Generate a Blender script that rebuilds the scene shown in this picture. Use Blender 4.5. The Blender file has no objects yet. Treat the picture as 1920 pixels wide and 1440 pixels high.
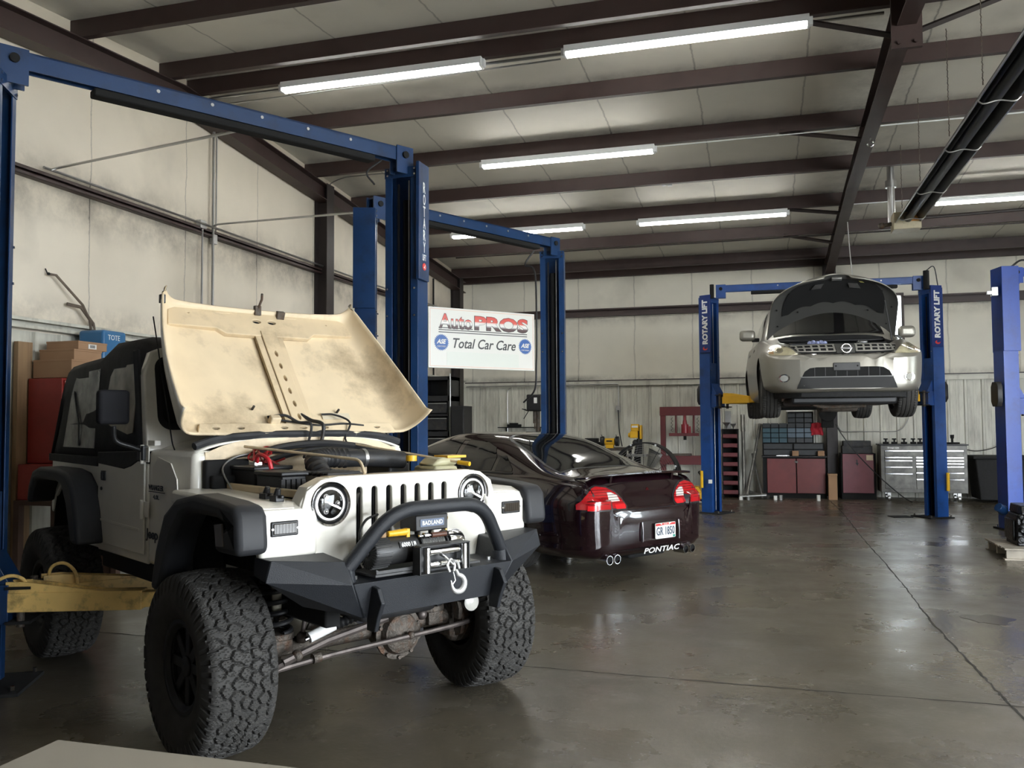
import bpy, bmesh, math, random
import numpy as np
from math import sin, cos, pi, radians
from mathutils import Vector, Matrix, Euler
from mathutils.bvhtree import BVHTree
random.seed(7)
SC = bpy.context.scene
COL = SC.collection

# ---------------------------------------------------------------- materials
MATS = {}
def mat(name, color, rough=.5, metal=0.0, var=0.0, scale=6.0, dirt=None, dscale=3.0, damt=.5, bump=0.0,
        bscale=40.0, coat=0.0, emit=None, estr=0.0, trans=0.0, rvar=0.0, stretch=(1, 1, 1), spec=None, alpha=1.0):
    if name in MATS: return MATS[name]
    m = bpy.data.materials.new(name); m.use_nodes = True
    nt = m.node_tree; N = nt.nodes; L = nt.links
    b = N['Principled BSDF']
    b.inputs['Base Color'].default_value = (*color, 1)
    b.inputs['Roughness'].default_value = rough
    b.inputs['Metallic'].default_value = metal
    b.inputs['Coat Weight'].default_value = coat
    b.inputs['Coat Roughness'].default_value = .04
    if spec is not None: b.inputs['Specular IOR Level'].default_value = spec
    if trans: b.inputs['Transmission Weight'].default_value = trans
    if alpha < 1: b.inputs['Alpha'].default_value = alpha
    if emit:
        b.inputs['Emission Color'].default_value = (*emit, 1); b.inputs['Emission Strength'].default_value = estr
    if var or dirt or bump or rvar:
        tc = N.new('ShaderNodeTexCoord'); mp = N.new('ShaderNodeMapping'); L.new(tc.outputs['Object'], mp.inputs[0])
        mp.inputs['Scale'].default_value = stretch
    out = None
    if var:
        n = N.new('ShaderNodeTexNoise'); n.inputs['Scale'].default_value = scale; n.inputs['Detail'].default_value = 6
        L.new(mp.outputs[0], n.inputs['Vector'])
        r = N.new('ShaderNodeMapRange'); r.inputs[1].default_value = .3; r.inputs[2].default_value = .7
        r.inputs[3].default_value = 1 - var; r.inputs[4].default_value = 1 + var
        L.new(n.outputs['Fac'], r.inputs[0])
        mx = N.new('ShaderNodeVectorMath'); mx.operation = 'SCALE'; mx.inputs[0].default_value = color
        L.new(r.outputs[0], mx.inputs['Scale']); out = mx.outputs[0]
    if dirt:
        n = N.new('ShaderNodeTexNoise'); n.inputs['Scale'].default_value = dscale; n.inputs['Detail'].default_value = 9
        n.inputs['Roughness'].default_value = .65
        L.new(mp.outputs[0], n.inputs['Vector'])
        r = N.new('ShaderNodeMapRange'); r.inputs[1].default_value = .5; r.inputs[2].default_value = .72
        r.inputs[3].default_value = 0; r.inputs[4].default_value = damt
        L.new(n.outputs['Fac'], r.inputs[0])
        mx = N.new('ShaderNodeMix'); mx.data_type = 'RGBA'
        L.new(r.outputs[0], mx.inputs[0]); mx.inputs[6].default_value = (*color, 1); mx.inputs[7].default_value = (*dirt, 1)
        if out is not None: L.new(out, mx.inputs[6])
        out = mx.outputs[2]
    if out is not None: L.new(out, b.inputs['Base Color'])
    if rvar:
        n = N.new('ShaderNodeTexNoise'); n.inputs['Scale'].default_value = scale * .7; n.inputs['Detail'].default_value = 5
        L.new(mp.outputs[0], n.inputs['Vector'])
        r = N.new('ShaderNodeMapRange'); r.inputs[1].default_value = .3; r.inputs[2].default_value = .7
        r.inputs[3].default_value = max(.02, rough - rvar); r.inputs[4].default_value = min(1, rough + rvar)
        L.new(n.outputs['Fac'], r.inputs[0]); L.new(r.outputs[0], b.inputs['Roughness'])
    if bump:
        n = N.new('ShaderNodeTexNoise'); n.inputs['Scale'].default_value = bscale; n.inputs['Detail'].default_value = 4
        L.new(mp.outputs[0], n.inputs['Vector'])
        bp = N.new('ShaderNodeBump'); bp.inputs['Strength'].default_value = bump; bp.inputs['Distance'].default_value = .02
        L.new(n.outputs['Fac'], bp.inputs['Height']); L.new(bp.outputs[0], b.inputs['Normal'])
    MATS[name] = m
    return m

# ---------------------------------------------------------------- mesh builder
def cr(p0, p1, p2, p3, t):
    return 0.5 * ((2 * p1) + (-p0 + p2) * t + (2 * p0 - 5 * p1 + 4 * p2 - p3) * t * t + (-p0 + 3 * p1 - 3 * p2 + p3) * t ** 3)
def smooth_path(pts, k=6):
    P = [Vector(p) for p in pts]
    if len(P) < 3: return P
    out = []
    for i in range(len(P) - 1):
        a = P[i - 1] if i > 0 else P[0] * 2 - P[1]
        d = P[i + 2] if i + 2 < len(P) else P[-1] * 2 - P[-2]
        for j in range(k): out.append(cr(a, P[i], P[i + 1], d, j / k))
    out.append(P[-1]); return out
def round_path(pts, r, k=5):
    # straight runs with rounded bends
    P = [Vector(p) for p in pts]; out = [P[0]]
    for i in range(1, len(P) - 1):
        a = (P[i - 1] - P[i]); b = (P[i + 1] - P[i]); rr = min(r, a.length * .49, b.length * .49)
        A = P[i] + a.normalized() * rr; B = P[i] + b.normalized() * rr
        for j in range(k + 1):
            t = j / k; out.append(A * (1 - t) ** 2 + P[i] * 2 * t * (1 - t) + B * t * t)
    out.append(P[-1]); return out
def rect(x0, y0, x1, y1, r=0, k=4):
    if r <= 0: return [(x0, y0), (x1, y0), (x1, y1), (x0, y1)]
    r = min(r, abs(x1 - x0) / 2 * .999, abs(y1 - y0) / 2 * .999); o = []
    for cx, cy, a in ((x1 - r, y0 + r, -90), (x1 - r, y1 - r, 0), (x0 + r, y1 - r, 90), (x0 + r, y0 + r, 180)):
        for j in range(k + 1):
            t = radians(a + 90 * j / k); o.append((cx + r * cos(t), cy + r * sin(t)))
    return o
def circ(cx, cy, r, n=24, ry=None):
    return [(cx + r * cos(2 * pi * i / n), cy + (ry or r) * sin(2 * pi * i / n)) for i in range(n)]

class MB:
    def __init__(s): s.bm = bmesh.new(); s.mi = 0; s.mats = []
    def m(s, i): s.mi = i; return s
    def vf(s, V, F, M=None):
        vs = [s.bm.verts.new(M @ Vector(v) if M is not None else v) for v in V]
        for f in F:
            try:
                q = s.bm.faces.new([vs[i] for i in f]); q.material_index = s.mi; q.smooth = True
            except ValueError: pass
        return s
    def box(s, c, d, rot=None, M=None):
        x, y, z = d[0] / 2, d[1] / 2, d[2] / 2
        V = [(-x, -y, -z), (x, -y, -z), (x, y, -z), (-x, y, -z), (-x, -y, z), (x, -y, z), (x, y, z), (-x, y, z)]
        F = [(0, 3, 2, 1), (4, 5, 6, 7), (0, 1, 5, 4), (1, 2, 6, 5), (2, 3, 7, 6), (3, 0, 4, 7)]
        T = Matrix.Translation(c)
        if rot: T = T @ Euler(rot).to_matrix().to_4x4()
        if M is not None: T = M @ T
        return s.vf(V, F, T)
    def b2(s, lo, hi):
        return s.box([(a + b) / 2 for a, b in zip(lo, hi)], [abs(b - a) for a, b in zip(lo, hi)])
    def cyl(s, p0, p1, r, r2=None, n=20, cap=True):
        p0, p1 = Vector(p0), Vector(p1); r2 = r if r2 is None else r2
        d = (p1 - p0); q = d.to_track_quat('Z', 'Y').to_matrix()
        V = []; F = []
        for p, rr in ((p0, r), (p1, r2)):
            for i in range(n): V.append(p + q @ Vector((rr * cos(2 * pi * i / n), rr * sin(2 * pi * i / n), 0)))
        for i in range(n): j = (i + 1) % n; F.append((i, j, n + j, n + i))
        if cap: F.append(tuple(range(n))[::-1]); F.append(tuple(range(n, 2 * n)))
        return s.vf(V, F)
    def tube(s, pts, r, n=8, cap=True):
        P = [Vector(p) for p in pts]; V = []; F = []
        T = [(P[min(i + 1, len(P) - 1)] - P[max(i - 1, 0)]).normalized() for i in range(len(P))]
        up = Vector((0, 0, 1)) if abs(T[0].z) < .9 else Vector((1, 0, 0))
        a = T[0].cross(up).normalized()
        for i, p in enumerate(P):
            a = (a - T[i] * a.dot(T[i])).normalized(); b = T[i].cross(a)
            rr = r[i] if isinstance(r, (list, tuple)) else r
            for k in range(n): V.append(p + a * rr * cos(2 * pi * k / n) + b * rr * sin(2 * pi * k / n))
        for i in range(len(P) - 1):
            for k in range(n):
                l = (k + 1) % n; F.append((i * n + k, i * n + l, (i + 1) * n + l, (i + 1) * n + k))
        if cap: F.append(tuple(range(n))[::-1]); F.append(tuple(range((len(P) - 1) * n, len(P) * n)))
        return s.vf(V, F)
    def prism(s, pts, ax, a, b, M=None):
        n = len(pts); V = []
        for c in (a, b):
            for u, v in pts: V.append({'X': (c, u, v), 'Y': (u, c, v), 'Z': (u, v, c)}[ax])
        F = [tuple(range(n))[::-1], tuple(range(n, 2 * n))] + [(i, (i + 1) % n, n + (i + 1) % n, n + i) for i in range(n)]
        return s.vf(V, F, M)
    def lathe(s, prof, o, ax=(0, 0, 1), n=32, close=False):
        q = Vector(ax).to_track_quat('Z', 'Y').to_matrix(); o = Vector(o); V = []; F = []; m = len(prof)
        for i in range(n):
            t = 2 * pi * i / n
            for r, h in prof: V.append(o + q @ Vector((r * cos(t), r * sin(t), h)))
        for i in range(n):
            j = (i + 1) % n
            for k in range(m - 1): F.append((i * m + k, j * m + k, j * m + k + 1, i * m + k + 1))
            if close: F.append((i * m + m - 1, j * m + m - 1, j * m, i * m))
        return s.vf(V, F)
    def sph(s, c, r, n=14, sc=(1, 1, 1)):
        V = []; F = []; m = n // 2
        for i in range(m + 1):
            p = pi * i / m
            for j in range(n):
                t = 2 * pi * j / n; V.append((c[0] + r * sc[0] * sin(p) * cos(t), c[1] + r * sc[1] * sin(p) * sin(t), c[2] + r * sc[2] * cos(p)))
        for i in range(m):
            for j in range(n): F.append((i * n + j, (i + 1) * n + j, (i + 1) * n + (j + 1) % n, i * n + (j + 1) % n))
        return s.vf(V, F)
    def grid(s, f, nu, nv, M=None, flip=False):
        V = [f(i / nu, j / nv) for i in range(nu + 1) for j in range(nv + 1)]; w = nv + 1
        F = [(i * w + j, (i + 1) * w + j, (i + 1) * w + j + 1, i * w + j + 1) for i in range(nu) for j in range(nv)]
        if flip: F = [q[::-1] for q in F]
        return s.vf(V, F, M)
    def me(s, me, M=None):
        V = [v.co.copy() for v in me.vertices]; F = [tuple(p.vertices) for p in me.polygons]
        s.vf(V, F, M); bpy.data.meshes.remove(me); return s
    def plate(s, outer, holes=(), t=.01, M=None, bev=0.0):
        return s.me(curve_mesh([outer, *holes], t, bev), M)
    def build(s, name, mats, parent=None, bevel=0, seg=2, sol=0, sub=0, angle=35, merge=False, recalc=True, loc=None):
        bm = s.bm
        if merge or sub: bmesh.ops.remove_doubles(bm, verts=bm.verts, dist=1e-4)
        if recalc: bmesh.ops.recalc_face_normals(bm, faces=bm.faces)
        m = bpy.data.meshes.new(name); bm.to_mesh(m); bm.free()
        for q in (mats if isinstance(mats, (list, tuple)) else [mats]): m.materials.append(q)
        try: m.set_sharp_from_angle(angle=radians(angle))
        except Exception: pass
        o = bpy.data.objects.new(name, m); COL.objects.link(o)
        if parent: o.parent = parent
        if loc: o.location = loc
        if sol:
            k = o.modifiers.new('sol', 'SOLIDIFY'); k.thickness = sol; k.offset = 0
        if bevel:
            k = o.modifiers.new('bev', 'BEVEL'); k.width = bevel; k.segments = seg; k.limit_method = 'ANGLE'; k.angle_limit = radians(40)
            k.harden_normals = False
        if sub:
            k = o.modifiers.new('sub', 'SUBSURF'); k.levels = sub; k.render_levels = sub
        return o

def curve_mesh(loops, t=.01, bev=0.0):
    cu = bpy.data.curves.new('c', 'CURVE'); cu.dimensions = '2D'; cu.fill_mode = 'BOTH'; cu.extrude = t / 2; cu.bevel_depth = bev
    for lp in loops:
        sp = cu.splines.new('POLY'); sp.points.add(len(lp) - 1)
        for i, p in enumerate(lp): sp.points[i].co = (p[0], p[1], 0, 1)
        sp.use_cyclic_u = True
    ob = bpy.data.objects.new('c', cu); COL.objects.link(ob)
    dg = bpy.context.evaluated_depsgraph_get(); me = bpy.data.meshes.new_from_object(ob.evaluated_get(dg))
    bpy.data.objects.remove(ob); bpy.data.curves.remove(cu); return me
def text_mesh(body, w, h=None, shear=0.0, t=.002, bold=0.0, space=1.0):
    cu = bpy.data.curves.new('t', 'FONT'); cu.body = body; cu.extrude = t / 2; cu.offset = bold; cu.shear = shear
    cu.space_character = space; cu.resolution_u = 3
    ob = bpy.data.objects.new('t', cu); COL.objects.link(ob)
    dg = bpy.context.evaluated_depsgraph_get(); me = bpy.data.meshes.new_from_object(ob.evaluated_get(dg))
    bpy.data.objects.remove(ob); bpy.data.curves.remove(cu)
    co = np.array([v.co[:] for v in me.vertices]); mn = co.min(0); mx = co.max(0)
    sx = w / (mx[0] - mn[0]); sy = sx if h is None else h / (mx[1] - mn[1])
    for v in me.vertices: v.co = ((v.co.x - (mn[0] + mx[0]) / 2) * sx, (v.co.y - (mn[1] + mx[1]) / 2) * sy, v.co.z)
    return me
def frame(o, right, up):
    r = Vector(right).normalized(); u = Vector(up).normalized(); n = r.cross(u)
    M = Matrix((r, u, n)).transposed().to_4x4(); M.translation = Vector(o); return M
def writing(name, body, w, h, M, m, parent, **k):
    b = MB(); b.me(text_mesh(body, w, h, **k), M); return b.build(name, m, parent, recalc=False)

def tag(o, label, cat, group=None, kind=None):
    o['label'] = label; o['category'] = cat
    if group: o['group'] = group
    if kind: o['kind'] = kind
    return o
def empty(name, loc=(0, 0, 0), rz=0.0):
    o = bpy.data.objects.new(name, None); o.empty_display_size = .2; COL.objects.link(o)
    o.location = loc; o.rotation_euler = (0, 0, rz); return o
def thing(name, label, cat, loc=(0, 0, 0), rz=0.0, group=None): return tag(empty(name, loc, rz), label, cat, group)
def struct(o): o['kind'] = 'structure'; return o
def copy_tree(o, parent=None):
    c = o.copy(); COL.objects.link(c); c.parent = parent
    for ch in list(o.children): copy_tree(ch, c)
    return c

# ---------------------------------------------------------------- shared materials
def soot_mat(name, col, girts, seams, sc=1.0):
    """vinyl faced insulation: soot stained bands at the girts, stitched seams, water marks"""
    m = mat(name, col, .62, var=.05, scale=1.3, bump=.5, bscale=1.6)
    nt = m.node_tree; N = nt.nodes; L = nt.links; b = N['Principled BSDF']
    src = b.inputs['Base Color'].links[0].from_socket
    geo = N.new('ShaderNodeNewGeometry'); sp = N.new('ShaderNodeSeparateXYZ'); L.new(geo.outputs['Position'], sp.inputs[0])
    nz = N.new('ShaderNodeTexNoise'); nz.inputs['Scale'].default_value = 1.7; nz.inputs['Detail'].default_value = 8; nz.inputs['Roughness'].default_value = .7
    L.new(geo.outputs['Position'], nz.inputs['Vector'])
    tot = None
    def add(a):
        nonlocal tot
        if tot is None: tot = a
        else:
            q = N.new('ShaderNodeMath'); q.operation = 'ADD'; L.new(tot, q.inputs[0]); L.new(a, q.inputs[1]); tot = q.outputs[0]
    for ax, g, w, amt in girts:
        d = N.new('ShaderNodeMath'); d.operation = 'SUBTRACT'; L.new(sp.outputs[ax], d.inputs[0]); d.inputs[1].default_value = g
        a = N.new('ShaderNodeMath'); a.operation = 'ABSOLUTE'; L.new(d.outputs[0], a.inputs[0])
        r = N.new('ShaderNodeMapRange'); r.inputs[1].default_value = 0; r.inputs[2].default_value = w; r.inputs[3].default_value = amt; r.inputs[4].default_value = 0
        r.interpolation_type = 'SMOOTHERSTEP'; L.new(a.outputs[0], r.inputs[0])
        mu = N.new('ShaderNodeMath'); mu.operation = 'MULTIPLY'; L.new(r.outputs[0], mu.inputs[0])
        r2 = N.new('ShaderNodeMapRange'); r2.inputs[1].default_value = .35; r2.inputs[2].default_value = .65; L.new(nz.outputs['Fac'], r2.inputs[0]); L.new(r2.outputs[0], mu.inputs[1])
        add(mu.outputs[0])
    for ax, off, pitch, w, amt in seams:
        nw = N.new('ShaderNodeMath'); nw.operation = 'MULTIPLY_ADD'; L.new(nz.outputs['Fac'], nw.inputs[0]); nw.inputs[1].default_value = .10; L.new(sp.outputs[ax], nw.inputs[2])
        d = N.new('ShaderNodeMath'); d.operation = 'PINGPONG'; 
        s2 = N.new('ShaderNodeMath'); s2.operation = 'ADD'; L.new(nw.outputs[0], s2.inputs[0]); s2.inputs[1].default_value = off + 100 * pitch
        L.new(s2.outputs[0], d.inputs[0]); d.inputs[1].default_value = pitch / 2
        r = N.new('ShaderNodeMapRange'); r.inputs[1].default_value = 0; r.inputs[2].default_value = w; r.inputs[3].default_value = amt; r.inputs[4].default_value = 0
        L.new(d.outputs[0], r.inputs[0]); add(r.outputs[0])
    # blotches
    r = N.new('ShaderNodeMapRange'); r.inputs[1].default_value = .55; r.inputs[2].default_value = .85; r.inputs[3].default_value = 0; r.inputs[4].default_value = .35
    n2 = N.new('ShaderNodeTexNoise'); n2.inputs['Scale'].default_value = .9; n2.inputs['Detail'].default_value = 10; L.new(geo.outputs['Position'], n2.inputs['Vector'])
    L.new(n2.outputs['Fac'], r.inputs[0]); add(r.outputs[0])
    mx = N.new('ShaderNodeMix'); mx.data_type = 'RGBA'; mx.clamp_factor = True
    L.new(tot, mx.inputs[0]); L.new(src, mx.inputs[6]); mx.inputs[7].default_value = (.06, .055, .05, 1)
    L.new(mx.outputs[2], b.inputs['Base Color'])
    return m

RIDGE, ZR, SL = 8.45, 5.66, .078
YB, YF, XL, XR = 18.6, -1.7, -6.55, 9.4
GZ = [3.92, 2.45]
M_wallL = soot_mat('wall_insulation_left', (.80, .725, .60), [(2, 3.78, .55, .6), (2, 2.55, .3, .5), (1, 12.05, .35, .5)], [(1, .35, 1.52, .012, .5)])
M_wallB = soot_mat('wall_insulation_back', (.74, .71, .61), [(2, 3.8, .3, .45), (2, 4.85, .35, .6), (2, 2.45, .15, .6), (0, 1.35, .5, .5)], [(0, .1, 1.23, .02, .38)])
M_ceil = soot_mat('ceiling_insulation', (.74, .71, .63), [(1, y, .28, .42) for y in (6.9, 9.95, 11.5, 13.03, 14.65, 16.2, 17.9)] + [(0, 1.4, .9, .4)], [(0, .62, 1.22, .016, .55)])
M_brown = mat('red_oxide_primer_steel', (.052, .030, .027), .5, var=.25, scale=3, dirt=(.03, .027, .025), damt=.6)
M_brown2 = mat('dark_primer_steel', (.028, .021, .020), .5, var=.2, scale=3)
M_ribbed = mat('ribbed_wall_metal', (.60, .59, .51), .5, var=.06, scale=2, dirt=(.18, .16, .13), dscale=2.2, damt=.55, stretch=(3, 3, .5))
M_conc = mat('worn_concrete', (.120, .103, .074), .34, var=.28, scale=.9, bump=.06, bscale=30)
M_blue = mat('lift_blue_paint', (.009, .038, .115), .33, var=.15, scale=3, dirt=(.01, .012, .02), dscale=5, damt=.6)
M_blue2 = mat('bright_blue_paint', (.012, .062, .36), .28, var=.1, scale=2, dirt=(.01, .02, .08), dscale=4, damt=.5)
M_black = mat('black_plastic', (.012, .012, .013), .45, var=.2)
M_rubber = mat('tyre_rubber', (.036, .034, .031), .75, var=.2, scale=20)
M_dark = mat('dark_void', (.006, .006, .006), .9)
M_steel = mat('galvanised_steel', (.45, .45, .44), .35, .9, var=.1)
M_chrome = mat('chrome', (.75, .75, .76), .12, 1.0)
M_cast = mat('dirty_cast_metal', (.10, .085, .07), .6, .5, var=.3, scale=25, dirt=(.12, .05, .02), dscale=20, damt=.8, bump=.4, bscale=80)
M_yellow = mat('lift_arm_yellow', (.85, .58, .20), .45, var=.1, dirt=(.05, .035, .02), dscale=9, damt=.8)
M_yclean = mat('clean_yellow', (.75, .42, .02), .4, var=.05)
M_red = mat('shop_red_paint', (.30, .025, .018), .45, var=.1, dirt=(.06, .01, .01), damt=.5)
M_maroon = mat('faded_maroon_paint', (.13, .022, .025), .5, var=.15, dirt=(.03, .012, .012), damt=.6)
M_card = mat('brown_cardboard', (.34, .20, .11), .8, var=.08, scale=3)
M_wood = mat('raw_wood', (.30, .19, .10), .7, var=.25, scale=2, stretch=(8, 8, .6))
M_white = mat('white_label', (.75, .74, .70), .5)
M_wht = mat('white_enamel', (.8, .79, .76), .4)

# ---------------------------------------------------------------- the floor
nt = M_conc.node_tree; N = nt.nodes; L = nt.links; bs = N['Principled BSDF']
src = bs.inputs['Base Color'].links[0].from_socket
geo = N.new('ShaderNodeNewGeometry')
def nz(scale, det, lo, hi, a, b, rough=.6, stretch=None):
    n = N.new('ShaderNodeTexNoise'); n.inputs['Scale'].default_value = scale; n.inputs['Detail'].default_value = det; n.inputs['Roughness'].default_value = rough
    if stretch:
        mp = N.new('ShaderNodeMapping'); mp.inputs['Scale'].default_value = stretch; L.new(geo.outputs['Position'], mp.inputs[0]); L.new(mp.outputs[0], n.inputs['Vector'])
    else: L.new(geo.outputs['Position'], n.inputs['Vector'])
    r = N.new('ShaderNodeMapRange'); r.inputs[1].default_value = lo; r.inputs[2].default_value = hi; r.inputs[3].default_value = a; r.inputs[4].default_value = b
    L.new(n.outputs['Fac'], r.inputs[0]); return r.outputs[0]
def mixc(fac, a, col):
    mx = N.new('ShaderNodeMix'); mx.data_type = 'RGBA'; L.new(fac, mx.inputs[0]); L.new(a, mx.inputs[6]); mx.inputs[7].default_value = (*col, 1); return mx.outputs[2]
c = mixc(nz(.55, 7, .42, .62, 0, .6), src, (.075, .066, .050))
c = mixc(nz(1.6, 10, .55, .75, 0, .55, .7, (1, 1.6, 1)), c, (.22, .20, .165))
c = mixc(nz(3.3, 10, .55, .80, 0, .6, .75), c, (.055, .045, .035))
c = mixc(nz(14, 6, .62, .8, 0, .5), c, (.34, .31, .26))
L.new(c, bs.inputs['Base Color'])
L.new(nz(1.1, 6, .35, .65, .20, .42), bs.inputs['Roughness'])
b = MB(); b.b2((XL - .15, YF - .15, -.15), (XR + .15, YB + .15, 0)); floor = struct(b.build('floor', M_conc))
M_crack = mat('crack_dark', (.025, .022, .018), .9)
def crack(name, pts, w):
    b = MB(); V = []; F = []
    for i, p in enumerate(pts):
        q = Vector(pts[min(i + 1, len(pts) - 1)]) - Vector(pts[max(i - 1, 0)]); n = Vector((-q.y, q.x)).normalized()
        ww = w * random.uniform(.6, 1.4)
        for s_ in (-1, 1): V.append((p[0] + n.x * s_ * ww / 2, p[1] + n.y * s_ * ww / 2, .0015))
    for i in range(len(pts) - 1): F.append((2 * i, 2 * i + 1, 2 * i + 3, 2 * i + 2))
    b.vf(V, F); return b.build(name, M_crack, floor)
def wig(pts, amp, n):
    P = smooth_path([(*p, 0) for p in pts], n); return [(p.x + random.uniform(-amp, amp), p.y + random.uniform(-amp, amp)) for p in P]
# ================================================================ SHELL
crack('control_joint', wig([(1.21, 17.4), (1.24, 15), (1.215, 12), (1.22, 9), (1.19, 7.2), (1.22, 5.6), (1.24, 4.5), (1.23, 1), (1.23, -1.4)], .006, 22), .013)
crack('control_joint', wig([(XL + .05, 5.3), (-2.2, 5.24), (-.5, 5.19), (1.3, 5.16), (XR, 5.1)], .006, 30), .010)
b = MB(); b.plate([(1.62 + .17 * cos(t) * (1 + .25 * sin(3 * t)), 7.33 + .16 * sin(t) * (1 + .2 * cos(5 * t))) for t in np.linspace(0, 2 * pi, 40, endpoint=False)], t=.0016, M=Matrix.Translation((0, 0, .001)))
b.build('oil_stain', mat('oil_stain', (.05, .04, .03), .25), floor)

def gable(pts_y, x0, x1, name, m, holes=()):
    b = MB(); M = Matrix(((0, 0, 1, (x0 + x1) / 2), (1, 0, 0, 0), (0, 1, 0, 0), (0, 0, 0, 1)))
    b.plate(pts_y, holes, abs(x1 - x0), M); return struct(b.build(name, m, recalc=True))
def zroof(y): return ZR - SL * abs(y - RIDGE)
prof = [(YF, 0), (YB, 0), (YB, zroof(YB)), (RIDGE, ZR), (YF, zroof(YF))]
RD = [(-1.2, 4.6)]; RH = 4.1; RWIN = [(y, z) for y in (9.15, 10.35) for z in (.9, 1.55, 2.2, 2.85)]
profR = [(YF, 0), (RD[0][0], 0), (RD[0][0], RH), (RD[0][1], RH), (RD[0][1], 0), (YB, 0), (YB, zroof(YB)), (RIDGE, ZR), (YF, zroof(YF))]
wall_left = gable(prof, XL - .15, XL, 'wall_left', M_wallL)
wall_right = gable(profR, XR, XR + .15, 'wall_right', M_wallL, [rect(y, z, y + .75, z + .55) for y, z in RWIN])
b = MB(); b.b2((XR + .06, 9.1, .85), (XR + .066, 11.15, 3.45)); struct(b.build('window_3', mat('frosted_glass', (.9, .95, .95), .2, trans=1.0)))
# back wall with the tall daylight window
WX0, WX1, WZ0, WZ1 = 2.42, 2.70, 2.55, 4.0
b = MB(); b.plate([(XL, 0), (XR, 0), (XR, zroof(YB)), (XL, zroof(YB))], [rect(WX0, WZ0, WX1, WZ1)], .15, Matrix(((1, 0, 0, 0), (0, 0, 1, YB + .075), (0, 1, 0, 0), (0, 0, 0, 1))))
wall_back = struct(b.build('wall_back', M_wallB))
M_glass = mat('window_glass', (.9, .95, .95), .05, trans=1.0)
b = MB(); b.b2((WX0, YB + .06, WZ0), (WX1, YB + .066, WZ1)); win = struct(b.build('window_1', M_glass))
b = MB()
for lo, hi in (((WX0 - .05, YB - .03, WZ0 - .05), (WX0, YB + .02, WZ1 + .05)), ((WX1, YB - .03, WZ0 - .05), (WX1 + .05, YB + .02, WZ1 + .05)), ((WX0, YB - .03, WZ1), (WX1, YB + .02, WZ1 + .05)), ((WX0, YB - .03, WZ0 - .05), (WX1, YB + .02, WZ0))): b.b2(lo, hi)
b.build('window_frame', M_brown, win)
# front wall behind the camera: two open roller doors to the right of the parked cars, one closed
D2 = (4.9, 8.7); DH = 3.8
b = MB(); b.plate([(XL, 0), (D2[0], 0), (D2[0], DH), (D2[1], DH), (D2[1], 0), (XR, 0), (XR, zroof(YF)), (XL, zroof(YF))], (), .15, Matrix(((1, 0, 0, 0), (0, 0, 1, YF - .075), (0, 1, 0, 0), (0, 0, 0, 1))))
wall_front = struct(b.build('wall_front', mat('dark_front_wall', (.10, .09, .08), .7)))
# driveway outside
b = MB(); b.b2((-30, -40, -.20), (60, 50, -.155)); g = struct(b.build('floor', mat('outdoor_concrete', (.42, .40, .36), .8, var=.1, scale=.5))); g.name = 'trim_90'
# ceiling, two slopes
b = MB(); b.prism([(YF - .15, zroof(YF - .15)), (RIDGE, ZR), (YB + .15, zroof(YB + .15)), (YB + .15, zroof(YB) + .12), (RIDGE, ZR + .12), (YF - .15, zroof(YF) + .12)], 'X', XL - .15, XR + .15)
struct(b.build('ceiling', M_ceil))
TN = [0]
def trim(b, m, **k):
    TN[0] += 1; return struct(b.build('trim_%d' % TN[0], m, **k))
# purlins: cold formed Z sections running across the bays
for y in (.75, 2.3, 3.85, 5.4, 6.9, 8.22, 8.72, 9.95, 11.5, 13.03, 14.65, 16.2, 17.9):
    s_ = 1 if y > RIDGE else -1; zt = zroof(y) - .005; sl = -SL * s_
    b = MB(); h = .215; f = .065; t = .004
    x0, x1 = XL, XR
    b.prism([(y - t, zt), (y + t, zt), (y + t, zt - h), (y - t, zt - h)], 'X', x0, x1)
    b.prism([(y, zt - .001), (y + f, zt + sl * f - .001), (y + f, zt + sl * f - .006), (y, zt - .006)], 'X', x0, x1)
    b.prism([(y, zt - h), (y - f, zt - h), (y - f, zt - h + .005), (y, zt - h + .005)], 'X', x0, x1)
    b.prism([(y - f, zt - h), (y - f - .004, zt - h), (y - f - .004, zt - h + .02), (y - f, zt - h + .02)], 'X', x0, x1)
    trim(b, M_brown)
# eave strut
b = MB(); b.b2((XL, YB - .12, zroof(YB) - .2), (XR, YB, zroof(YB) - .19)); b.b2((XL, YB - .12, zroof(YB) - .2), (XR, YB - .115, zroof(YB))); trim(b, M_brown)

def ibeam_rafter(xc, w, tb):
    """tapered rafter and its columns. tb(y) -> bottom z"""
    b = MB()
    def seg(y0, y1, n):
        for i in range(n):
            a = y0 + (y1 - y0) * i / n; c = y0 + (y1 - y0) * (i + 1) / n
            za, zc = zroof(a) - .225, zroof(c) - .225
            b.prism([(a, za), (c, zc), (c, tb(c)), (a, tb(a))], 'X', xc - .006, xc + .006)
            b.prism([(a, za), (c, zc), (c, zc - .012), (a, za - .012)], 'X', xc - w / 2, xc + w / 2)
            b.prism([(a, tb(a)), (c, tb(c)), (c, tb(c) + .014), (a, tb(a) + .014)], 'X', xc - w / 2, xc + w / 2)
    seg(YF, RIDGE, 5); seg(RIDGE, YB - .35, 6)
    return b
tbL = lambda y: 5.10 - SL * abs(y - RIDGE) * .82 - .02
b = ibeam_rafter(XL + .12, .2, lambda y: zroof(y) - .47); trim(b, M_brown)
tbM = lambda y: float(np.interp(abs(y - RIDGE), [0, 3.95, 5.75, 8.25, 9.7, 10.5], [5.11, 4.96, 4.85, 4.58, 4.40, 4.34]))
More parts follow.
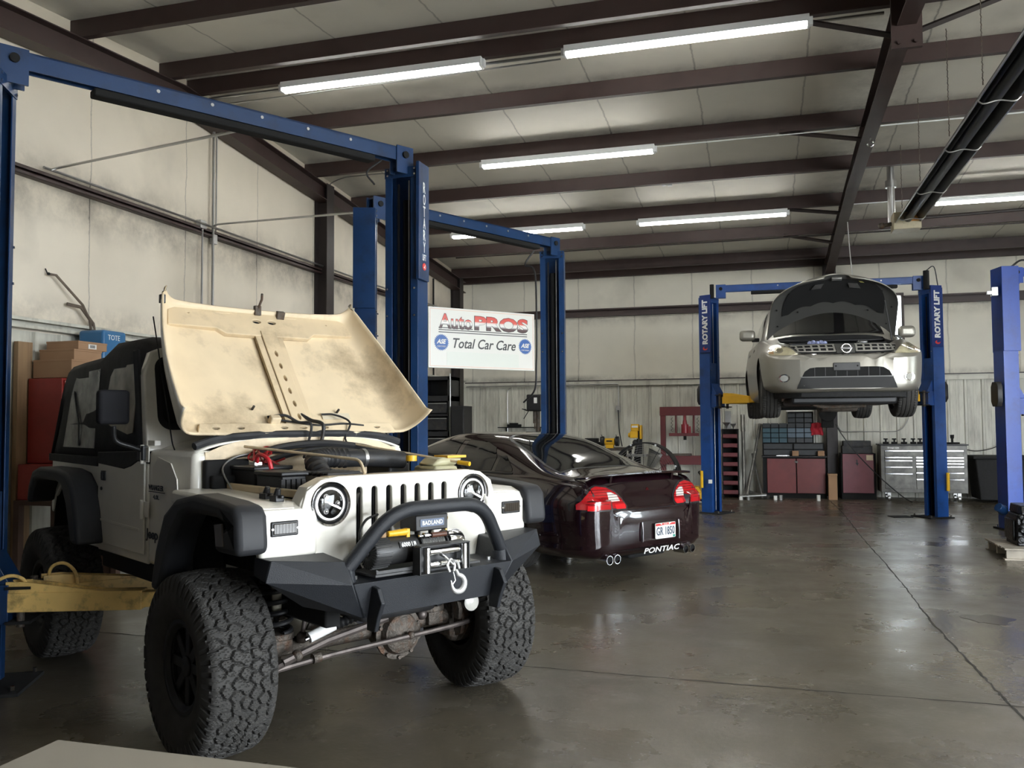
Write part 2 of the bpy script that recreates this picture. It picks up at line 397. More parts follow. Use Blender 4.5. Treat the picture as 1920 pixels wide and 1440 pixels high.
for xc in (1.335,):
    b = ibeam_rafter(xc, .165, tbM)
    # ridge splice plates and bolts
    for s_ in (-1, 1): b.b2((xc - .13, RIDGE + s_ * .012 - .01, 4.90), (xc + .13, RIDGE + s_ * .012 + .01, ZR - .2))
    for k in (-.07, .07): b.cyl((xc + k, RIDGE - .05, 4.95), (xc + k, RIDGE + .05, 4.95), .017, n=8)
    # web stiffeners
    for y in (11.5, 14.65): b.b2((xc - .09, y - .005, tbM(y)), (xc + .09, y + .005, zroof(y) - .23))
    trim(b, M_brown)
    # column on the back wall, tapering to the floor
    b = MB(); yi = lambda z: YB - .30 - .25 * z / 4.6
    b.prism([(YB - .02, 0), (YB - .02, 4.9), (yi(4.55), 4.9), (yi(4.55), 4.40), (yi(0), 0)], 'X', xc - .008, xc + .008)
    b.prism([(yi(0), 0), (yi(4.6), 4.6), (yi(4.6) + .012, 4.6), (yi(0) + .012, 0)], 'X', xc - .1, xc + .1)
    b.b2((xc - .1, YB - .03, 0), (xc + .1, YB - .015, 4.9)); b.b2((xc - .12, yi(0) - .03, 0), (xc + .12, YB, .02))
    b.box((xc, YB - .5, 4.46), (.24, .03, .30), (radians(-4), 0, 0))
    for k in (-.07, .07): b.cyl((xc + k, YB - .56, 4.42), (xc + k, YB - .5, 4.42), .014, n=8)
    trim(b, M_brown2)
# flange braces from the purlins to the rafter bottom
for y in (8.72, 11.5, 14.65, 16.2):
    for s_ in (-1, 1):
        b = MB(); zp = zroof(y) - .2; dx = 1.05 if y < 16 else .9
        b.cyl((1.335 + s_ * dx, y - .02, zp), (1.335 + s_ * .05, y - .02, tbM(y) + .03), .03, n=4)
        if s_ < 0 or y < 10: trim(b, M_brown2)
# girts and posts on the left wall (end wall posts carry the girts)
def girt(p0, p1, z, axis, m=M_brown, h=.20, d=.10):
    b = MB()
    if axis == 'Y':
        x = p0
        b.b2((x, p1[0], z - h), (x + .006, p1[1], z)); b.b2((x, p1[0], z - .004), (x + d, p1[1], z)); b.b2((x, p1[0], z - h), (x + d, p1[1], z - h + .004))
        b.b2((x + d - .004, p1[0], z - .03), (x + d, p1[1], z)); b.b2((x + d - .004, p1[0], z - h), (x + d, p1[1], z - h + .03))
    else:
        y = p0
        b.b2((p1[0], y - .006, z - h), (p1[1], y, z)); b.b2((p1[0], y - d, z - .004), (p1[1], y, z)); b.b2((p1[0], y - d, z - h), (p1[1], y, z - h + .004))
        b.b2((p1[0], y - d, z - .03), (p1[1], y - d + .004, z)); b.b2((p1[0], y - d, z - h), (p1[1], y - d + .004, z - h + .03))
    return trim(b, m)
girt(XL, (YF, YB), 3.90, 'Y', M_brown, .085, .085); girt(XL, (YF, YB), 2.50, 'Y', M_ribbed, .10, .10)
girt(YB, (XL, WX0 - .05), 3.98, 'X', h=.17, d=.12); girt(YB, (WX1 + .05, XR), 3.98, 'X', h=.17, d=.12)
for y in (1.6, 11.9, 17.95):
    b = MB(); x = XL + .01; w = .115
    b.b2((x, y - w, 0), (x + .012, y + w, zroof(y) - .2)); b.b2((x + .2, y - w, 0), (x + .212, y + w, zroof(y) - .2)); b.b2((x, y - .006, 0), (x + .21, y + .006, zroof(y) - .2)); trim(b, M_brown2)
b = MB(); b.b2((WX0 - .62, YB - .12, 0), (WX0 - .50, YB - .01, 4.8)); 
b.bm.free()
# ribbed wainscot panels
def ribbed(name, x0, x1, z1, fn):
    V = []; F = []; u = x0; pr = []
    while u < x1 - .001:
        for du, h in ((0, .0), (.10, 0), (.105, .004), (.145, .004), (.15, 0), (.235, 0), (.25, .028), (.29, .028), (.305, 0)):
            if u + du <= x1: pr.append((u + du, h))
        u += .305
    for (u, h) in pr: V += [fn(u, h, 0), fn(u, h, z1)]
    for i in range(len(pr) - 1): F.append((2 * i, 2 * i + 2, 2 * i + 3, 2 * i + 1))
    b = MB(); b.vf(V, F); return trim(b, M_ribbed, angle=15)
ribbed('p', XL + .02, XR, 2.40, lambda u, h, z: (u, YB - .03 - h, z))
ribbed('p', YF, YB - .03, 2.38, lambda u, h, z: (XL + .03 + h, u, z))
b = MB(); b.b2((XL + .02, -1.2, .02), (XL + .09, 4.9, 3.7)); struct(b.build('bounce_blocker', mat('dark_bounce_blocker', (.035, .03, .028), .6)))  # unseen dark panel added on the left wall to cut bounce light
# top trim of the wainscot on the back wall
b = MB(); b.b2((XL, YB - .12, 2.30), (XR, YB - .02, 2.39)); b.b2((XL, YB - .14, 2.385), (XR, YB - .02, 2.40)); trim(b, M_ribbed)
b = MB(); b.b2((XL, YB - .10, 2.40), (XR, YB - .02, 2.425)); trim(b, M_brown2)
# wooden door frame timber near the red cabinet
b = MB(); b.b2((XL + .06, 6.24, 0), (XL + .11, 6.40, 2.27)); struct(b.build('door_1', M_wood))

# ================================================================ LIGHTS
M_tube = mat('fluorescent_tube', (1, 1, 1), .3, emit=(1.0, .985, .93), estr=22)
M_fix = mat('fixture_enamel', (.75, .77, .78), .35)
def make_light(label):
    t = thing('fluorescent_light', label, 'ceiling light', group='long fluorescent tube lights under the purlins')
    b = MB(); b.prism([(-.055, .0), (.055, 0), (.045, .075), (-.045, .075)], 'X', -1.21, 1.21)
    for s_ in (-1, 1): b.b2((s_ * 1.20 - .012, -.06, -.035), (s_ * 1.20 + .012, .06, .0))
    b.build('housing', M_fix, t, bevel=.004)
    for s_ in (-1, 1):
        q = MB(); q.cyl((-1.185, s_ * .032, -.022), (1.185, s_ * .032, -.022), .0165, n=10); q.build('tube', M_tube, t)
    q = MB()
    for s_ in (-1, 1): q.b2((s_ * 1.222 - .02, -.03, -.03), (s_ * 1.222 + .02, .03, .05))
    q.build('end_cap', M_fix, t, bevel=.004); return t
LL = [(-4.02, 8.66, 'glowing tube light nearest the left wall in the row under the roof ridge'),
      (-.70, 8.66, 'glowing tube light under the roof ridge beside the dark main rafter'),
      (-2.52, 11.46, 'glowing tube light hung alone in the middle row, over the dark sedan'),
      (-.75, 14.61, 'glowing tube light in the rear row just left of the main rafter'),
      (-4.12, 14.61, 'glowing tube light in the rear row behind the second lift top beam'),
      (3.84, 14.61, 'glowing tube light at the right edge beyond the heater tube')]
L0 = None
for i, (x, y, lb) in enumerate(LL):
    o = make_light(lb) if i == 0 else copy_tree(L0)
    if i == 0: L0 = o
    o['label'] = lb; o.location = (x, y, zroof(y) - .2955)
for x, y in ((3.6, 5.34), (6.6, 8.66), (6.6, 5.34), (3.6, 3.79), (6.6, 3.79), (3.6, 2.24), (6.6, 2.24)):   # unseen tubes in the right bays, most added as key light for the jeep
    o = copy_tree(L0); o['label'] = {3.6: 'added unseen tube light over the near bay', 6.6: 'unseen tube light over the far right bay'}[x] + {5.34: ' in its inner row', 8.66: ' at the ridge', 3.79: ' in its middle row', 2.24: ' in the row by the front wall'}[y]; o.location = (x, y, zroof(y) - .2955)
# daylight
w = bpy.data.worlds.new('World'); SC.world = w; w.use_nodes = True
wn = w.node_tree.nodes; bg = wn['Background']; bg.inputs[0].default_value = (.86, .93, 1.0, 1); bg.inputs[1].default_value = 15.0
for nm, x0, x1, z0, z1, y, ry in (('door', D2[0], D2[1], 0, DH, YF - .1, 1), ('window', WX0, WX1, WZ0, WZ1, YB + .04, -1)):
    l = bpy.data.lights.new('daylight_portal', 'AREA'); l.shape = 'RECTANGLE'; l.size = x1 - x0; l.size_y = z1 - z0
    l.cycles.is_portal = True
    o = bpy.data.objects.new('daylight_portal', l); COL.objects.link(o); o.location = ((x0 + x1) / 2, y, (z0 + z1) / 2)
    o.rotation_euler = (radians(90) if ry < 0 else radians(-90), 0, 0) if False else ((radians(-90), 0, 0) if ry < 0 else (radians(90), 0, 0))

for y0, y1, z0, z1 in [(RD[0][0], RD[0][1], 0, RH), (9.1, 11.15, .85, 3.45)]:
    l = bpy.data.lights.new('daylight_portal', 'AREA'); l.shape = 'RECTANGLE'; l.size = z1 - z0; l.size_y = y1 - y0; l.cycles.is_portal = True
    o = bpy.data.objects.new('daylight_portal', l); COL.objects.link(o); o.location = (XR + .1, (y0 + y1) / 2, (z0 + z1) / 2); o.rotation_euler = (0, radians(90), 0)
# ================================================================ CAMERA
def make_camera():
    p, q, r = radians(16.1037), radians(2.6096), radians(-.3513)
    r0 = Vector((cos(p), sin(p), 0)); f0 = Vector((-sin(p), cos(p), 0)); u0 = Vector((0, 0, 1))
    f = f0 * cos(q) + u0 * sin(q); u = -f0 * sin(q) + u0 * cos(q)
    rr = r0 * cos(r) + u * sin(r); uu = -r0 * sin(r) + u * cos(r)
    M = Matrix((rr, uu, -f)).transposed().to_4x4(); M.translation = (0, 0, 1.5)
    cd = bpy.data.cameras.new('camera'); cd.sensor_fit = 'HORIZONTAL'; cd.sensor_width = 36; cd.lens = 36 * 1620.74 / 1920
    cd.clip_start = .02
    c = bpy.data.objects.new('camera', cd); COL.objects.link(c); c.matrix_world = M; SC.camera = c
make_camera()
vs = SC.view_settings; vs.view_transform = 'Standard'; vs.look = 'None'; vs.gamma = 1; vs.use_curve_mapping = False; vs.exposure = 0.72
# ================================================================ VEHICLE LIFTS
M_plq = mat('lift_plaque_blue', (.008, .03, .16), .35)
M_logo = mat('logo_red', (.65, .04, .03), .4)
M_text = mat('white_lettering', (.82, .82, .80), .45)
M_lev = mat('lever_yellow', (.85, .48, .01), .4)
def P2(M, pts): return [tuple((M @ Vector((x, y, 0)))[:2]) for x, y in pts]
def lift_column(root, M, H, blue, plaque=None, z_car=.55, oct_side=True, lever=True, base_h=0):
    """M: 4x4, local +X is the open side of the channel"""
    def build(b, name, m, parent, **k):
        b.bm.transform(M); return b.build(name, m, parent, **k)
    b = MB(); w, d, t = .145, .20, .008
    out = [(-d, -w), (0, -w), (0, -.082), (-.008, -.082), (-.008, -w + t), (-d + t, -w + t), (-d + t, w - t), (-.008, w - t), (-.008, .082), (0, .082), (0, w), (-d, w)]
    b.prism(out, 'Z', base_h, H); col = build(b, 'column', blue, root, bevel=.002)
    b = MB(); b.b2((-.012, -w - .002, H - .085), (.006, w + .002, H)); h = build(b, 'header_plate', blue, col)
    for yy in (-.12, .12):
        for zz in (H - .02, H - .065, H - 1.0, H - 1.22):
            if zz < H - .5 or True:
                b = MB(); b.cyl((.004, yy, zz), (.014, yy, zz), .009, n=6); build(b, 'bolt', M_chrome, col)
    b = MB(); b.b2((-.235, -.23, .0 + base_h), (.19, .23, .018 + base_h)); bp = build(b, 'base_plate', M_dark, root)
    for xx, yy in ((.15, -.19), (.15, .19), (-.2, -.19), (-.2, .19)):
        b = MB(); b.cyl((xx, yy, .018 + base_h), (xx, yy, .05 + base_h), .012, n=6); build(b, 'anchor_bolt', M_chrome, bp)
    # hydraulic cylinder, chain and equaliser cable inside the channel
    b = MB(); b.cyl((-.12, 0, .05), (-.12, 0, H - .25), .038, n=14); build(b, 'hydraulic_cylinder', M_dark, col)
    b = MB(); b.cyl((-.05, .045, .05), (-.05, .045, H - .1), .006, n=6); build(b, 'cable', M_steel, col)
    b = MB(); b.b2((-.07, -.06, .05), (-.055, -.045, H - .12)); build(b, 'chain', M_black, col)
    # carriage
    b = MB(); b.b2((-.15, -.078, z_car - .12), (-.01, .078, z_car + .62)); b.b2((-.01, -.13, z_car - .12), (.10, .13, z_car + .10))
    b.prism([(.0, z_car + .10), (.10, z_car + .10), (.0, z_car + .28)], 'Y', -.11, .11)
    car = build(b, 'carriage', blue, root, bevel=.004)
    for zz in (z_car + .075, z_car - .12):
        b = MB(); b.b2((.09, -.15, zz), (.22, .15, zz + .015)); build(b, 'carriage_bracket', M_dark, car)
    for yy in (-.11, .11):
        b = MB(); b.cyl((.16, yy, z_car - .14), (.16, yy, z_car + .11), .022, n=12); build(b, 'pivot_pin', M_cast, car)
    if oct_side:
        b = MB(); o = [(-.09, -.16), (.09, -.16), (.13, -.10), (.13, .10), (.09, .16), (-.09, .16), (-.13, .10), (-.13, -.10)]
        b.prism([(x, z + max(z_car, 1.95)) for x, z in o], 'X', -d - .07, -d); build(b, 'latch_cover', M_black, root, bevel=.006)
    if lever:
        b = MB(); b.cyl((-.15, lever * (w + .06), .42), (-.14, lever * (w + .075), .70), .024, n=10); build(b, 'release_handle', M_lev, root, bevel=.004)
    if plaque:
        side, style = plaque
        yo = side * (w + .028)
        b = MB(); b.b2((-.165, side * w, H - .93), (.035, yo, H + .03)); pl = build(b, 'name_plate', M_plq if style == 'line' else blue, root, bevel=.003)
        R = M.to_3x3(); nrm = R @ Vector((0, side, 0)); up = Vector((0, 0, 1)); rt = up.cross(nrm)
        c = M @ Vector((-.065, yo + side * .002, 0))
        if style == 'line':
            writing('lettering', 'ROTARY LIFT', .74, .105, frame(c + up * (H - .42), up, -rt), M_text, pl, bold=.05)
            for k, r0, m_ in ((0, .045, M_logo),):
                q = MB(); q.plate([(.0, .0)] and circ(0, 0, .045, 20, .03), t=.002, M=frame(c + up * (H - .86), rt, up)); q.build('logo', m_, pl)
                q = MB(); q.plate(circ(.012, .004, .03, 16, .02), t=.003, M=frame(c + up * (H - .852), rt, up)); q.build('logo', M_plq, pl)
        else:
            for i, ch in enumerate('ROTARY'):
                writing('letter', ch, .045, .088, frame(c + up * (H - .17 - i * .098), rt, up), M_text, pl, bold=.012)
            writing('lettering', 'LIFT', .07, .05, frame(c + up * (H - .745), rt, up), M_text, pl, bold=.01)
            q = MB(); q.plate(circ(0, 0, .036, 20, .03), t=.002, M=frame(c + up * (H - .82), rt, up)); q.build('logo', M_logo, pl)
            q = MB(); q.plate([(-.02, -.01), (-.002, .0), (.02, .02), (.012, -.004), (.018, -.018), (.0, -.012)], t=.004, M=frame(c + up * (H - .82), rt, up)); q.build('logo_bird', M_text, pl)
    return col
def arm(root, p, q, z0, m=M_yellow, pad=True, zc=0):
    p = Vector((*p, 0)); q = Vector((*q, 0)); dr = (q - p).normalized(); n = Vector((-dr.y, dr.x, 0)); L = (q - p).length
    M = Matrix((dr, n, Vector((0, 0, 1)))).transposed().to_4x4(); M.translation = p
    b = MB(); b.b2((0, -.055, z0), (L * .62, .055, z0 + .11)); b.bm.transform(M); a = b.build('swing_arm', m, root, bevel=.004)
    b = MB(); b.b2((L * .55, -.042, z0 + .012), (L, .042, z0 + .098)); b.bm.transform(M); b.build('arm_extension', m, a, bevel=.004)
    # triangular gusset on top near the pivot
    b = MB(); b.prism([(0.02, z0 + .11), (.55, z0 + .11), (.12, z0 + .17), (.02, z0 + .17)], 'Y', -.05, -.035); b.prism([(0.02, z0 + .11), (.55, z0 + .11), (.12, z0 + .17), (.02, z0 + .17)], 'Y', .035, .05)
    b.bm.transform(M); b.build('arm_gusset', m, a)
    if pad:
        b = MB(); b.cyl((L - .06, 0, z0 + .09), (L - .06, 0, z0 + .16 + zc), .03, n=12); b.cyl((L - .06, 0, z0 + .16 + zc), (L - .06, 0, z0 + .19 + zc), .06, n=16); b.bm.transform(M); b.build('lift_pad', M_cast, a)
    return a
def colM(p, deg, z=0):
    M = Matrix.Rotation(radians(deg), 4, 'Z'); M.translation = (p[0], p[1], z); return M
def beam(root, A, B, z, blue, bar=True, w=.085, h=.11):
    A = Vector((*A, 0)); B = Vector((*B, 0)); dr = (B - A).normalized(); n = Vector((-dr.y, dr.x, 0)); L = (B - A).length
    M = Matrix((dr, n, Vector((0, 0, 1)))).transposed().to_4x4(); M.translation = A
    b = MB(); b.b2((-.06, -w / 2, z + h - .012), (L + .06, w / 2, z + h)); b.b2((-.06, -w / 2, z), (L + .06, -w / 2 + .008, z + h)); b.b2((-.06, w / 2 - .008, z), (L + .06, w / 2, z + h))
    b.bm.transform(M); o = b.build('top_beam', blue, root)
    for xx in (-.0, L):
        b = MB(); b.b2((xx - .08, -w / 2 - .012, z - .10), (xx + .08, -w / 2, z + h + .01)); b.b2((xx - .08, w / 2, z - .10), (xx + .08, w / 2 + .012, z + h + .01)); b.bm.transform(M); br = b.build('beam_bracket', blue, root)
        b = MB(); b.cyl((xx, -w / 2 - .03, z + .05), (xx, w / 2 + .03, z + .05), .028, n=14); b.bm.transform(M); b.build('pulley_bolt', M_dark, br)
    for k in range(5):
        xx = L * (.3 + .13 * k); b = MB(); b.cyl((xx, -w / 2 - .006, z + .07), (xx, -w / 2, z + .07), .012, n=8); b.bm.transform(M); b.build('beam_bolt', M_steel, o)
    if bar:
        b = MB(); b.b2((L * .16, -.05, z - .055), (L * .9, .05, z - .005)); b.bm.transform(M); b.build('shutoff_bar', M_dark, root, bevel=.01)
    return o
def hose(name, pts, r, m, parent=None, k=6):
    b = MB(); b.tube(smooth_path(pts, k), r, n=8); return b.build(name, m, parent)

# lift 1 : around the white off road vehicle
A1, B1 = (-4.28, 4.06), (-2.80, 6.47)
t1 = thing('vehicle_lift', 'dark blue two post lift with yellow arms standing around the white off-road vehicle', 'vehicle lift', group='blue two post vehicle lifts')
lift_column(t1, colM((-4.275, 4.03), 28), 3.58, M_blue, None, .50, False, 0)
lift_column(t1, colM(B1, 268), 3.60, M_blue, (1, 'stack'), .50, False, 0)
beam(t1, A1, B1, 3.64, M_blue)
arm(t1, (-4.18, 4.0), (-3.02, 4.44), .445); arm(t1, (-4.15, 4.2), (-3.52, 5.04), .445)
arm(t1, (-2.72, 6.28), (-2.28, 5.45), .445); arm(t1, (-2.86, 6.3), (-3.1, 5.62), .445)
for q in (((-4.20, 3.93, .43), (-4.20, 3.93, .62), (-4.12, 3.98, .66), (-4.05, 4.02, .62), (-4.05, 4.02, .45)), ((-4.12, 4.25, .43), (-4.12, 4.25, .66), (-4.04, 4.28, .69), (-3.97, 4.31, .62), (-3.97, 4.31, .45))):
    b = MB(); b.tube(round_path(q, .05), .010, n=8); b.build('toe_guard', M_yellow, t1)
hose('power_cable', [(-2.9, 6.3, 3.62), (-2.98, 6.2, 3.5), (-2.95, 6.28, 3.42)], .008, M_black, t1)
# lift 2 : around the dark sedan
A2, B2 = (-3.63, 7.77), (-2.41, 10.12)
t2 = thing('vehicle_lift', 'dark blue two post lift standing around the dark sedan, nearer the sign', 'vehicle lift', group='blue two post vehicle lifts')
lift_column(t2, colM(A2, 22), 3.60, M_blue, (-1, 'none') if False else None, .20, False, 0)
b = MB(); b.b2((-.215, -.175, 2.62), (-.0, -.15, 3.60)); b.bm.transform(colM(A2, 22)); b.build('side_cover', M_blue, t2, bevel=.003)
lift_column(t2, colM(B2, 278), 3.58, M_blue, None, .20, False, 0)
beam(t2, A2, B2, 3.62, M_blue, w=.10)
hose('power_cable', [(-2.60, 10.0, 3.58), (-2.70, 9.95, 3.4), (-2.58, 9.95, 3.3), (-2.55, 9.9, 2.6), (-2.57, 9.95, 2.2), (-2.6, 9.98, 1.9), (-2.75, 10.02, 1.75)], .011, M_black, t2)
# lift 3 : carries the silver crossover
A3, B3 = (-.74, 14.73), (2.50, 14.80)
t3 = thing('vehicle_lift', 'blue two post lift with white lettered plates holding the silver crossover in the air', 'vehicle lift', group='blue two post vehicle lifts')
M_blue3 = mat('clean_lift_blue', (.010, .062, .25), .33, var=.12, dirt=(.01, .02, .05), dscale=5, damt=.5)
lift_column(t3, colM(A3, -30), 3.58, M_blue3, (-1, 'line'), 1.86, True, -1)
lift_column(t3, colM(B3, 210), 3.58, M_blue3, (1, 'line'), 1.86, True, 1)
beam(t3, (-.62, 14.72), (2.40, 14.79), 3.66, M_blue3, bar=True)
arm(t3, (-.58, 14.55), (.12, 13.75), 1.80, M_yclean); arm(t3, (-.55, 14.7), (.05, 15.45), 1.80, M_yclean)
arm(t3, (2.30, 14.55), (1.62, 13.75), 1.80, M_yclean); arm(t3, (2.3, 14.75), (1.6, 15.5), 1.80, M_yclean)
b = MB(); b.cyl((-.76, 14.62, 3.55), (-.76, 14.62, 3.78), .035, n=12); b.build('motor_capacitor', M_dark, t3)
b = MB(); b.cyl((2.50, 14.66, 3.55), (2.50, 14.66, 3.84), .045, n=12); b.build('motor_capacitor', M_dark, t3)
b = MB(); b.b2((-.86, 14.52, .50), (-.80, 14.56, .56)); b.build('warning_sticker', M_white, t3)
hose('hydraulic_hose', [(2.5, 14.66, 3.84), (2.62, 14.7, 3.9), (2.68, 14.75, 3.6)], .008, M_black, t3)
# lift 4 : at the right edge
t4 = thing('vehicle_lift', 'bright blue lift post with smooth back plate at the right edge behind the engine block', 'vehicle lift', group='blue two post vehicle lifts')
lift_column(t4, colM((3.36, 13.40), 12), 3.40, M_blue2, None, 1.70, False, 0)
b = MB(); b.b2((-.20, -.16, 2.45), (.03, .16, 3.62)); b.bm.transform(colM((3.36, 13.40), 12)); b.build('head_extension', M_blue2, t4, bevel=.004)
b = MB(); o = [(-.06, -.17), (.06, -.17), (.10, -.10), (.10, .10), (.06, .17), (-.06, .17), (-.10, .10), (-.10, -.10)]
b.prism([(x, z + 1.86) for x, z in o], 'X', -.27, -.20); b.bm.transform(colM((3.34, 13.32), 12)); b.build('latch_cover', M_black, t4, bevel=.006)
lift_column(t4, colM((6.6, 14.2), 200), 3.40, M_blue2, None, 1.70, False, 0)
beam(t4, (3.42, 13.42), (6.6, 14.2), 3.50, M_blue2, bar=False)
b = MB(); b.b2((3.08, 13.24, 3.22), (3.16, 13.32, 3.34)); b.b2((3.02, 13.24, 3.24), (3.09, 13.28, 3.29)); b.build('cable_bracket', M_steel, t4, bevel=.004)
hose('hydraulic_hose', [(3.35, 13.35, 3.62), (3.5, 13.4, 3.72), (3.7, 13.5, 3.68), (3.9, 13.55, 3.62)], .014, M_black, t4)
# ================================================================ TYRES AND WHEELS
def tyre_mesh(R, W, rr, nu, nv, cells, depth, rib=False):
    rs = np.random.RandomState(5)
    circ_ = 2 * pi * R; tw = W * .47
    na, nr = cells
    S = []
    for j in range(nr):
        for i in range(na):
            S.append(((i + (j % 2) * .5 + rs.uniform(-.2, .2)) * circ_ / na, (-tw + (j + .5) * 2 * tw / nr) + rs.uniform(-.2, .2) * 2 * tw / nr))
    S = np.array(S); merge = rs.rand(len(S), len(S)) < .13; merge = merge | merge.T
    vs_ = np.linspace(-tw, tw, nv + 1); us = np.arange(nu) * circ_ / nu
    U, Vv = np.meshgrid(us, vs_, indexing='ij')
    if rib:
        H = np.zeros_like(U)
        for c in (-.6, -.22, .22, .6): H = np.maximum(H, np.clip(1.3 - np.abs(Vv / tw - c) / .05, 0, 1))
        H = np.maximum(H, (np.abs(Vv / tw) > .65) * (np.mod(U, .035) < .007) * 1.0)
    else:
        dx = np.abs(U[..., None] - S[:, 0]); dx = np.minimum(dx, circ_ - dx); D = np.sqrt(dx ** 2 + (Vv[..., None] - S[:, 1]) ** 2)
        idx = np.argpartition(D, 1, axis=-1)[..., :2]; d = np.take_along_axis(D, idx, -1)
        g = np.abs(d[..., 0] - d[..., 1]); mg = merge[idx[..., 0], idx[..., 1]]
        H = np.clip(1.9 - g / .0056, 0, 1) * (~mg)
        # sipes
        own = np.where(d[..., 0] < d[..., 1], idx[..., 0], idx[..., 1]); ph = S[own, 0]
        H = np.maximum(H, .35 * (np.abs(np.mod(U - ph + .006 * np.sin(Vv * 300), .022) - .011) < .0013))
    crown = R - .012 * (Vv / tw) ** 2 - .012 * np.clip(np.abs(Vv / tw) - .85, 0, 1) ** 2 * 40
    RR_ = crown - depth * H
    prof_out = [(R - .035, tw + .006, 1), (R - .06, W * .5 + .002, .6), (R - .09, W * .515, .0), (R * .72, W * .53, 0), (rr + .05, W * .49, 0), (rr + .012, W * .42, 0), (rr, W * .38, 0)]
    V = []; cols = nv + 1 + 2 * len(prof_out)
    lug = (np.mod(np.arange(nu), max(2, nu // (na * 1))) < max(2, nu // na) * .62)
    for i in range(nu):
        t = 2 * pi * i / nu; c, s_ = cos(t), sin(t)
        for r, y, k in reversed(prof_out):
            q = r - (0 if (lug[i] or not k or rib) else .006); yy = y - (0 if (lug[i] or not k or rib) else .009 * k)
            V.append((q * c, -yy, q * s_))
        for j in range(nv + 1): V.append((RR_[i, j] * c, vs_[j], RR_[i, j] * s_))
        for r, y, k in prof_out:
            q = r - (0 if (lug[i] or not k or rib) else .006); yy = y - (0 if (lug[i] or not k or rib) else .009 * k)
            V.append((q * c, yy, q * s_))
    F = []
    for i in range(nu):
        a, b_ = i * cols, ((i + 1) % nu) * cols
        for j in range(cols - 1): F.append((a + j, b_ + j, b_ + j + 1, a + j + 1))
    b = MB(); b.vf(V, F); return b
def make_wheel(parent, name, R, W, rr, nu, nv, cells, depth, rim_m, spokes=8, rib=False, hub_m=None):
    w = empty(name); w.parent = parent
    t = tyre_mesh(R, W, rr, nu, nv, cells, depth, rib).build('tyre', M_rubber, w, angle=28)
    b = MB(); h = W * .40
    b.lathe([(rr - .02, -h), (rr + .008, -h), (rr + .004, -h + .015), (rr - .02, -h + .03), (rr - .025, h - .03), (rr + .004, h - .015), (rr + .008, h), (rr - .015, h), (rr - .035, h - .02)], (0, 0, 0), (0, 1, 0), 48)
    # outer face is on +Y
    b.lathe([(rr - .03, h - .05), (rr - .06, h - .08), (rr * .5, h - .07), (.05, h - .06), (.045, h - .02), (0, h - .015)], (0, 0, 0), (0, 1, 0), 40)
    for k in range(spokes):
        a = 2 * pi * k / spokes
        M = Matrix.Rotation(a, 4, 'Y')
        b.box((rr * .55, h - .045, 0), (rr * .85, .03, rr * .22), M=M)
    b.build('rim', rim_m, w, bevel=.004)
    b = MB(); b.lathe([(0, -h * .5), (rr * .75, -h * .5), (rr * .75, -h * .35), (0, -h * .35)], (0, 0, 0), (0, 1, 0), 32); b.build('brake_drum', M_cast, w)
    return w

# ================================================================ WHITE OFF ROAD VEHICLE
M_jw = mat('ivory_paint', (.82, .79, .71), .32, coat=.4, var=.03, dirt=(.35, .30, .22), dscale=2.2, damt=.25)
M_cream = mat('cream_underhood_paint', (.74, .60, .40), .5, var=.05, dirt=(.20, .14, .08), dscale=2.5, damt=.7)
M_cream2 = mat('cream_brace_shaded', (.68, .54, .35), .5, var=.06, dirt=(.20, .14, .08), dscale=3.5, damt=.6)  # underhood cream made deeper, shading put into the colour to set off the braces
M_flare = mat('grey_black_flare_plastic', (.020, .021, .024), .6, var=.15)
M_bump = mat('textured_black_powder_coat', (.013, .015, .019), .5, bump=.25, bscale=350)
M_vinyl = mat('black_vinyl_top', (.010, .010, .011), .7, bump=.4, bscale=6)
M_clearv = mat('hazy_window_vinyl', (.19, .19, .18), .25, var=.5, scale=5, bump=.6, bscale=5)
M_tint = mat('dark_glass', (.008, .009, .010), .05, coat=.3)
M_lens = mat('headlamp_glass', (1, 1, 1), .02, trans=1.0)
M_halo = mat('halo_ring', (.9, .9, .92), .25, emit=(1, 1, 1), estr=.35)
M_liner = mat('wheel_liner', (.012, .012, .012), .8, bump=.5, bscale=30)
M_under = mat('engine_black', (.018, .018, .019), .55, var=.4, scale=9, dirt=(.07, .055, .04), dscale=12, damt=.6)
M_wire = mat('red_wire', (.28, .012, .012), .4)
M_amber = mat('smoked_lens', (.035, .028, .022), .15, coat=.6)

JL = (-2.038, 4.141, 0)
jeep = thing('off_road_vehicle', 'white open-hood off-road vehicle with black winch bumper and big mud tyres', 'off-road vehicle', JL, radians(-31.05))
# wheels (the front pair is steered a little to the vehicle's right)
w0 = make_wheel(jeep, 'wheel', .42, .315, .205, 760, 52, (46, 7), .0145, M_black)
w0.location = (0, -.80, .42); w0.rotation_euler = (0, 0, radians(180 - 1))
for x, y, a in ((0, .80, -9), (-2.373, -.77, 180), (-2.373, .77, 0)):
    c = copy_tree(w0, jeep); c.location = (x, y, .42); c.rotation_euler = (0, 0, radians(a))

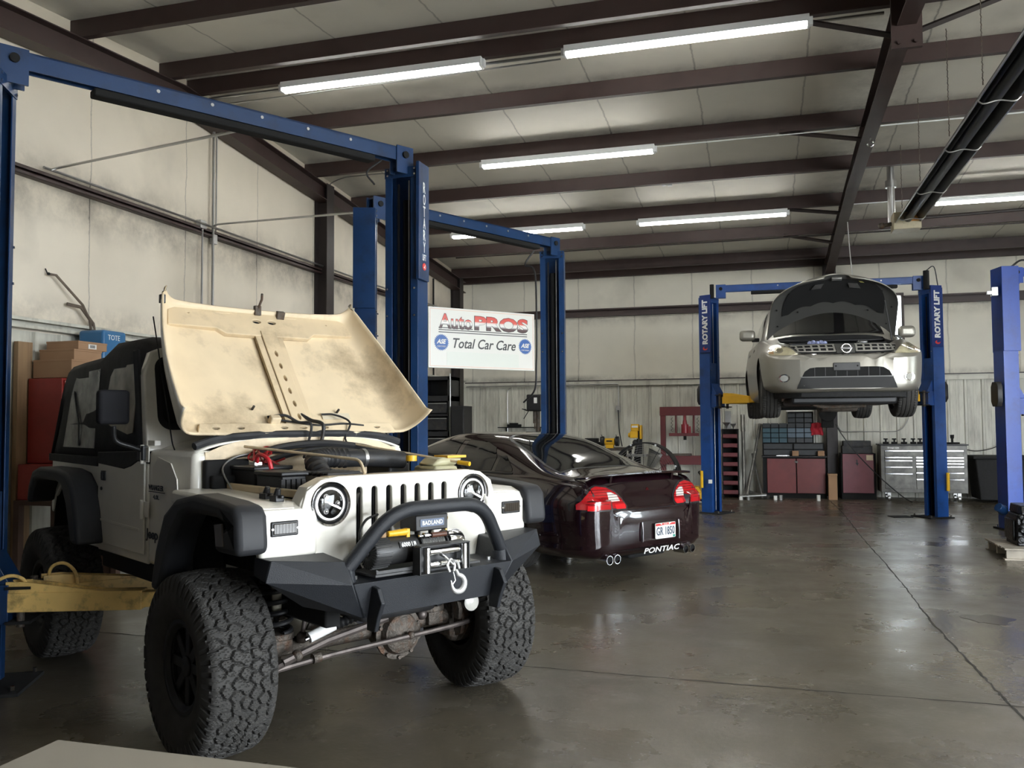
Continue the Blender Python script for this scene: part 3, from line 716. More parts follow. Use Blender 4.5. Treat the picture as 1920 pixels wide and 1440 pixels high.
# --- tub with wheel openings, built as side plates joined by floor and back
def arc(cx, cz, r, a0, a1, n=14, rz=None): return [(cx + r * cos(radians(a0 + (a1 - a0) * i / n)), cz + (rz or r) * sin(radians(a0 + (a1 - a0) * i / n))) for i in range(n + 1)]
b = MB()
side = [(-.98, .74), (-.98, 1.29), (-2.80, 1.29), (-2.80, .98), (-2.79, .90)] + [(-2.75, .92), (-2.70, 1.02), (-2.60, 1.09), (-2.06, 1.09), (-1.95, 1.02), (-1.80, .74)]
for s_ in (-1, 1): b.prism(side, 'Y', s_ * .72, s_ * .695)
b.b2((-2.80, -.70, .80), (-2.77, .70, 1.29)); b.b2((-2.80, -.70, .74), (-.98, .70, .76)); b.b2((-2.78, -.72, 1.27), (-1.8, -.60, 1.30)); b.b2((-2.78, .60, 1.27), (-1.8, .72, 1.30))
body = b.build('body_tub', M_jw, jeep, bevel=.012)
# doors
for s_ in (-1, 1):
    b = MB(); b.prism([(-1.005, .79), (-1.005, 1.33), (-1.10, 1.31), (-1.28, 1.285), (-1.775, 1.28), (-1.775, .93), (-1.745, .84), (-1.69, .79)], 'Y', s_ * .722, s_ * .734)
    d = b.build('door', M_jw, jeep, bevel=.006)
    b = MB(); b.prism([(-1.07, .915), (-1.72, .925), (-1.72, .94), (-1.07, .93)], 'Y', s_ * .733, s_ * .739); b.build('door_crease', M_jw, d, bevel=.002)
    b = MB(); b.b2((-1.70, s_ * .732, 1.17), (-1.63, s_ * .742, 1.23)); h = b.build('door_handle', M_black, d, bevel=.003)
    b = MB(); b.b2((-1.685, s_ * .741, 1.18), (-1.65, s_ * .748, 1.22)); b.build('handle_paddle', M_flare, h, bevel=.002)
    b = MB(); b.cyl((-1.70, s_ * .733, 1.12), (-1.70, s_ * .741, 1.12), .011, n=12); b.build('keyhole', M_black, d)
    for z in (1.00, 1.30):
        b = MB(); b.b2((-1.03, s_ * .735, z), (-.92, s_ * .742, z + .085)); b.cyl((-.99, s_ * .75, z - .01), (-.99, s_ * .75, z + .095), .011, n=10); b.build('door_hinge', M_jw, d, bevel=.003)
# cowl : tapers towards the hood
b = MB()
V = [(-.985, -.72, .74), (-.985, .72, .74), (-.50, .68, .74), (-.50, -.68, .74), (-.985, -.72, 1.37), (-.985, .72, 1.37), (-.52, .655, 1.365), (-.52, -.655, 1.365)]
b.vf(V, [(0, 3, 2, 1), (0, 1, 5, 4), (1, 2, 6, 5), (3, 0, 4, 7), (4, 5, 6, 7), (2, 3, 7, 6)])
cow = b.build('cowl', M_jw, jeep, bevel=.03, seg=3)
b = MB(); b.grid(lambda u, v: (-.99 + .46 * u, (v * 2 - 1) * (.67 - .03 * u), 1.36 + .075 * (1 - (v * 2 - 1) ** 4) * (1 - .15 * u)), 8, 20); b.build('cowl_top', M_jw, cow, sol=.01)
b = MB(); b.b2((-.530, -.60, .90), (-.515, .60, 1.36)); b.grid(lambda u, v: (-.522, (v * 2 - 1) * .62, 1.34 + .09 * u * (1 - (v * 2 - 1) ** 4)), 2, 20); b.build('firewall', M_cream, cow)
b = MB(); b.tube([(-.545 + .02 * cos(i), y, 1.385 + .062 * (1 - (y / .67) ** 4)) for i, y in enumerate(np.linspace(-.655, .655, 30))], .021, n=8); b.build('weatherstrip', M_flare, cow)
for s_ in (-1, 1):
    b = MB(); b.b2((-.62, s_ * .36 - .055, 1.437), (-.545, s_ * .36 + .055, 1.446)); b.cyl((-.565, s_ * .36 - .06, 1.452), (-.565, s_ * .36 + .06, 1.452), .011, n=10); b.build('hood_hinge', M_jw, cow, bevel=.002)
    b = MB(); b.grid(lambda u, v: (-.60 - .30 * u, s_ * (.701 + .016 * u - .02 * v * .3), 1.10 + .24 * v), 2, 2); b.bm.free()
    b = MB(); b.plate([(-.56, .98), (-.60, 1.22), (-.68, 1.30), (-.86, 1.33), (-.93, 1.27), (-.93, 1.20), (-.80, 1.14), (-.72, .98)], t=.006, M=Matrix(((1, 0, 0, 0), (0, 0, 1, s_ * .712), (0, 1, 0, 0), (0, 0, 0, 1)))); b.build('cowl_emboss', M_jw, cow, bevel=.002)
# lettering on the passenger and driver sides of the cowl
for s_ in (-1, 1):
    rt = (-s_, 0, 0)
    writing('lettering', 'WRANGLER', .21, .030, frame((-.845, s_ * .729, 1.165), rt, (0, 0, 1)), M_black, cow, bold=.02)
    b = MB(); b.b2((-.955, s_ * .722, 1.140), (-.735, s_ * .727, 1.144)); b.build('pinstripe', M_black, cow)
    writing('lettering', '4.0L', .085, .024, frame((-.84, s_ * .729, 1.115), rt, (0, 0, 1)), M_black, cow, bold=.02)
    writing('lettering', 'Jeep', .17, .07, frame((-.90, s_ * .727, .905), rt, (0, 0, 1)), M_black, cow, bold=.03)
# front fenders
for s_ in (-1, 1):
    b = MB()
    b.prism([(-.52, 1.10), (-.52, 1.175), (.36, 1.155), (.43, 1.13), (.455, 1.09), (.455, .925), (.40, .925), (.40, 1.09), (.33, 1.12)], 'Y', s_ * .50, s_ * .775)
    fe = b.build('front_fender', M_jw, jeep, bevel=.018, seg=3)
    b = MB(); b.b2((-.52, s_ * .50, .78), (.40, s_ * .515, 1.17)); b.b2((-.55, s_ * .67, .74), (-.38, s_ * .715, 1.13)); b.build('inner_fender', M_liner, fe)
    b = MB(); b.b2((-.49, s_ * .50, .68), (-.475, s_ * .745, 1.12)); b.b2((-.60, s_ * .66, .60), (-.475, s_ * .74, .80)); b.build('splash_panel', M_liner, fe)
    b = MB(); b.b2((-.50, s_ * .495, 1.165), (.37, s_ * .525, 1.20)); b.build('fender_lip', M_cream, fe, bevel=.006)
    # turn signal
    b = MB(); b.b2((.452, s_ * .60, 1.02), (.463, s_ * .73, 1.085)); ts = b.build('turn_signal', M_black, fe, bevel=.006)
    b = MB(); b.b2((.46, s_ * .61, 1.03), (.468, s_ * .72, 1.076)); ln = b.build('signal_lens', M_amber, ts, bevel=.003)
    for k in range(7):
        y = .615 + k * .015; b = MB(); b.b2((.467, s_ * y, 1.033), (.4695, s_ * (y + .004), 1.073)); b.bm.transform(Matrix.Identity(4)); b.build('lens_rib', M_amber, ts)
    for yy in (.606, .724):
        b = MB(); b.cyl((.462, s_ * yy, 1.053), (.467, s_ * yy, 1.053), .005, n=8); b.build('screw', M_chrome, ts)
    # black flare
    outer = [(-.46, .70), (-.40, .90), (-.30, 1.08), (-.17, 1.155), (.05, 1.19), (.50, 1.175), (.62, 1.16), (.655, 1.12), (.67, 1.0), (.665, .955)]
    inner = [(.44, .955), (.43, 1.02), (.38, 1.075), (.28, 1.10), (0, 1.105), (-.10, 1.08), (-.20, .98), (-.30, .80), (-.35, .70)]
    b = MB(); b.prism([(x - .17 if x > .4 else x, z) for x, z in outer + inner], 'Y', s_ * .755, s_ * .90)
    fl = b.build('fender_flare', M_flare, fe, bevel=.028, seg=3)
    b = MB(); b.plate([(.29, 1.075), (.36, 1.085), (.375, .99), (.31, .985)], t=.008, M=Matrix(((1, 0, 0, 0), (0, 0, 1, s_ * .903), (0, 1, 0, 0), (0, 0, 0, 1)))); mk = b.build('side_marker', M_amber, fl, bevel=.002)
    # rear flare
    outer = [(-1.66, .79), (-1.72, .98), (-1.80, 1.13), (-1.93, 1.21), (-2.10, 1.23), (-2.52, 1.23), (-2.66, 1.20), (-2.75, 1.10), (-2.79, .98)]
    inner = [(-2.73, .98), (-2.69, 1.06), (-2.62, 1.13), (-2.52, 1.15), (-2.12, 1.15), (-2.0, 1.12), (-1.91, 1.02), (-1.80, .79)]
    b = MB(); b.prism(outer + inner, 'Y', s_ * .715, s_ * .885); b.build('rear_flare', M_flare, jeep, bevel=.025, seg=3)
    b = MB(); b.prism([(-1.80, .76), (-1.98, 1.10), (-2.1, 1.16), (-2.56, 1.16), (-2.68, 1.10), (-2.76, .80), (-2.76, 1.25), (-1.8, 1.25)], 'Y', s_ * .50, s_ * .712); b.build('wheel_well', M_dark, jeep)
    b = MB(); b.b2((-2.92, s_ * .50, .76), (-1.78, s_ * .51, 1.25)); b.bm.free()
    b = MB(); b.b2((-1.78, s_ * .58, .64), (-.52, s_ * .70, .745)); b.build('rocker_rail', M_dark, jeep, bevel=.01)
    b = MB(); b.b2((-2.8, s_ * .36, .58), (.42, s_ * .44, .70)); b.build('frame_rail', M_dark, jeep, bevel=.01)
# hood latches lying on the fender
for x, y in ((.16, -.60), (.30, -.62), (.30, .60)):
    b = MB(); b.b2((x - .03, y - .022, 1.155), (x + .03, y + .022, 1.185)); b.cyl((x, y, 1.18), (x + .015, y, 1.215), .018, .012, n=10); b.b2((x - .05, y - .008, 1.172), (x + .055, y + .008, 1.186)); b.build('hood_latch', M_black, jeep, bevel=.004)
# --- grille with seven slots
gz0, gz1 = .80, 1.262
out = [(-.44, gz0), (.44, gz0)] + [(.50, .93), (.555, 1.02), (.565, 1.12), (.54, 1.20), (.47, 1.245), (.38, 1.258)] + [(-.38, 1.258), (-.47, 1.245), (-.54, 1.20), (-.565, 1.12), (-.555, 1.02), (-.50, .93)]
slots = [rect(-.292 + k * .0835, .885, -.248 + k * .0835, 1.215, .022, 5) for k in range(7)]
MX = lambda x: Matrix(((0, 0, 1, x), (1, 0, 0, 0), (0, 1, 0, 0), (0, 0, 0, 1)))
b = MB(); b.plate(out, slots + [circ(s_ * .422, 1.14, .098, 36) for s_ in (-1, 1)], .012, MX(.422), bev=.006)
gr = b.build('grille', M_jw, jeep, angle=50)
b = MB(); b.prism([(y, z) for y, z in [(-.52, .95), (-.575, 1.05), (-.57, 1.15), (-.53, 1.22), (-.44, 1.258), (.44, 1.258), (.53, 1.22), (.57, 1.15), (.575, 1.05), (.52, .95), (.50, .95), (.55, 1.05), (.545, 1.15), (.51, 1.20), (.43, 1.243), (-.43, 1.243), (-.51, 1.20), (-.545, 1.15), (-.55, 1.05), (-.50, .95)]], 'X', .33, .422); b.build('grille_shell', M_jw, gr, bevel=.006)
for k in range(7):
    b = MB(); y0 = -.292 + k * .0835
    for yy in (y0 - .001, y0 + .040): b.b2((.385, yy, .89), (.418, yy + .003, 1.20))
    b.build('slot_liner', M_steel, gr)
    b = MB()
    for q in range(3): b.b2((.395, y0 + .007 + q * .0125, .885), (.405, y0 + .012 + q * .0125, 1.205))
    b.build('slot_insert', M_black if k < 5 else M_dark, gr)
b = MB(); b.b2((.36, -.30, .82), (.39, .30, 1.24)); b.build('radiator', M_dark, gr)
# headlights
for s_ in (-1, 1):
    c = (.422, s_ * .422, 1.14)
    b = MB(); b.lathe([(.100, .0), (.105, .010), (.100, .018), (.091, .012), (.086, -.012), (.084, -.03)], c, (1, 0, 0), 40); hl = b.build('headlight', M_chrome, jeep)
    b = MB(); b.lathe([(.098, -.05), (.086, -.01), (.078, .0), (.074, -.005), (.0, -.05)], c, (1, 0, 0), 36); b.build('headlight_bowl', M_black, hl)
    b = MB(); b.lathe([(.062, -.004), (.062, .004), (.072, .004), (.072, -.004)], c, (1, 0, 0), 40, close=True); b.build('halo_ring', M_halo, hl)
    for k in range(6):
        a = k * pi / 3; q = (c[0] - .012, c[1] + .036 * cos(a), c[2] + .036 * sin(a))
        b = MB(); b.sph(q, .0155, 12); b.build('projector', M_tint if k % 2 else M_chrome, hl)
    b = MB(); b.box((c[0] - .006, c[1], c[2]), (.02, .11, .007), (radians(-25), 0, 0)); b.build('bowl_divider', M_chrome, hl)
    b = MB(); b.lathe([(.083, .004), (.07, .016), (.045, .024), (.0, .028)], c, (1, 0, 0), 36); b.build('headlight_glass', M_lens, hl)
# --- engine bay
eb = MB(); eb.b2((-.5, -.5, .80), (.40, .5, .88)); eng = eb.build('engine_bay_tray', M_dark, jeep)
def part(name, m, fn, parent=eng, **k):
    b = MB(); fn(b); return b.build(name, m, parent, **k)
part('fuse_box', M_black, lambda b: (b.b2((-.14, -.50, 1.10), (.12, -.37, 1.255)), b.b2((-.15, -.51, 1.255), (.13, -.36, 1.275))), bevel=.006)
part('battery', M_black, lambda b: (b.b2((-.46, -.48, 1.0), (-.20, -.28, 1.27)), b.b2((-.47, -.49, 1.27), (-.19, -.27, 1.29))), bevel=.006)
def airbox(b):
    b.b2((.0, -.34, 1.0), (.28, -.12, 1.20)); b.prism([(-.36, 1.20), (-.33, 1.25), (-.13, 1.265), (-.10, 1.20)], 'X', -.02, .29)
    for k in range(6): b.b2((.0 + k * .045, -.33, 1.25), (.02 + k * .045, -.14, 1.272))
part('air_box', M_under, airbox, bevel=.008)
part('air_intake_cone', M_under, lambda b: (b.lathe([(.055, .0), (.075, .08), (.08, .12), (.07, .12), (.05, .05)], (.32, -.28, 1.08), (.3, -.2, 1), 24),))
def bellows(b):
    pts = smooth_path([(.05, -.24, 1.24), (-.06, -.22, 1.31), (-.12, -.12, 1.325), (-.13, .0, 1.32)], 12)
    b.tube(pts, [.048 + .006 * (i % 3 == 0) for i in range(len(pts))], n=14)
part('bellows_hose', M_under, bellows)
part('intake_tube', M_under, lambda b: b.tube(smooth_path([(-.13, -.02, 1.32), (-.12, .16, 1.315), (-.10, .36, 1.30)], 5), .047, n=16))
part('valve_cover', M_under, lambda b: (b.b2((-.42, -.10, 1.12), (.22, .10, 1.23)), b.cyl((-.3, .0, 1.23), (-.3, .0, 1.26), .03)), bevel=.02)
part('intake_manifold', M_cast, lambda b: [b.tube(smooth_path([(-.35 + .11 * k, .08, 1.18), (-.35 + .11 * k, .18, 1.20), (-.35 + .11 * k, .25, 1.13)], 4), .022) for k in range(5)])
part('hose_clamp', M_steel, lambda b: b.cyl((-.125, .10, 1.318), (-.125, .12, 1.318), .051, n=18))
part('heater_hose', M_black, lambda b: b.tube(smooth_path([(-.44, -.34, 1.345), (-.42, -.2, 1.38), (-.41, 0, 1.395), (-.42, .2, 1.38), (-.40, .36, 1.35), (-.30, .46, 1.28)], 6), .021))
part('heater_hose', M_black, lambda b: b.tube(smooth_path([(-.45, -.30, 1.30), (-.40, -.12, 1.35), (-.37, .05, 1.36), (-.38, .3, 1.33), (-.25, .44, 1.24)], 6), .016))
part('vacuum_line', M_black, lambda b: b.tube(smooth_path([(-.45, -.56, 1.18), (-.48, -.50, 1.31), (-.47, -.3, 1.35), (-.47, -.1, 1.35)], 6), .008))
part('silver_line', M_steel, lambda b: b.tube(smooth_path([(-.34, -.52, 1.15), (-.44, -.54, 1.27), (-.47, -.46, 1.33), (-.46, -.36, 1.35)], 6), .005))
def bundle(b):
    rr_ = random.Random(3)
    for k in range(9):
        p = [(-.45 + rr_.uniform(0, .05), -.34 + rr_.uniform(-.03, .05), 1.36 + rr_.uniform(-.02, .02))]
        for q in range(5): p.append((p[-1][0] + rr_.uniform(-.03, .04), p[-1][1] + rr_.uniform(-.04, .06), p[-1][2] + rr_.uniform(-.05, .02)))
        b.tube(smooth_path(p, 5), .006, n=6)
part('red_wire_bundle', M_wire, bundle)
part('battery_cable', mat('bright_red_cable', (.55, .02, .03), .4), lambda b: b.tube(smooth_path([(-.26, -.44, 1.30), (-.20, -.46, 1.35), (-.12, -.45, 1.33), (-.10, -.44, 1.28)], 6), .011))
part('heater_box', M_dark, lambda b: (b.b2((-.51, -.62, 1.0), (-.46, -.38, 1.32)), b.b2((-.50, -.60, 1.02), (-.42, -.46, 1.24)), b.b2((-.50, -.60, 1.0), (.30, -.50, 1.13))), bevel=.01)
part('battery_terminal', M_steel, lambda b: (b.cyl((-.27, -.44, 1.29), (-.27, -.44, 1.32), .012), b.b2((-.30, -.46, 1.295), (-.24, -.42, 1.31))))
part('relay', M_under, lambda b: [b.b2((.10, -.51 + .027 * k, 1.12), (.135, -.49 + .027 * k, 1.24)) for k in range(5)])
part('washer_bottle', mat('old_translucent_plastic', (.50, .47, .30), .4), lambda b: (b.b2((.02, .34, 1.10), (.22, .50, 1.275)), b.prism([(.34, 1.275), (.50, 1.275), (.56, 1.31), (.40, 1.32)], 'X', .04, .20)), bevel=.02)
part('bottle_cap', M_yclean, lambda b: (b.cyl((.06, .30, 1.30), (.06, .30, 1.33), .03), b.b2((.08, .44, 1.315), (.20, .57, 1.328))))
part('brake_reservoir', M_under, lambda b: (b.b2((-.35, .28, 1.15), (-.12, .42, 1.28)), b.cyl((-.2, .35, 1.28), (-.2, .35, 1.315), .05)), bevel=.01)
part('reservoir_cap', M_yclean, lambda b: b.cyl((-.2, .35, 1.315), (-.2, .35, 1.335), .03))
part('radiator_shroud', M_black, lambda b: b.b2((.28, -.13, 1.10), (.37, .40, 1.262)), bevel=.01)
part('radiator_support', M_cream, lambda b: b.b2((.33, -.42, 1.24), (.41, .42, 1.262)), bevel=.004)
part('prop_rod', M_cream, lambda b: b.tube(round_path([(-.48, -.40, 1.385), (.33, -.20, 1.33), (.40, -.22, 1.265)], .04), .0075))
part('prop_rod', M_cream, lambda b: b.tube(round_path([(-.48, .22, 1.395), (.30, .50, 1.285)], .04), .0065))
part('rod_grommet', M_yclean, lambda b: b.cyl((.24, .48, 1.292), (.31, .503, 1.284), .012))
# --- windshield frame, glass, soft top (the frame leans back)
WSH = Matrix(((1, 0, -.20, .27), (0, 1, 0, 0), (0, 0, 1, 0), (0, 0, 0, 1)))
b = MB(); b.plate([(-.72, 1.37), (.72, 1.37), (.715, 1.78), (.67, 1.905), (.62, 1.93), (-.62, 1.93), (-.67, 1.905), (-.715, 1.78)], [rect(-.655, 1.485, .655, 1.885, .07, 6)], .05, WSH @ Matrix(((0, 0, 1, -1.0), (1, 0, 0, 0), (0, 1, 0, 0), (0, 0, 0, 1))), bev=.012)
ws = b.build('windshield_frame', M_jw, jeep, angle=50)
b = MB(); b.plate(rect(-.665, 1.475, .665, 1.895, .07, 6), t=.006, M=WSH @ MX(-.985)); b.build('windshield', M_tint, ws)
b = MB(); b.plate(rect(-.665, 1.475, .665, 1.895, .075, 6), [rect(-.635, 1.505, .635, 1.865, .06, 6)], .012, WSH @ MX(-.967)); b.build('glass_seal', M_black, ws)
for s_ in (-1, 1):
    b = MB(); b.b2((-1.0, s_ * .69, 1.39), (-.88, s_ * .725, 1.42)); b.build('windshield_hinge', M_jw, ws, bevel=.004)
b = MB(); b.tube(round_path([(-.76, -.66, 1.36), (-.80, -.66, 1.40), (-1.1, -.66, 2.12)], .02), .004, n=6); b.build('antenna', M_black, jeep)
st = [(-1.10, 1.955, .62), (-1.18, 1.985, .63), (-1.35, 2.025, .65), (-1.66, 2.025, .66), (-1.95, 1.955, .65), (-2.30, 1.94, .66), (-2.55, 1.925, .66), (-2.63, 1.86, .66), (-2.68, 1.74, .67), (-2.80, 1.29, .70)]
V = []; n = 17
for x, zt, wt in st:
    zb = 1.285
    half = [(.715, zb), (.712, zb + (zt - zb) * .35), (.69, zb + (zt - zb) * .7), (wt + .03, zt - .06), (wt, zt - .02), (wt - .08, zt), (wt * .55, zt + .008), (0, zt + .012)]
    half = [(y, max(z, zb)) for y, z in half]; half = [(-y, z) for y, z in half] + [(y, z) for y, z in reversed(half[:-1])]
    V += [(x, y, z) for y, z in half]
m_ = len(half); F = [(i * m_ + j, i * m_ + j + 1, (i + 1) * m_ + j + 1, (i + 1) * m_ + j) for i in range(len(st) - 1) for j in range(m_ - 1)]
F.append(tuple(range(m_)))
b = MB(); b.vf(V, F); top = b.build('soft_top', M_vinyl, jeep, angle=60, sol=.006)
for s_ in (-1, 1):
    b = MB(); b.prism([(-1.80, 1.25), (-2.83, 1.26), (-2.83, 1.31), (-1.78, 1.31)], 'Y', s_ * .735, s_ * .715); b.build('skirt_flap', M_vinyl, top, bevel=.004)
def sidepatch(name, pts, m, parent, s_, off=.008, wave=0):
    # a flat-ish patch following the leaning side of the soft top
    def yy(x, z):
        t = (z - 1.285) / .66; return (.715 + (.712 - .715) * t / .35 if t < .35 else .712 + (.69 - .712) * (t - .35) / .35 if t < .7 else .69 - .012 * (t - .7) / .2)
    me = curve_mesh([pts], .004); V = [v.co.copy() for v in me.vertices]; F = [tuple(p.vertices) for p in me.polygons]; bpy.data.meshes.remove(me)
    b = MB(); b.vf([(v.x, s_ * (yy(v.x, v.y) + off + v.z), v.y) for v in V], F); return b.build(name, m, parent, bevel=0)
for s_ in (-1, 1):
    sidepatch('quarter_window', [(-1.90, 1.36), (-1.90, 1.86), (-2.36, 1.85), (-2.44, 1.72), (-2.54, 1.36)], M_clearv, top, s_)
    sidepatch('window_seam', [(-2.20, 1.37), (-2.21, 1.50), (-2.38, 1.72), (-2.37, 1.735), (-2.195, 1.52), (-2.18, 1.37)], M_vinyl, top, s_, .013)
    dw = sidepatch('door_window', [(-1.22, 1.46), (-1.22, 1.82), (-1.25, 1.86), (-1.62, 1.86), (-1.69, 1.80), (-1.73, 1.54), (-1.60, 1.50), (-1.30, 1.45)], mat('see_through_vinyl', (.32, .28, .22), .2, var=.35, scale=7, bump=.3, bscale=4), top, s_, .010)
    b = MB(); b.prism([(-1.02, 1.30), (-1.12, 1.93), (-1.20, 1.93), (-1.10, 1.36), (-1.78, 1.34), (-1.78, 1.27), (-1.32, 1.25), (-1.20, 1.27), (-1.10, 1.30)], 'Y', s_ * .722, s_ * .738); b.build('door_top_frame', M_vinyl, top, bevel=.006)
    # mirror
    b = MB(); b.box((-.97, s_ * .915, 1.60), (.07, .16, .185)); mr = b.build('side_mirror', mat('matt_black_plastic', (.014, .014, .017), .8, spec=.25), jeep, bevel=.02, seg=3)
    b = MB(); b.tube(smooth_path([(-1.0, s_ * .90, 1.50), (-1.02, s_ * .88, 1.42), (-1.01, s_ * .80, 1.385), (-.99, s_ * .74, 1.36)], 5), .014); b.b2((-1.05, s_ * .73, 1.31), (-.96, s_ * .76, 1.39)); b.build('mirror_arm', M_black, mr, bevel=.003)
# --- raised hood
hd = Vector((-.595, 0, .804)).normalized(); hn = Vector((.804, 0, .595)).normalized(); HO = Vector((-.57, 0, 1.435)); HL = .98
def hood_pt(u, v, off=0.0):
    W = .76 + (.615 - .76) * u + .03 * sin(pi * u); dep = .215 + (.10 - .215) * u; s_ = abs(v); sg = 1 if v >= 0 else -1
    if s_ < .72: y = W * .86 * s_ / .72; n_ = .012 * (s_ / .72) ** 2
    else: t = (s_ - .72) / .28 * pi / 2; y = W * (.86 + .14 * sin(t)); n_ = .012 + dep * (1 - cos(t))
    n_ += -.02 * sin(pi * u) + .045 * max(0, (u - .93) / .07) ** 2 * (s_ < .99) + .03 * max(0, (.04 - u) / .04)
    L = HL * u
    if u > .9: L -= .055 * (1 - s_ ** 4) * (u - .9) / .1
    return HO + hd * L + Vector((0, sg * y, 0)) + hn * (n_ + off)
b = MB(); b.grid(lambda u, v: hood_pt(u, v * 2 - 1), 40, 56); b.mats = []
for f in b.bm.faces: f.material_index = 0
hood = b.build('hood', [M_jw, M_cream], jeep, angle=40, recalc=False)
k = hood.modifiers.new('s', 'SOLIDIFY'); k.thickness = .012; k.offset = 1; k.material_offset = 1; k.material_offset_rim = 1
HF = Matrix((Vector((0, 1, 0)), hd, hn)).transposed().to_4x4(); HF.translation = HO
b = MB(); oval = lambda x, y, rx, ry: [(x + rx * cos(t), y + ry * sin(t)) for t in np.linspace(0, 2 * pi, 18, endpoint=False)]
b.plate([(-.60, .79), (-.32, .785), (-.27, .745), (.27, .745), (.32, .785), (.60, .79), (.58, .895), (.54, .915), (-.54, .915), (-.58, .895)], [oval(-.05, .855, .033, .022), oval(.05, .855, .033, .022), rect(-.30, .892, -.20, .905), rect(.16, .892, .24, .905), oval(-.47, .885, .013, .01), oval(.44, .87, .013, .01)], .022, Matrix.Translation((0, 0, 0)) @ HF @ Matrix.Translation((0, 0, .006)), bev=.006)
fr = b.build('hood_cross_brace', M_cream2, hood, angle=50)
M_edge_shade = mat('edge_shade_brown', (.16, .11, .06), .7)  # dark lines painting the shade along the hood brace edges
for nm_, pl_, zz in (('brace_edge_shade', [(-.60, .79), (-.32, .785), (-.27, .745), (-.095, .742)], .012), ('brace_edge_shade', [(.095, .742), (.27, .745), (.32, .785), (.60, .79)], .012), ('brace_edge_shade', [(-.088, .742), (-.088, .07)], .010), ('brace_edge_shade', [(.088, .742), (.088, .07)], .010), ('brace_edge_shade', [(-.048, .76), (-.048, .06)], .020), ('brace_edge_shade', [(-.60, .068), (.60, .068)], .022)):
    b = MB(); b.tube([HF @ Vector((x, y, zz)) for x, y in pl_], .0035, n=6); b.build(nm_, M_edge_shade, hood)
b = MB(); b.plate([(-.085, .05), (.085, .05), (.085, .76), (-.085, .76)], [oval(.0, .12 + k * .095, .014, .028) for k in range(6)], .012, HF @ Matrix.Translation((0, 0, .008)), bev=.004)
b.plate([(-.045, .05), (.045, .05), (.045, .77), (-.045, .77)], [oval(.0, .12 + k * .095, .014, .028) for k in range(6)], .026, HF @ Matrix.Translation((0, 0, .012)), bev=.005)
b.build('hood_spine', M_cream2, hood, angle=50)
b = MB(); b.plate([(-.62, .01), (.62, .01), (.60, .065), (-.60, .065)], [oval(x, .038, .026, .013) for x in (-.52, -.38, -.12, .0, .14, .50)], .018, HF @ Matrix.Translation((0, 0, .020)), bev=.004); b.build('hood_rear_brace', M_cream, hood, angle=50)
for x, y, r in ((-.05, .855, 0), (.05, .855, 0)):
    pass
b = MB()
for x, y, rx, ry in [(-.05, .855, .034, .023), (.05, .855, .034, .023)] + [(.0, .12 + k * .095, .015, .03) for k in range(6)] + [(x, .038, .027, .014) for x in (-.52, -.38, -.12, .0, .14, .50)]:
    b.plate(oval(x, y, rx, ry), t=.002, M=HF @ Matrix.Translation((0, 0, .002 if y > .1 else .013)))
b.build('brace_hollow', M_dark, hood)
part('hood_striker', M_cast, lambda b: (b.box(HO + hd * .93 + hn * .04 + Vector((0, -.03, 0)), (.03, .04, .06)), b.tube([HO + hd * .93 + hn * .04 + Vector((0, -.03, 0)), HO + hd * .96 + hn * .11 + Vector((0, -.02, 0)), HO + hd * 1.0 + hn * .12 + Vector((0, -.01, 0))], .008)), hood, bevel=.003)
part('hood_striker', M_cast, lambda b: b.box(HO + hd * .91 + hn * .035 + Vector((0, .12, 0)), (.03, .05, .05), (0, .4, 0)), hood, bevel=.003)
part('emissions_sticker', mat('old_sticker', (.62, .54, .40), .6), lambda b: b.plate(rect(.17, .12, .36, .165), t=.001, M=HF @ Matrix.Translation((0, 0, .0))), hood)
for x, y in ((-.26, .19), (.28, .17)): part('rubber_stop', M_under, lambda b: b.cyl(HF @ Vector((x, y, .0)), HF @ Vector((x, y, .03)), .007), hood)
part('scuff_mark', mat('marker_scribble', (.30, .22, .22), .6), lambda b: b.tube([HF @ Vector((-.50 + .012 * i, .85 + .006 * sin(i * 2.1), .019)) for i in range(9)], .002, n=5), hood)
part('underhood_lamp', M_cream, lambda b: b.box(HO + hd * .085 + hn * .04 + Vector((0, -.17, 0)), (.04, .06, .05), (0, .6, 0)), hood, bevel=.006)
def P(u, v, o=.03): return hood_pt(u, v, o)
part('washer_hose', M_under, lambda b: b.tube(smooth_path([P(.12, -.22), P(.11, -.12, .06), P(.05, -.05, .07), P(.0, .0, .08), (-.50, -.02, 1.36), (-.42, -.08, 1.32)], 6), .008), hood)
part('washer_hose', M_under, lambda b: b.tube(smooth_path([P(.10, -.15, .03), P(.06, -.02, .05), P(.05, .12, .04), P(.06, .3, .04), P(.05, .45, .03)], 6), .006), hood)
part('washer_hose', M_under, lambda b: b.tube(smooth_path([P(.15, .18, .02), P(.13, .26, .04), P(.05, .33, .06), (-.50, .24, 1.40), (-.36, .34, 1.30)], 6), .006), hood)
part('hood_strap', M_under, lambda b: b.tube(smooth_path([P(.14, .02, .03), P(.08, .06, .05), P(.0, .09, .07), (-.49, .07, 1.36), (-.35, .07, 1.31)], 6), .011), hood)
part('rubber_bumper', M_black, lambda b: b.box(P(.93, -1, -.03), (.03, .03, .05)), hood, bevel=.004)
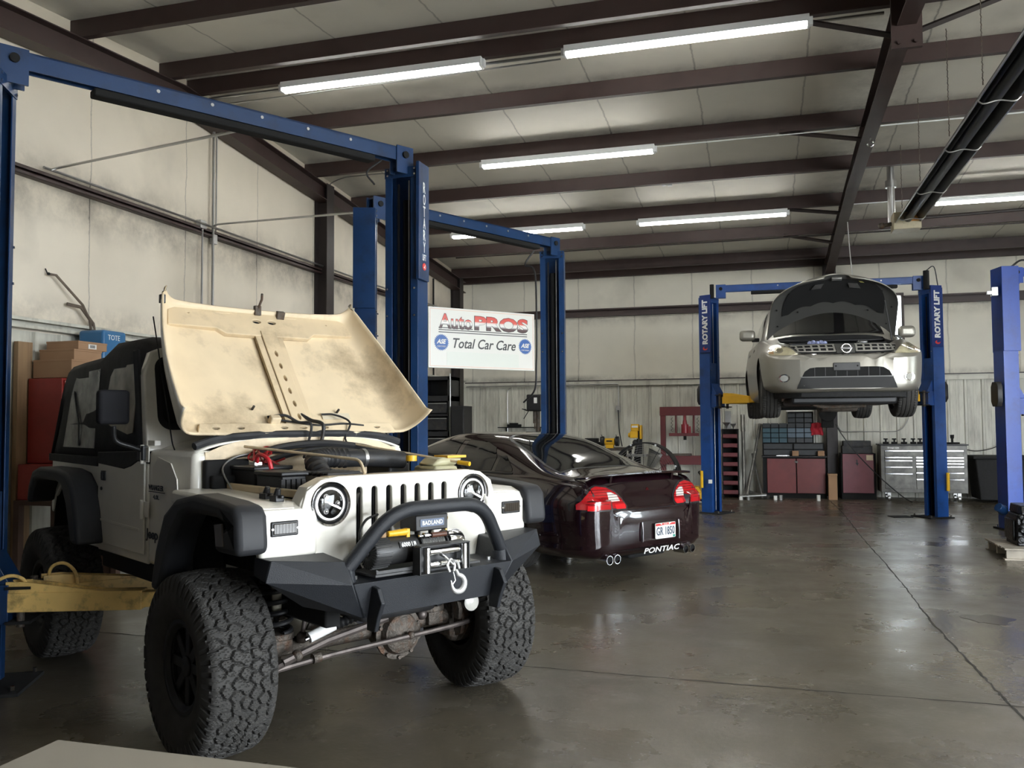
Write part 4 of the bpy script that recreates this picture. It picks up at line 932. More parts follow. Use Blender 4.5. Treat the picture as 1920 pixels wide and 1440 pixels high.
# --- winch bumper
def hull(b, pts):
    vs_ = [b.bm.verts.new(p) for p in pts]; bmesh.ops.convex_hull(b.bm, input=vs_)
b = MB(); hull(b, [(x, s_ * y, z) for s_ in (-1, 1) for x, y, z in ((.685, .463, .815), (.45, .463, .83), (.645, .385, .655), (.42, .385, .655))])
bp = b.build('winch_bumper', M_bump, jeep, bevel=.006, angle=20)
for s_ in (-1, 1):
    b = MB(); hull(b, [(x, s_ * y, z) for x, y, z in ((.545, .775, .935), (.625, .455, .905), (.43, .455, .925), (.40, .775, .935), (.685, .463, .812), (.545, .80, .85), (.645, .385, .655), (.50, .60, .715), (.40, .78, .86), (.40, .40, .66))])
    b.build('bumper_wing', M_bump, bp, bevel=.005, angle=20)
    b = MB(); b.prism([(.66, .80), (.72, .79), (.755, .73), (.72, .66), (.70, .60), (.64, .60), (.64, .70)], 'Y', s_ * .355 - .011, s_ * .355 + .011)
    b.build('tow_tab', M_bump, bp, bevel=.004)
    b = MB(); b.cyl((.60, s_ * .455, .86), (.615, s_ * .455, .80), .045, n=18); b.build('bar_foot', M_bump, bp)
b = MB(); b.tube(round_path([(.60, -.475, .84), (.69, -.262, 1.118), (.69, .262, 1.118), (.60, .475, .84)], .13, 9), .0335, n=18); b.build('hoop_bar', M_bump, bp)
for y in (-.40, -.20, .25, .38): part('bumper_bolt', M_steel, lambda b: b.cyl((.60, y, .82), (.60, y, .835), .010, n=6), bp)
# --- winch
M_motor = mat('winch_motor_black', (.030, .030, .030), .45, var=.2)
wn_ = MB(); wn_.b2((.50, -.36, .832), (.70, .24, .845)); wn_.prism([(.845, -.36)[::-1], (.90, -.36)[::-1], (.90, -.355)[::-1], (.845, -.355)[::-1]] if False else [(-.36, .845), (-.36, .90), (-.33, .90), (-.30, .845)], 'X', .50, .505)
wn_.prism([(-.36, .845), (-.12, .845), (-.10, .86), (-.10, .945), (-.12, .945), (-.14, .875), (-.18, .862), (-.345, .862), (-.36, .87)], 'X', .695, .705)
wn_.b2((.69, -.12, .845), (.70, .12, .955))
winch = wn_.build('winch', M_motor, bp, bevel=.003)
def motor(b):
    b.cyl((.60, -.30, .925), (.60, -.09, .925), .062, n=28); b.lathe([(.0, .0), (.03, -.006), (.06, .004), (.068, .02), (.068, .085), (.062, .088)], (.60, -.33, .925), (0, 1, 0), 32)
    for k in range(28):
        a = 2 * pi * k / 28; M = Matrix.Translation((.60, -.29, .925)) @ Matrix.Rotation(a, 4, 'Y')
        b.box((.066, .0, 0), (.014, .085, .005), M=M); b.box((.045, -.042, 0), (.05, .008, .004), M=M)
part('winch_motor', M_motor, motor, winch)
part('motor_hub', M_black, lambda b: b.cyl((.60, -.345, .925), (.60, -.32, .925), .016), winch)
part('rating_label', M_black, lambda b: b.box((.658, -.155, .955), (.004, .095, .03), (0, -.35, 0)), winch)
writing('lettering', '6000 LB', .082, .021, frame((.6625, -.155, .956), (0, 1, 0), (-.34, 0, .94)), M_text, winch, bold=.03)
part('winch_drum', M_motor, lambda b: [b.cyl((.60, y, .925), (.60, y + .008, .925), .062, n=24) for y in (-.075, .075)], winch)
part('wire_rope', mat('steel_cable', (.30, .30, .29), .45, .8), lambda b: b.tube([(.60 + (.047 + .004 * (i // 130 % 2)) * cos(i * .5), -.065 + .135 * i / 200, .925 + .050 * sin(i * .5)) for i in range(201)], .007, n=6), winch)
part('gear_housing', M_chrome, lambda b: b.lathe([(.0, .0), (.064, .0), (.066, .01), (.066, .07), (.060, .085), (.02, .092), (.0, .092)], (.60, .095, .93), (0, 1, 0), 32), winch)
part('clutch_lever', mat('brass', (.55, .38, .12), .35, .9), lambda b: (b.cyl((.60, .105, .985), (.60, .105, 1.05), .010), b.sph((.60, .105, 1.05), .014)), winch)
part('tie_rod_cover', mat('brown_roller', (.09, .035, .02), .4), lambda b: b.cyl((.665, -.03, .985), (.665, .055, .985), .012), winch)
part('drum_tie_rod', M_chrome, lambda b: (b.cyl((.665, -.10, .985), (.665, .10, .985), .006), b.cyl((.665, -.075, .985), (.665, -.05, .985), .014), b.cyl((.665, .065, .985), (.665, .09, .985), .014)), winch)
part('solenoid_box', M_black, lambda b: b.b2((.50, -.085, 1.0), (.62, .105, 1.075)), winch, bevel=.006)
part('maker_plate', mat('blue_grey_plate', (.10, .13, .20), .4), lambda b: b.b2((.619, -.06, 1.02), (.623, .08, 1.055)), winch)
writing('lettering', 'BADLAND', .12, .02, frame((.625, .01, 1.038), (0, 1, 0), (0, 0, 1)), M_text, winch, bold=.02)
part('yellow_handle', M_yclean, lambda b: (b.cyl((.61, -.235, 1.003), (.61, -.13, 1.005), .013, .017), b.box((.61, -.13, .998), (.03, .02, .045))), winch, bevel=.003)
part('wooden_knob', M_wood, lambda b: b.sph((.61, -.265, 1.0), .02), winch)
part('power_wire', M_black, lambda b: b.tube(smooth_path([(.56, -.33, .93), (.54, -.34, 1.0), (.50, -.28, 1.06), (.48, -.2, 1.08)], 5), .006), winch)
def fair(b):
    b.b2((.705, -.165, .825), (.712, .125, .955)); b.b2((.705, -.165, .825), (.76, -.158, .95)); b.b2((.705, -.16, .947), (.762, .125, .953)); b.b2((.705, -.16, .825), (.762, .125, .83)); b.b2((.705, .118, .825), (.76, .125, .95))
fl_ = part('fairlead', M_motor, fair, winch, bevel=.002)
for y in (-.125, .09): part('fairlead_roller', M_chrome, lambda b: b.cyl((.757, y, .833), (.757, y, .945), .017, n=18), winch)
for z in (.92, .862): part('fairlead_roller', M_chrome, lambda b: b.cyl((.74, -.10, z), (.74, .07, z), .016, n=18), winch)
part('fairlead_bolt', M_steel, lambda b: b.cyl((.712, -.145, .89), (.72, -.145, .89), .010, n=6), winch)
part('cable_end', M_steel, lambda b: b.tube([(.62, -.02, .93), (.77, -.03, .895), (.79, .0, .86)], .007), winch)
M_hook = mat('bare_hook_metal', (.78, .78, .76), .35, .6)
def shackle(b):
    b.tube(smooth_path([(.79, -.02, .83), (.785, -.028, .86), (.785, -.01, .885), (.785, .012, .86), (.79, .004, .83)], 6), .006); b.tube(smooth_path([(.80, -.005, .88), (.795, .02, .87), (.79, .035, .84)], 5), .006)
part('shackle', M_hook, shackle, winch)
def hook(b):
    c = Vector((.80, .02, .775)); pts = [c + Vector((0, -.012, .062)), c + Vector((0, .0, .04))] + [c + Vector((0, .037 * sin(t), .037 * cos(t))) for t in np.linspace(.25, 4.6, 22)] + [c + Vector((0, -.042, .018))]
    r = [.007, .009] + list(np.concatenate([np.linspace(.010, .0155, 11), np.linspace(.0155, .007, 11)])) + [.003]
    b.tube(pts, r, n=12)
part('tow_hook', M_hook, hook, winch)
part('hook_latch', M_hook, lambda b: b.tube([(.80, -.008, .83), (.80, .004, .79), (.80, -.014, .772)], .003), winch)
# fog lamp under the bumper
part('fog_lamp', M_black, lambda b: b.lathe([(.0, .0), (.035, .01), (.045, .04), (.045, .05)], (.56, .265, .625), (1, -.1, .05), 24), bp)
part('fog_lens', mat('frosted_lens', (.45, .44, .40), .3, coat=.5), lambda b: b.lathe([(.042, .0), (.03, .006), (.0, .01)], (.61, .26, .628), (1, -.1, .05), 24), bp)
# --- front axle, steering and springs
ax = part('front_axle', M_cast, lambda b: (b.cyl((0, -.66, .42), (0, .66, .42), .042, n=18), b.sph((.0, .19, .42), .13, 20, (1, .9, .95))), jeep)
def cover(b):
    n_ = 16; pr = [(.105 + .012 * cos(2 * k * 2 * pi / n_) , 2 * pi * k / n_) for k in range(n_)]
    b.lathe([(.0, .055), (.06, .055), (.10, .035), (.112, .0), (.137, -.004), (.137, -.018), (.115, -.022)], (.10, .19, .405), (1, -.05, 0), 28)
cv = part('differential_cover', M_cast, cover, ax)
for k in range(10):
    a = 2 * pi * k / 10 + .3; part('cover_bolt', M_cast, lambda b: b.cyl((.095, .19 + .126 * cos(a), .405 + .126 * sin(a)), (.112, .19 + .126 * cos(a), .405 + .126 * sin(a)), .011, n=6), cv)
part('cover_plug', M_cast, lambda b: b.cyl((.13, .25, .36), (.15, .25, .36), .014, n=10), cv)
M_rod = mat('steering_rod_metal', (.13, .11, .10), .5, .7, var=.3, scale=20)
part('tie_rod', M_rod, lambda b: b.tube(smooth_path([(.15, -.62, .355), (.17, -.25, .385), (.19, .15, .40), (.18, .55, .41), (.15, .66, .42)], 5), .0135), ax)
part('drag_link', M_rod, lambda b: b.tube([(.18, -.52, .40), (.20, -.30, .465), (.30, -.02, .545)], .018), ax)
part('rod_clamp', M_cast, lambda b: (b.cyl((.17, -.36, .385), (.172, -.32, .389), .024), b.sph((.185, -.45, .42), .028), b.sph((.19, .20, .405), .022)), ax)
part('tie_rod_end', M_rod, lambda b: b.tube([(.10, -.72, .33), (.15, -.58, .36), (.19, -.46, .415)], .016), ax)
dm = part('steering_damper', M_wht, lambda b: b.cyl((.16, -.375, .485), (.17, -.245, .525), .026, n=20), ax)
part('damper_boot', M_black, lambda b: b.lathe([(.024 - .0006 * k + (.006 if k % 2 else 0), .012 * k) for k in range(18)], (.17, -.245, .527), (.06, .2, .052), 18), dm)
part('damper_shaft', M_chrome, lambda b: b.cyl((.158, -.395, .479), (.16, -.375, .485), .012), dm)
for s_ in (-1, 1):
    part('coil_spring', M_black, lambda b: b.tube([(.0 + .068 * cos(t), s_ * .46 + .068 * sin(t), .50 + .34 * t / (2 * pi * 6.5)) for t in np.linspace(0, 2 * pi * 6.5, 150)], .0125, n=8), ax)
    part('spring_pad', M_cast, lambda b: (b.cyl((0, s_ * .46, .47), (0, s_ * .46, .50), .085, n=20), b.b2((-.06, s_ * .46 - .05, .40), (.07, s_ * .46 + .05, .47))), ax, bevel=.004)
    part('bump_stop', mat('pale_bump_stop', (.45, .42, .33), .6), lambda b: b.cyl((0, s_ * .46, .60), (0, s_ * .46, .84), .024), ax)
    part('shock_absorber', M_black, lambda b: (b.cyl((-.10, s_ * .40, .45), (-.12, s_ * .38, .70), .026), b.cyl((-.12, s_ * .38, .70), (-.13, s_ * .37, .95), .012)), ax)
    part('sway_link', M_rod, lambda b: (b.cyl((.07, s_ * .36, .47), (.12, s_ * .345, .78), .011), b.sph((.07, s_ * .36, .47), .03)), ax)
    def kn(b):
        b.b2((-.05, s_ * .60 - .03, .31), (.05, s_ * .60 + .03, .53)); b.sph((.02, s_ * .62, .52), .04); b.sph((.02, s_ * .62, .32), .045)
        b.prism([(.02, .30), (.11, .33), (.13, .42), (.08, .50), (.02, .52)], 'Y', s_ * .60, s_ * .66); b.cyl((.0, s_ * .62, .42), (.0, s_ * .67, .42), .15, n=28)
        b.prism([(.05, .56), (.09, .60), (.15, .48), (.14, .42), (.10, .42)], 'Y', s_ * .56, s_ * .585)
    part('steering_knuckle', M_cast, kn, ax, bevel=.006)
    part('control_arm', M_cast, lambda b: (b.cyl((-.02, s_ * .40, .37), (-.50, s_ * .36, .52), .024), b.cyl((-.02, s_ * .42, .55), (-.42, s_ * .38, .62), .018)), ax)
part('brake_hose', M_black, lambda b: b.tube(smooth_path([(.05, .60, .50), (.08, .55, .62), (.0, .48, .72), (-.05, .42, .74)], 5), .007), ax)
part('track_bar', M_rod, lambda b: b.tube([(-.08, .50, .44), (.06, .10, .55), (.05, -.36, .62)], .017), ax)
part('axle_bracket', M_cast, lambda b: (b.prism([(-.34, .50), (-.26, .64), (-.20, .60), (-.16, .47)], 'X', .06, .075), b.b2((.02, .05, .50), (.10, .12, .60))), ax)
part('rear_axle', M_cast, lambda b: (b.cyl((-2.373, -.66, .42), (-2.373, .66, .42), .04), b.sph((-2.373, 0, .42), .13, 18)), jeep)
part('engine_oil_pan', M_under, lambda b: b.b2((-.5, -.2, .55), (.35, .25, .85)), jeep, bevel=.03)
part('transmission', M_under, lambda b: (b.b2((-1.6, -.18, .50), (-.5, .18, .74)), b.cyl((-2.3, 0, .45), (-1.6, 0, .55), .035)), jeep, bevel=.03)
# ================================================================ CAR BODY TOOLS
def catmull_table(xs, rows, per):
    xs = np.array(xs, float); R = np.array(rows, float); out_x = []; out = []
    n = len(xs)
    for i in range(n - 1):
        a = R[max(i - 1, 0)]; b_ = R[i]; c = R[i + 1]; d = R[min(i + 2, n - 1)]
        h = xs[i + 1] - xs[i]; m1 = (c - a) / (xs[i + 1] - xs[max(i - 1, 0)]); m2 = (d - b_) / (xs[min(i + 2, n - 1)] - xs[i])
        for j in range(per):
            t = j / per; h00 = 2 * t ** 3 - 3 * t ** 2 + 1; h10 = t ** 3 - 2 * t ** 2 + t; h01 = -2 * t ** 3 + 3 * t ** 2; h11 = t ** 3 - t ** 2
            out_x.append(xs[i] + h * t); out.append(h00 * b_ + h10 * h * m1 + h01 * c + h11 * h * m2)
    out_x.append(xs[-1]); out.append(R[-1]); return np.array(out_x), np.array(out)
def loft_body(stations, per=8, pv=5):
    """stations: (x, [(y,z)*K]) ; half profile bottom centre -> top centre, mirrored and closed"""
    xs = [s[0] for s in stations]; rows = [np.array(s[1]).ravel() for s in stations]
    X, Rw = catmull_table(xs, rows, per); K = len(stations[0][1]); V = []; F = []; m = None
    for x, r in zip(X, Rw):
        P_ = r.reshape(K, 2); half = []
        for i in range(K - 1):
            a = P_[i - 1] if i > 0 else np.array([-P_[1][0], P_[1][1]]); d = P_[i + 2] if i + 2 < K else np.array([-P_[K - 2][0], P_[K - 2][1]])
            for j in range(pv):
                t = j / pv; q = .5 * ((2 * P_[i]) + (-a + P_[i + 1]) * t + (2 * a - 5 * P_[i] + 4 * P_[i + 1] - d) * t * t + (-a + 3 * P_[i] - 3 * P_[i + 1] + d) * t ** 3)
                half.append((max(q[0], 0), q[1]))
        half[0] = (0, P_[0][1]); half.append((0, P_[-1][1]))
        ring = [(y, z) for y, z in half] + [(-y, z) for y, z in reversed(half[1:-1])]
        m = len(ring); V += [(x, y, z) for y, z in ring]
    n = len(X)
    for i in range(n - 1):
        for j in range(m): k = (j + 1) % m; F.append((i * m + j, i * m + k, (i + 1) * m + k, (i + 1) * m + j))
    F.append(tuple(range(m))[::-1]); F.append(tuple(range((n - 1) * m, n * m)))
    b = MB(); b.vf(V, F); bmesh.ops.triangulate(b.bm, faces=[f for f in b.bm.faces if len(f.verts) > 4]); bmesh.ops.recalc_face_normals(b.bm, faces=b.bm.faces); return b
SOLVER = ['FAST']
def cut(obj, cutters, mats):
    """boolean the cutters out of the body once and forget them"""
    for m in mats: obj.data.materials.append(m)
    for c in cutters:
        k = obj.modifiers.new('c', 'BOOLEAN'); k.operation = 'DIFFERENCE'; k.object = c; k.solver = SOLVER[0]
    dg = bpy.context.evaluated_depsgraph_get(); me = bpy.data.meshes.new_from_object(obj.evaluated_get(dg))
    obj.modifiers.clear(); obj.data = me
    for c in cutters: bpy.data.objects.remove(c)
    try: me.set_sharp_from_angle(angle=radians(40))
    except Exception: pass
    for p in me.polygons: p.use_smooth = True
    return obj
def bvh_of(b): return BVHTree.FromBMesh(b.bm)
def patch(name, poly, axis, sgn, bvh, m, parent, off=.004, step=.05, th=0.0):
    """lay the outline onto the body: poly in the two other axes, looking along -sgn*axis"""
    me = curve_mesh([poly], .0); bm = bmesh.new(); bm.from_mesh(me); bpy.data.meshes.remove(me)
    bmesh.ops.remove_doubles(bm, verts=bm.verts, dist=1e-5)
    us = [v.co.x for v in bm.verts]; vs_ = [v.co.y for v in bm.verts]
    for ax, arr in ((0, us), (1, vs_)):
        lo, hi = min(arr), max(arr); t = lo + step
        while t < hi - 1e-4:
            bmesh.ops.bisect_plane(bm, geom=bm.verts[:] + bm.edges[:] + bm.faces[:], plane_co=(t, 0, 0) if ax == 0 else (0, t, 0), plane_no=(1, 0, 0) if ax == 0 else (0, 1, 0)); t += step
    seen = set(); kill = [f for f in bm.faces if f.calc_area() < 1e-9]; bmesh.ops.delete(bm, geom=kill, context='FACES_ONLY')
    d = {'X': Vector((-sgn, 0, 0)), 'Y': Vector((0, -sgn, 0)), 'Z': Vector((0, 0, -sgn))}[axis]
    for v in bm.verts:
        u, w = v.co.x, v.co.y
        o = {'X': Vector((sgn * 9, u, w)), 'Y': Vector((u, sgn * 9, w)), 'Z': Vector((u, w, sgn * 9))}[axis]
        h = bvh.ray_cast(o, d)
        if h[0] is None: h = bvh.find_nearest({'X': Vector((sgn * 1, u, w)), 'Y': Vector((u, sgn, w)), 'Z': Vector((u, w, sgn))}[axis])
        n = h[1] if h[1].dot(d) < 0 else -h[1]; v.co = h[0] + n * off
    b = MB(); b.bm.free(); b.bm = bm
    for f in bm.faces: f.smooth = True
    bmesh.ops.recalc_face_normals(bm, faces=bm.faces)
    if bm.faces:
        f0 = bm.faces[0]
        tot = sum((f.normal.dot(-d) * f.calc_area() for f in bm.faces))
        if tot < 0: bmesh.ops.reverse_faces(bm, faces=bm.faces)
    o = b.build(name, m, parent, recalc=False)
    if th: k = o.modifiers.new('s', 'SOLIDIFY'); k.thickness = th; k.offset = 1
    return o
def cutter_cyl(x, z, r, y0, y1, parent):
    b = MB(); b.cyl((x, y0, z), (x, y1, z), r, n=48); o = b.build('cutter', M_dark); o.parent = parent; return o

# ================================================================ DARK SEDAN
M_cherry = mat('black_cherry_paint', (.011, .003, .005), .16, metal=.1, coat=1.0)
sedan = thing('sedan', 'very dark maroon four door sedan with rear spoiler seen from behind', 'car', (-2.026, 9.296, 0), 2.548)
def sp(w, zb, zs, zbelt, wb, wg, wr, zr, wm=None):
    wm = wm or w
    return [(0, zb), (w * .72, zb), (w * .955, zb + .05), (w * .985, .36), (w, .58), (wm * .985, .76), (wb, zbelt), (wb - .025, zbelt + .018), (wg, zbelt + (zr - zbelt) * .62), (wr, zr - .045), (wr * .62, zr - .006), (0, zr)]
ST = [
 (-1.175, sp(.62, .34, 0, .58, .55, .50, .44, .63, .60)),
 (-1.155, sp(.74, .27, 0, .63, .69, .62, .58, .69, .74)),
 (-1.12, sp(.80, .235, 0, .68, .76, .70, .66, .745, .80)),
 (-1.07, sp(.845, .21, 0, .80, .79, .74, .70, .87, .84)),
 (-1.00, sp(.875, .20, 0, .87, .80, .755, .70, .955, .87)),
 (-.90, sp(.895, .195, 0, .89, .82, .77, .70, .985, .89)),
 (-.70, sp(.915, .19, 0, .905, .845, .785, .69, 1.005, .915)),
 (-.45, sp(.925, .19, 0, .925, .855, .775, .66, 1.06)),
 (-.15, sp(.925, .19, 0, .94, .86, .745, .61, 1.185)),
 (.20, sp(.925, .19, 0, .95, .862, .72, .575, 1.315)),
 (.55, sp(.925, .185, 0, .955, .862, .715, .57, 1.385)),
 (1.0, sp(.925, .185, 0, .95, .862, .715, .57, 1.405)),
 (1.4, sp(.925, .185, 0, .94, .862, .72, .58, 1.39)),
 (1.8, sp(.925, .185, 0, .93, .862, .74, .62, 1.29)),
 (2.15, sp(.925, .185, 0, .92, .862, .77, .67, 1.13)),
 (2.5, sp(.92, .185, 0, .905, .855, .80, .72, 1.0)),
 (3.0, sp(.91, .19, 0, .86, .83, .77, .70, .93)),
 (3.4, sp(.87, .20, 0, .78, .78, .70, .62, .83)),
 (3.65, sp(.78, .24, 0, .68, .68, .60, .52, .72)),
 (3.80, sp(.55, .30, 0, .56, .48, .42, .36, .60))]
sb = loft_body(ST, 7, 5); sbv = bvh_of(sb)

sbody = sb.build('car_body', M_cherry, sedan, recalc=False, angle=45)
cs = []
for x in (0, 2.81):
    for s_ in (-1, 1): cs.append(cutter_cyl(x, .33, .375, s_ * .62, s_ * 1.1, sedan))
cut(sbody, cs, [M_dark])
M_alloy = mat('alloy_wheel', (.35, .35, .36), .3, .8)
w1 = make_wheel(sedan, 'wheel', .335, .225, .205, 300, 30, (30, 5), .007, M_alloy, 5, rib=True)
w1.location = (0, .79, .335)
for x, y, a in ((0, -.79, 180), (2.81, .79, 0), (2.81, -.79, 180)):
    c = copy_tree(w1, sedan); c.location = (x, y, .335); c.rotation_euler = (0, 0, radians(a))
# glass
patch('rear_window', [(-.50, -.62), (-.50, .62), (-.30, .625), (.30, .54), (.40, .49), (.44, .40), (.45, 0), (.44, -.40), (.40, -.49), (.30, -.54), (-.30, -.625)], 'Z', 1, sbv, M_tint, sedan, .004, .07)
patch('rear_window_seal', [(-.53, -.65), (-.53, .65), (-.30, .655), (.32, .57), (.44, .51), (.48, .42), (.49, 0), (.48, -.42), (.44, -.51), (.32, -.57), (-.30, -.655)], 'Z', 1, sbv, M_black, sedan, .002, .07)
for s_ in (-1, 1):
    patch('rear_door_window', [(.36, 1.0), (.34, 1.14), (.42, 1.24), (.62, 1.30), (.95, 1.32), (1.02, 1.0)], 'Y', s_, sbv, M_tint, sedan, .004, .06)
    patch('quarter_window', [(.30, 1.0), (.28, 1.15), (.20, 1.16), (.03, 1.03), (.02, 1.0)], 'Y', s_, sbv, M_tint, sedan, .004, .05)
    patch('front_door_window', [(1.09, 1.0), (1.05, 1.32), (1.40, 1.30), (1.75, 1.20), (2.05, 1.03), (2.05, .99)], 'Y', s_, sbv, M_tint, sedan, .004, .06)
    patch('window_trim', [(.0, .975), (2.12, .965), (2.12, .98), (.0, .992)], 'Y', s_, sbv, M_black, sedan, .006, .1)
    patch('fuel_door' if s_ > 0 else 'side_panel_badge', [(-.60, .74), (-.60, .86), (-.45, .87), (-.43, .74)] if s_ > 0 else [(1.9, .5), (1.9, .53), (2.1, .53), (2.1, .5)], 'Y', s_, sbv, M_cherry, sedan, .0025, .1)
    for xx in (.42, 1.06):
        patch('door_gap', [(xx, .25), (xx + .006, .25), (xx + .006 - .05 * (xx < .5), .95), (xx - .05 * (xx < .5), .95)], 'Y', s_, sbv, M_dark, sedan, .0015, .1)
    patch('rocker_moulding', [(.42, .33), (2.35, .33), (2.35, .37), (.42, .37)], 'Y', s_, sbv, M_cherry, sedan, .006, .15)
# tail lights
M_tred = mat('tail_lamp_red', (.42, .008, .012), .12, coat=1.0)
M_tdark = mat('tail_lamp_dark_line', (.04, .002, .003), .2, coat=1.0)
M_tclear = mat('reverse_lamp_clear', (.62, .58, .54), .12, coat=1.0)
M_tbright = mat('tail_reflector_red', (.75, .015, .02), .15, coat=1.0)
for s_ in (-1, 1):
    S = lambda pts: [(s_ * y, z) for y, z in pts]
    shape = S([(.375, .68), (.36, .70), (.39, .76), (.46, .83), (.55, .875), (.66, .89), (.74, .87), (.82, .80), (.868, .73), (.872, .685)])
    patch('lamp_seal', S([(.355, .665), (.34, .70), (.375, .775), (.45, .85), (.55, .895), (.66, .905), (.75, .885), (.84, .81), (.885, .73), (.89, .668)]), 'X', -1, sbv, M_black, sedan, .003, .05)
    tl = patch('tail_light', shape, 'X', -1, sbv, M_tred, sedan, .008, .04)
    patch('reverse_lamp', S([(.42, .745), (.44, .80), (.52, .835), (.56, .835), (.56, .745)]), 'X', -1, sbv, M_tclear, tl, .010, .03)
    patch('reflector', S([(.38, .675), (.375, .715), (.50, .715), (.50, .675)]), 'X', -1, sbv, M_tbright, tl, .010, .03)
    patch('reflector', S([(.74, .675), (.74, .72), (.82, .72), (.825, .675)]), 'X', -1, sbv, M_tbright, tl, .010, .03)
    for z, a, c in ((.732, .375, .83), (.757, .39, .82), (.782, .42, .81), (.806, .44, .79), (.830, .47, .775), (.853, .52, .755)):
        patch('lamp_rib', S([(a, z), (c, z), (c, z + .004), (a, z + .004)]), 'X', -1, sbv, M_tdark, tl, .0115, .05)
# spoiler
b = MB()
b.grid(lambda u, v: (-1.075 + .16 * u + .03 * (2 * v - 1) ** 4 + .02 * abs(2 * v - 1), (2 * v - 1) * .78, .985 + .012 * (1 - (2 * v - 1) ** 2) - .012 * u - .05 * max(0, abs(2 * v - 1) - .8)), 5, 30)
spo = b.build('rear_spoiler', M_cherry, sedan, sol=.022, bevel=.006)
for s_ in (-1, 1):
    b = MB(); b.prism([(-1.03, .89), (-.93, .93), (-.93, .995), (-1.06, 1.0)], 'Y', s_ * .44, s_ * .47); b.build('spoiler_foot', M_cherry, spo, bevel=.004)
writing('lettering', 'GRAND PRIX', .26, .022, frame((-1.082, -.12, 1.004), (0, -1, 0), (.15, 0, 1)), mat('grey_lettering', (.35, .35, .36), .4, .5), spo)
writing('lettering', 'GTP', .10, .030, frame((-1.078, -.40, .775), (0, -1, 0), (.1, 0, 1)), M_chrome, sedan, bold=.02)
b = MB(); b.prism([(-.035 + -.02, .82), (.0 - .02, .86), (.035 - .02, .82), (-.02, .76)], 'X', -1.088, -1.082); b.build('arrow_emblem', mat('emblem_dark_red', (.10, .01, .012), .2, .5), sedan, bevel=.002)
# trunk lid edge, plate recess, number plate
patch('trunk_gap', [(-.70, .655), (.36, .655), (.36, .660), (-.70, .660)], 'X', -1, sbv, M_dark, sedan, .0015, .1)
patch('plate_recess', rect(-.36, .335, .17, .535, .03), 'X', -1, sbv, mat('plate_recess_paint', (.010, .003, .004), .25, coat=.6), sedan, .002, .1)
b = MB(); b.prism(rect(-.305, .352, .0, .505, .012), 'X', -1.205, -1.196); pl = b.build('number_plate', M_white, sedan, bevel=.001)
b = MB(); b.prism([(-.30, .50), (-.245, .50), (-.20, .48), (-.30, .478)], 'X', -1.2065, -1.205); b.prism([(-.005, .50), (-.06, .50), (-.105, .48), (-.005, .478)], 'X', -1.2065, -1.205); b.prism(rect(-.20, .482, -.10, .502), 'X', -1.2065, -1.205); b.build('plate_banner', mat('plate_red', (.6, .03, .03), .5), pl)
writing('plate_state', 'OHIO', .06, .012, frame((-1.208, -.152, .492), (0, -1, 0), (0, 0, 1)), M_white, pl)
writing('plate_number', 'GR 1850', .275, .082, frame((-1.2065, -.150, .425), (0, -1, 0), (0, 0, 1)), mat('plate_grey_blue', (.08, .10, .14), .5), pl, bold=.02)
b = MB(); b.prism(rect(-.295, .357, -.262, .378), 'X', -1.2068, -1.205); b.build('plate_sticker', mat('sticker_green', (.02, .25, .18), .5), pl)
for yy, a, c in ((.175, .34, .53), (-.37, .33, .52)):
    b = MB(); b.tube([(-1.193, yy, a), (-1.197, yy, (a + c) / 2), (-1.188, yy, c)], .009, n=8); b.build('bumper_rib', M_cherry, sedan)
patch('bumper_valance', [(-.70, .215), (.70, .215), (.60, .285), (-.60, .285)], 'X', -1, sbv, mat('valance_black_paint', (.006, .004, .005), .3, coat=.5), sedan, .003, .1)
writing('lettering', 'PONTIAC', .54, .052, frame((-1.188, -.115, .248), (0, -1, 0), (.0, 0, 1)), M_text, sedan, shear=.25, bold=.012)
for s_ in (-1, 1):
    for q in (-.052, .052):
        b = MB(); b.lathe([(.038, .0), (.045, .0), (.045, .14), (.038, .14)], (-1.17, s_ * .56 + q, .205), (1, 0, 0), 28, close=True); o = b.build('exhaust_tip', M_chrome, sedan)
        b = MB(); b.cyl((-1.10, s_ * .56 + q, .205), (-1.09, s_ * .56 + q, .205), .038); b.build('exhaust_bore', M_dark, o)
b = MB(); b.b2((-.95, -.45, .14), (-.45, .1, .24)); b.build('muffler', M_dark, sedan, bevel=.03)
for s_ in (-1, 1):
    b = MB(); b.box((1.98, s_ * .98, 1.0), (.10, .17, .12)); mr = b.build('side_mirror', M_cherry, sedan, bevel=.03, seg=3)
    b = MB(); b.box((1.98, s_ * .89, .96), (.05, .08, .03)); b.build('mirror_stalk', M_black, mr)

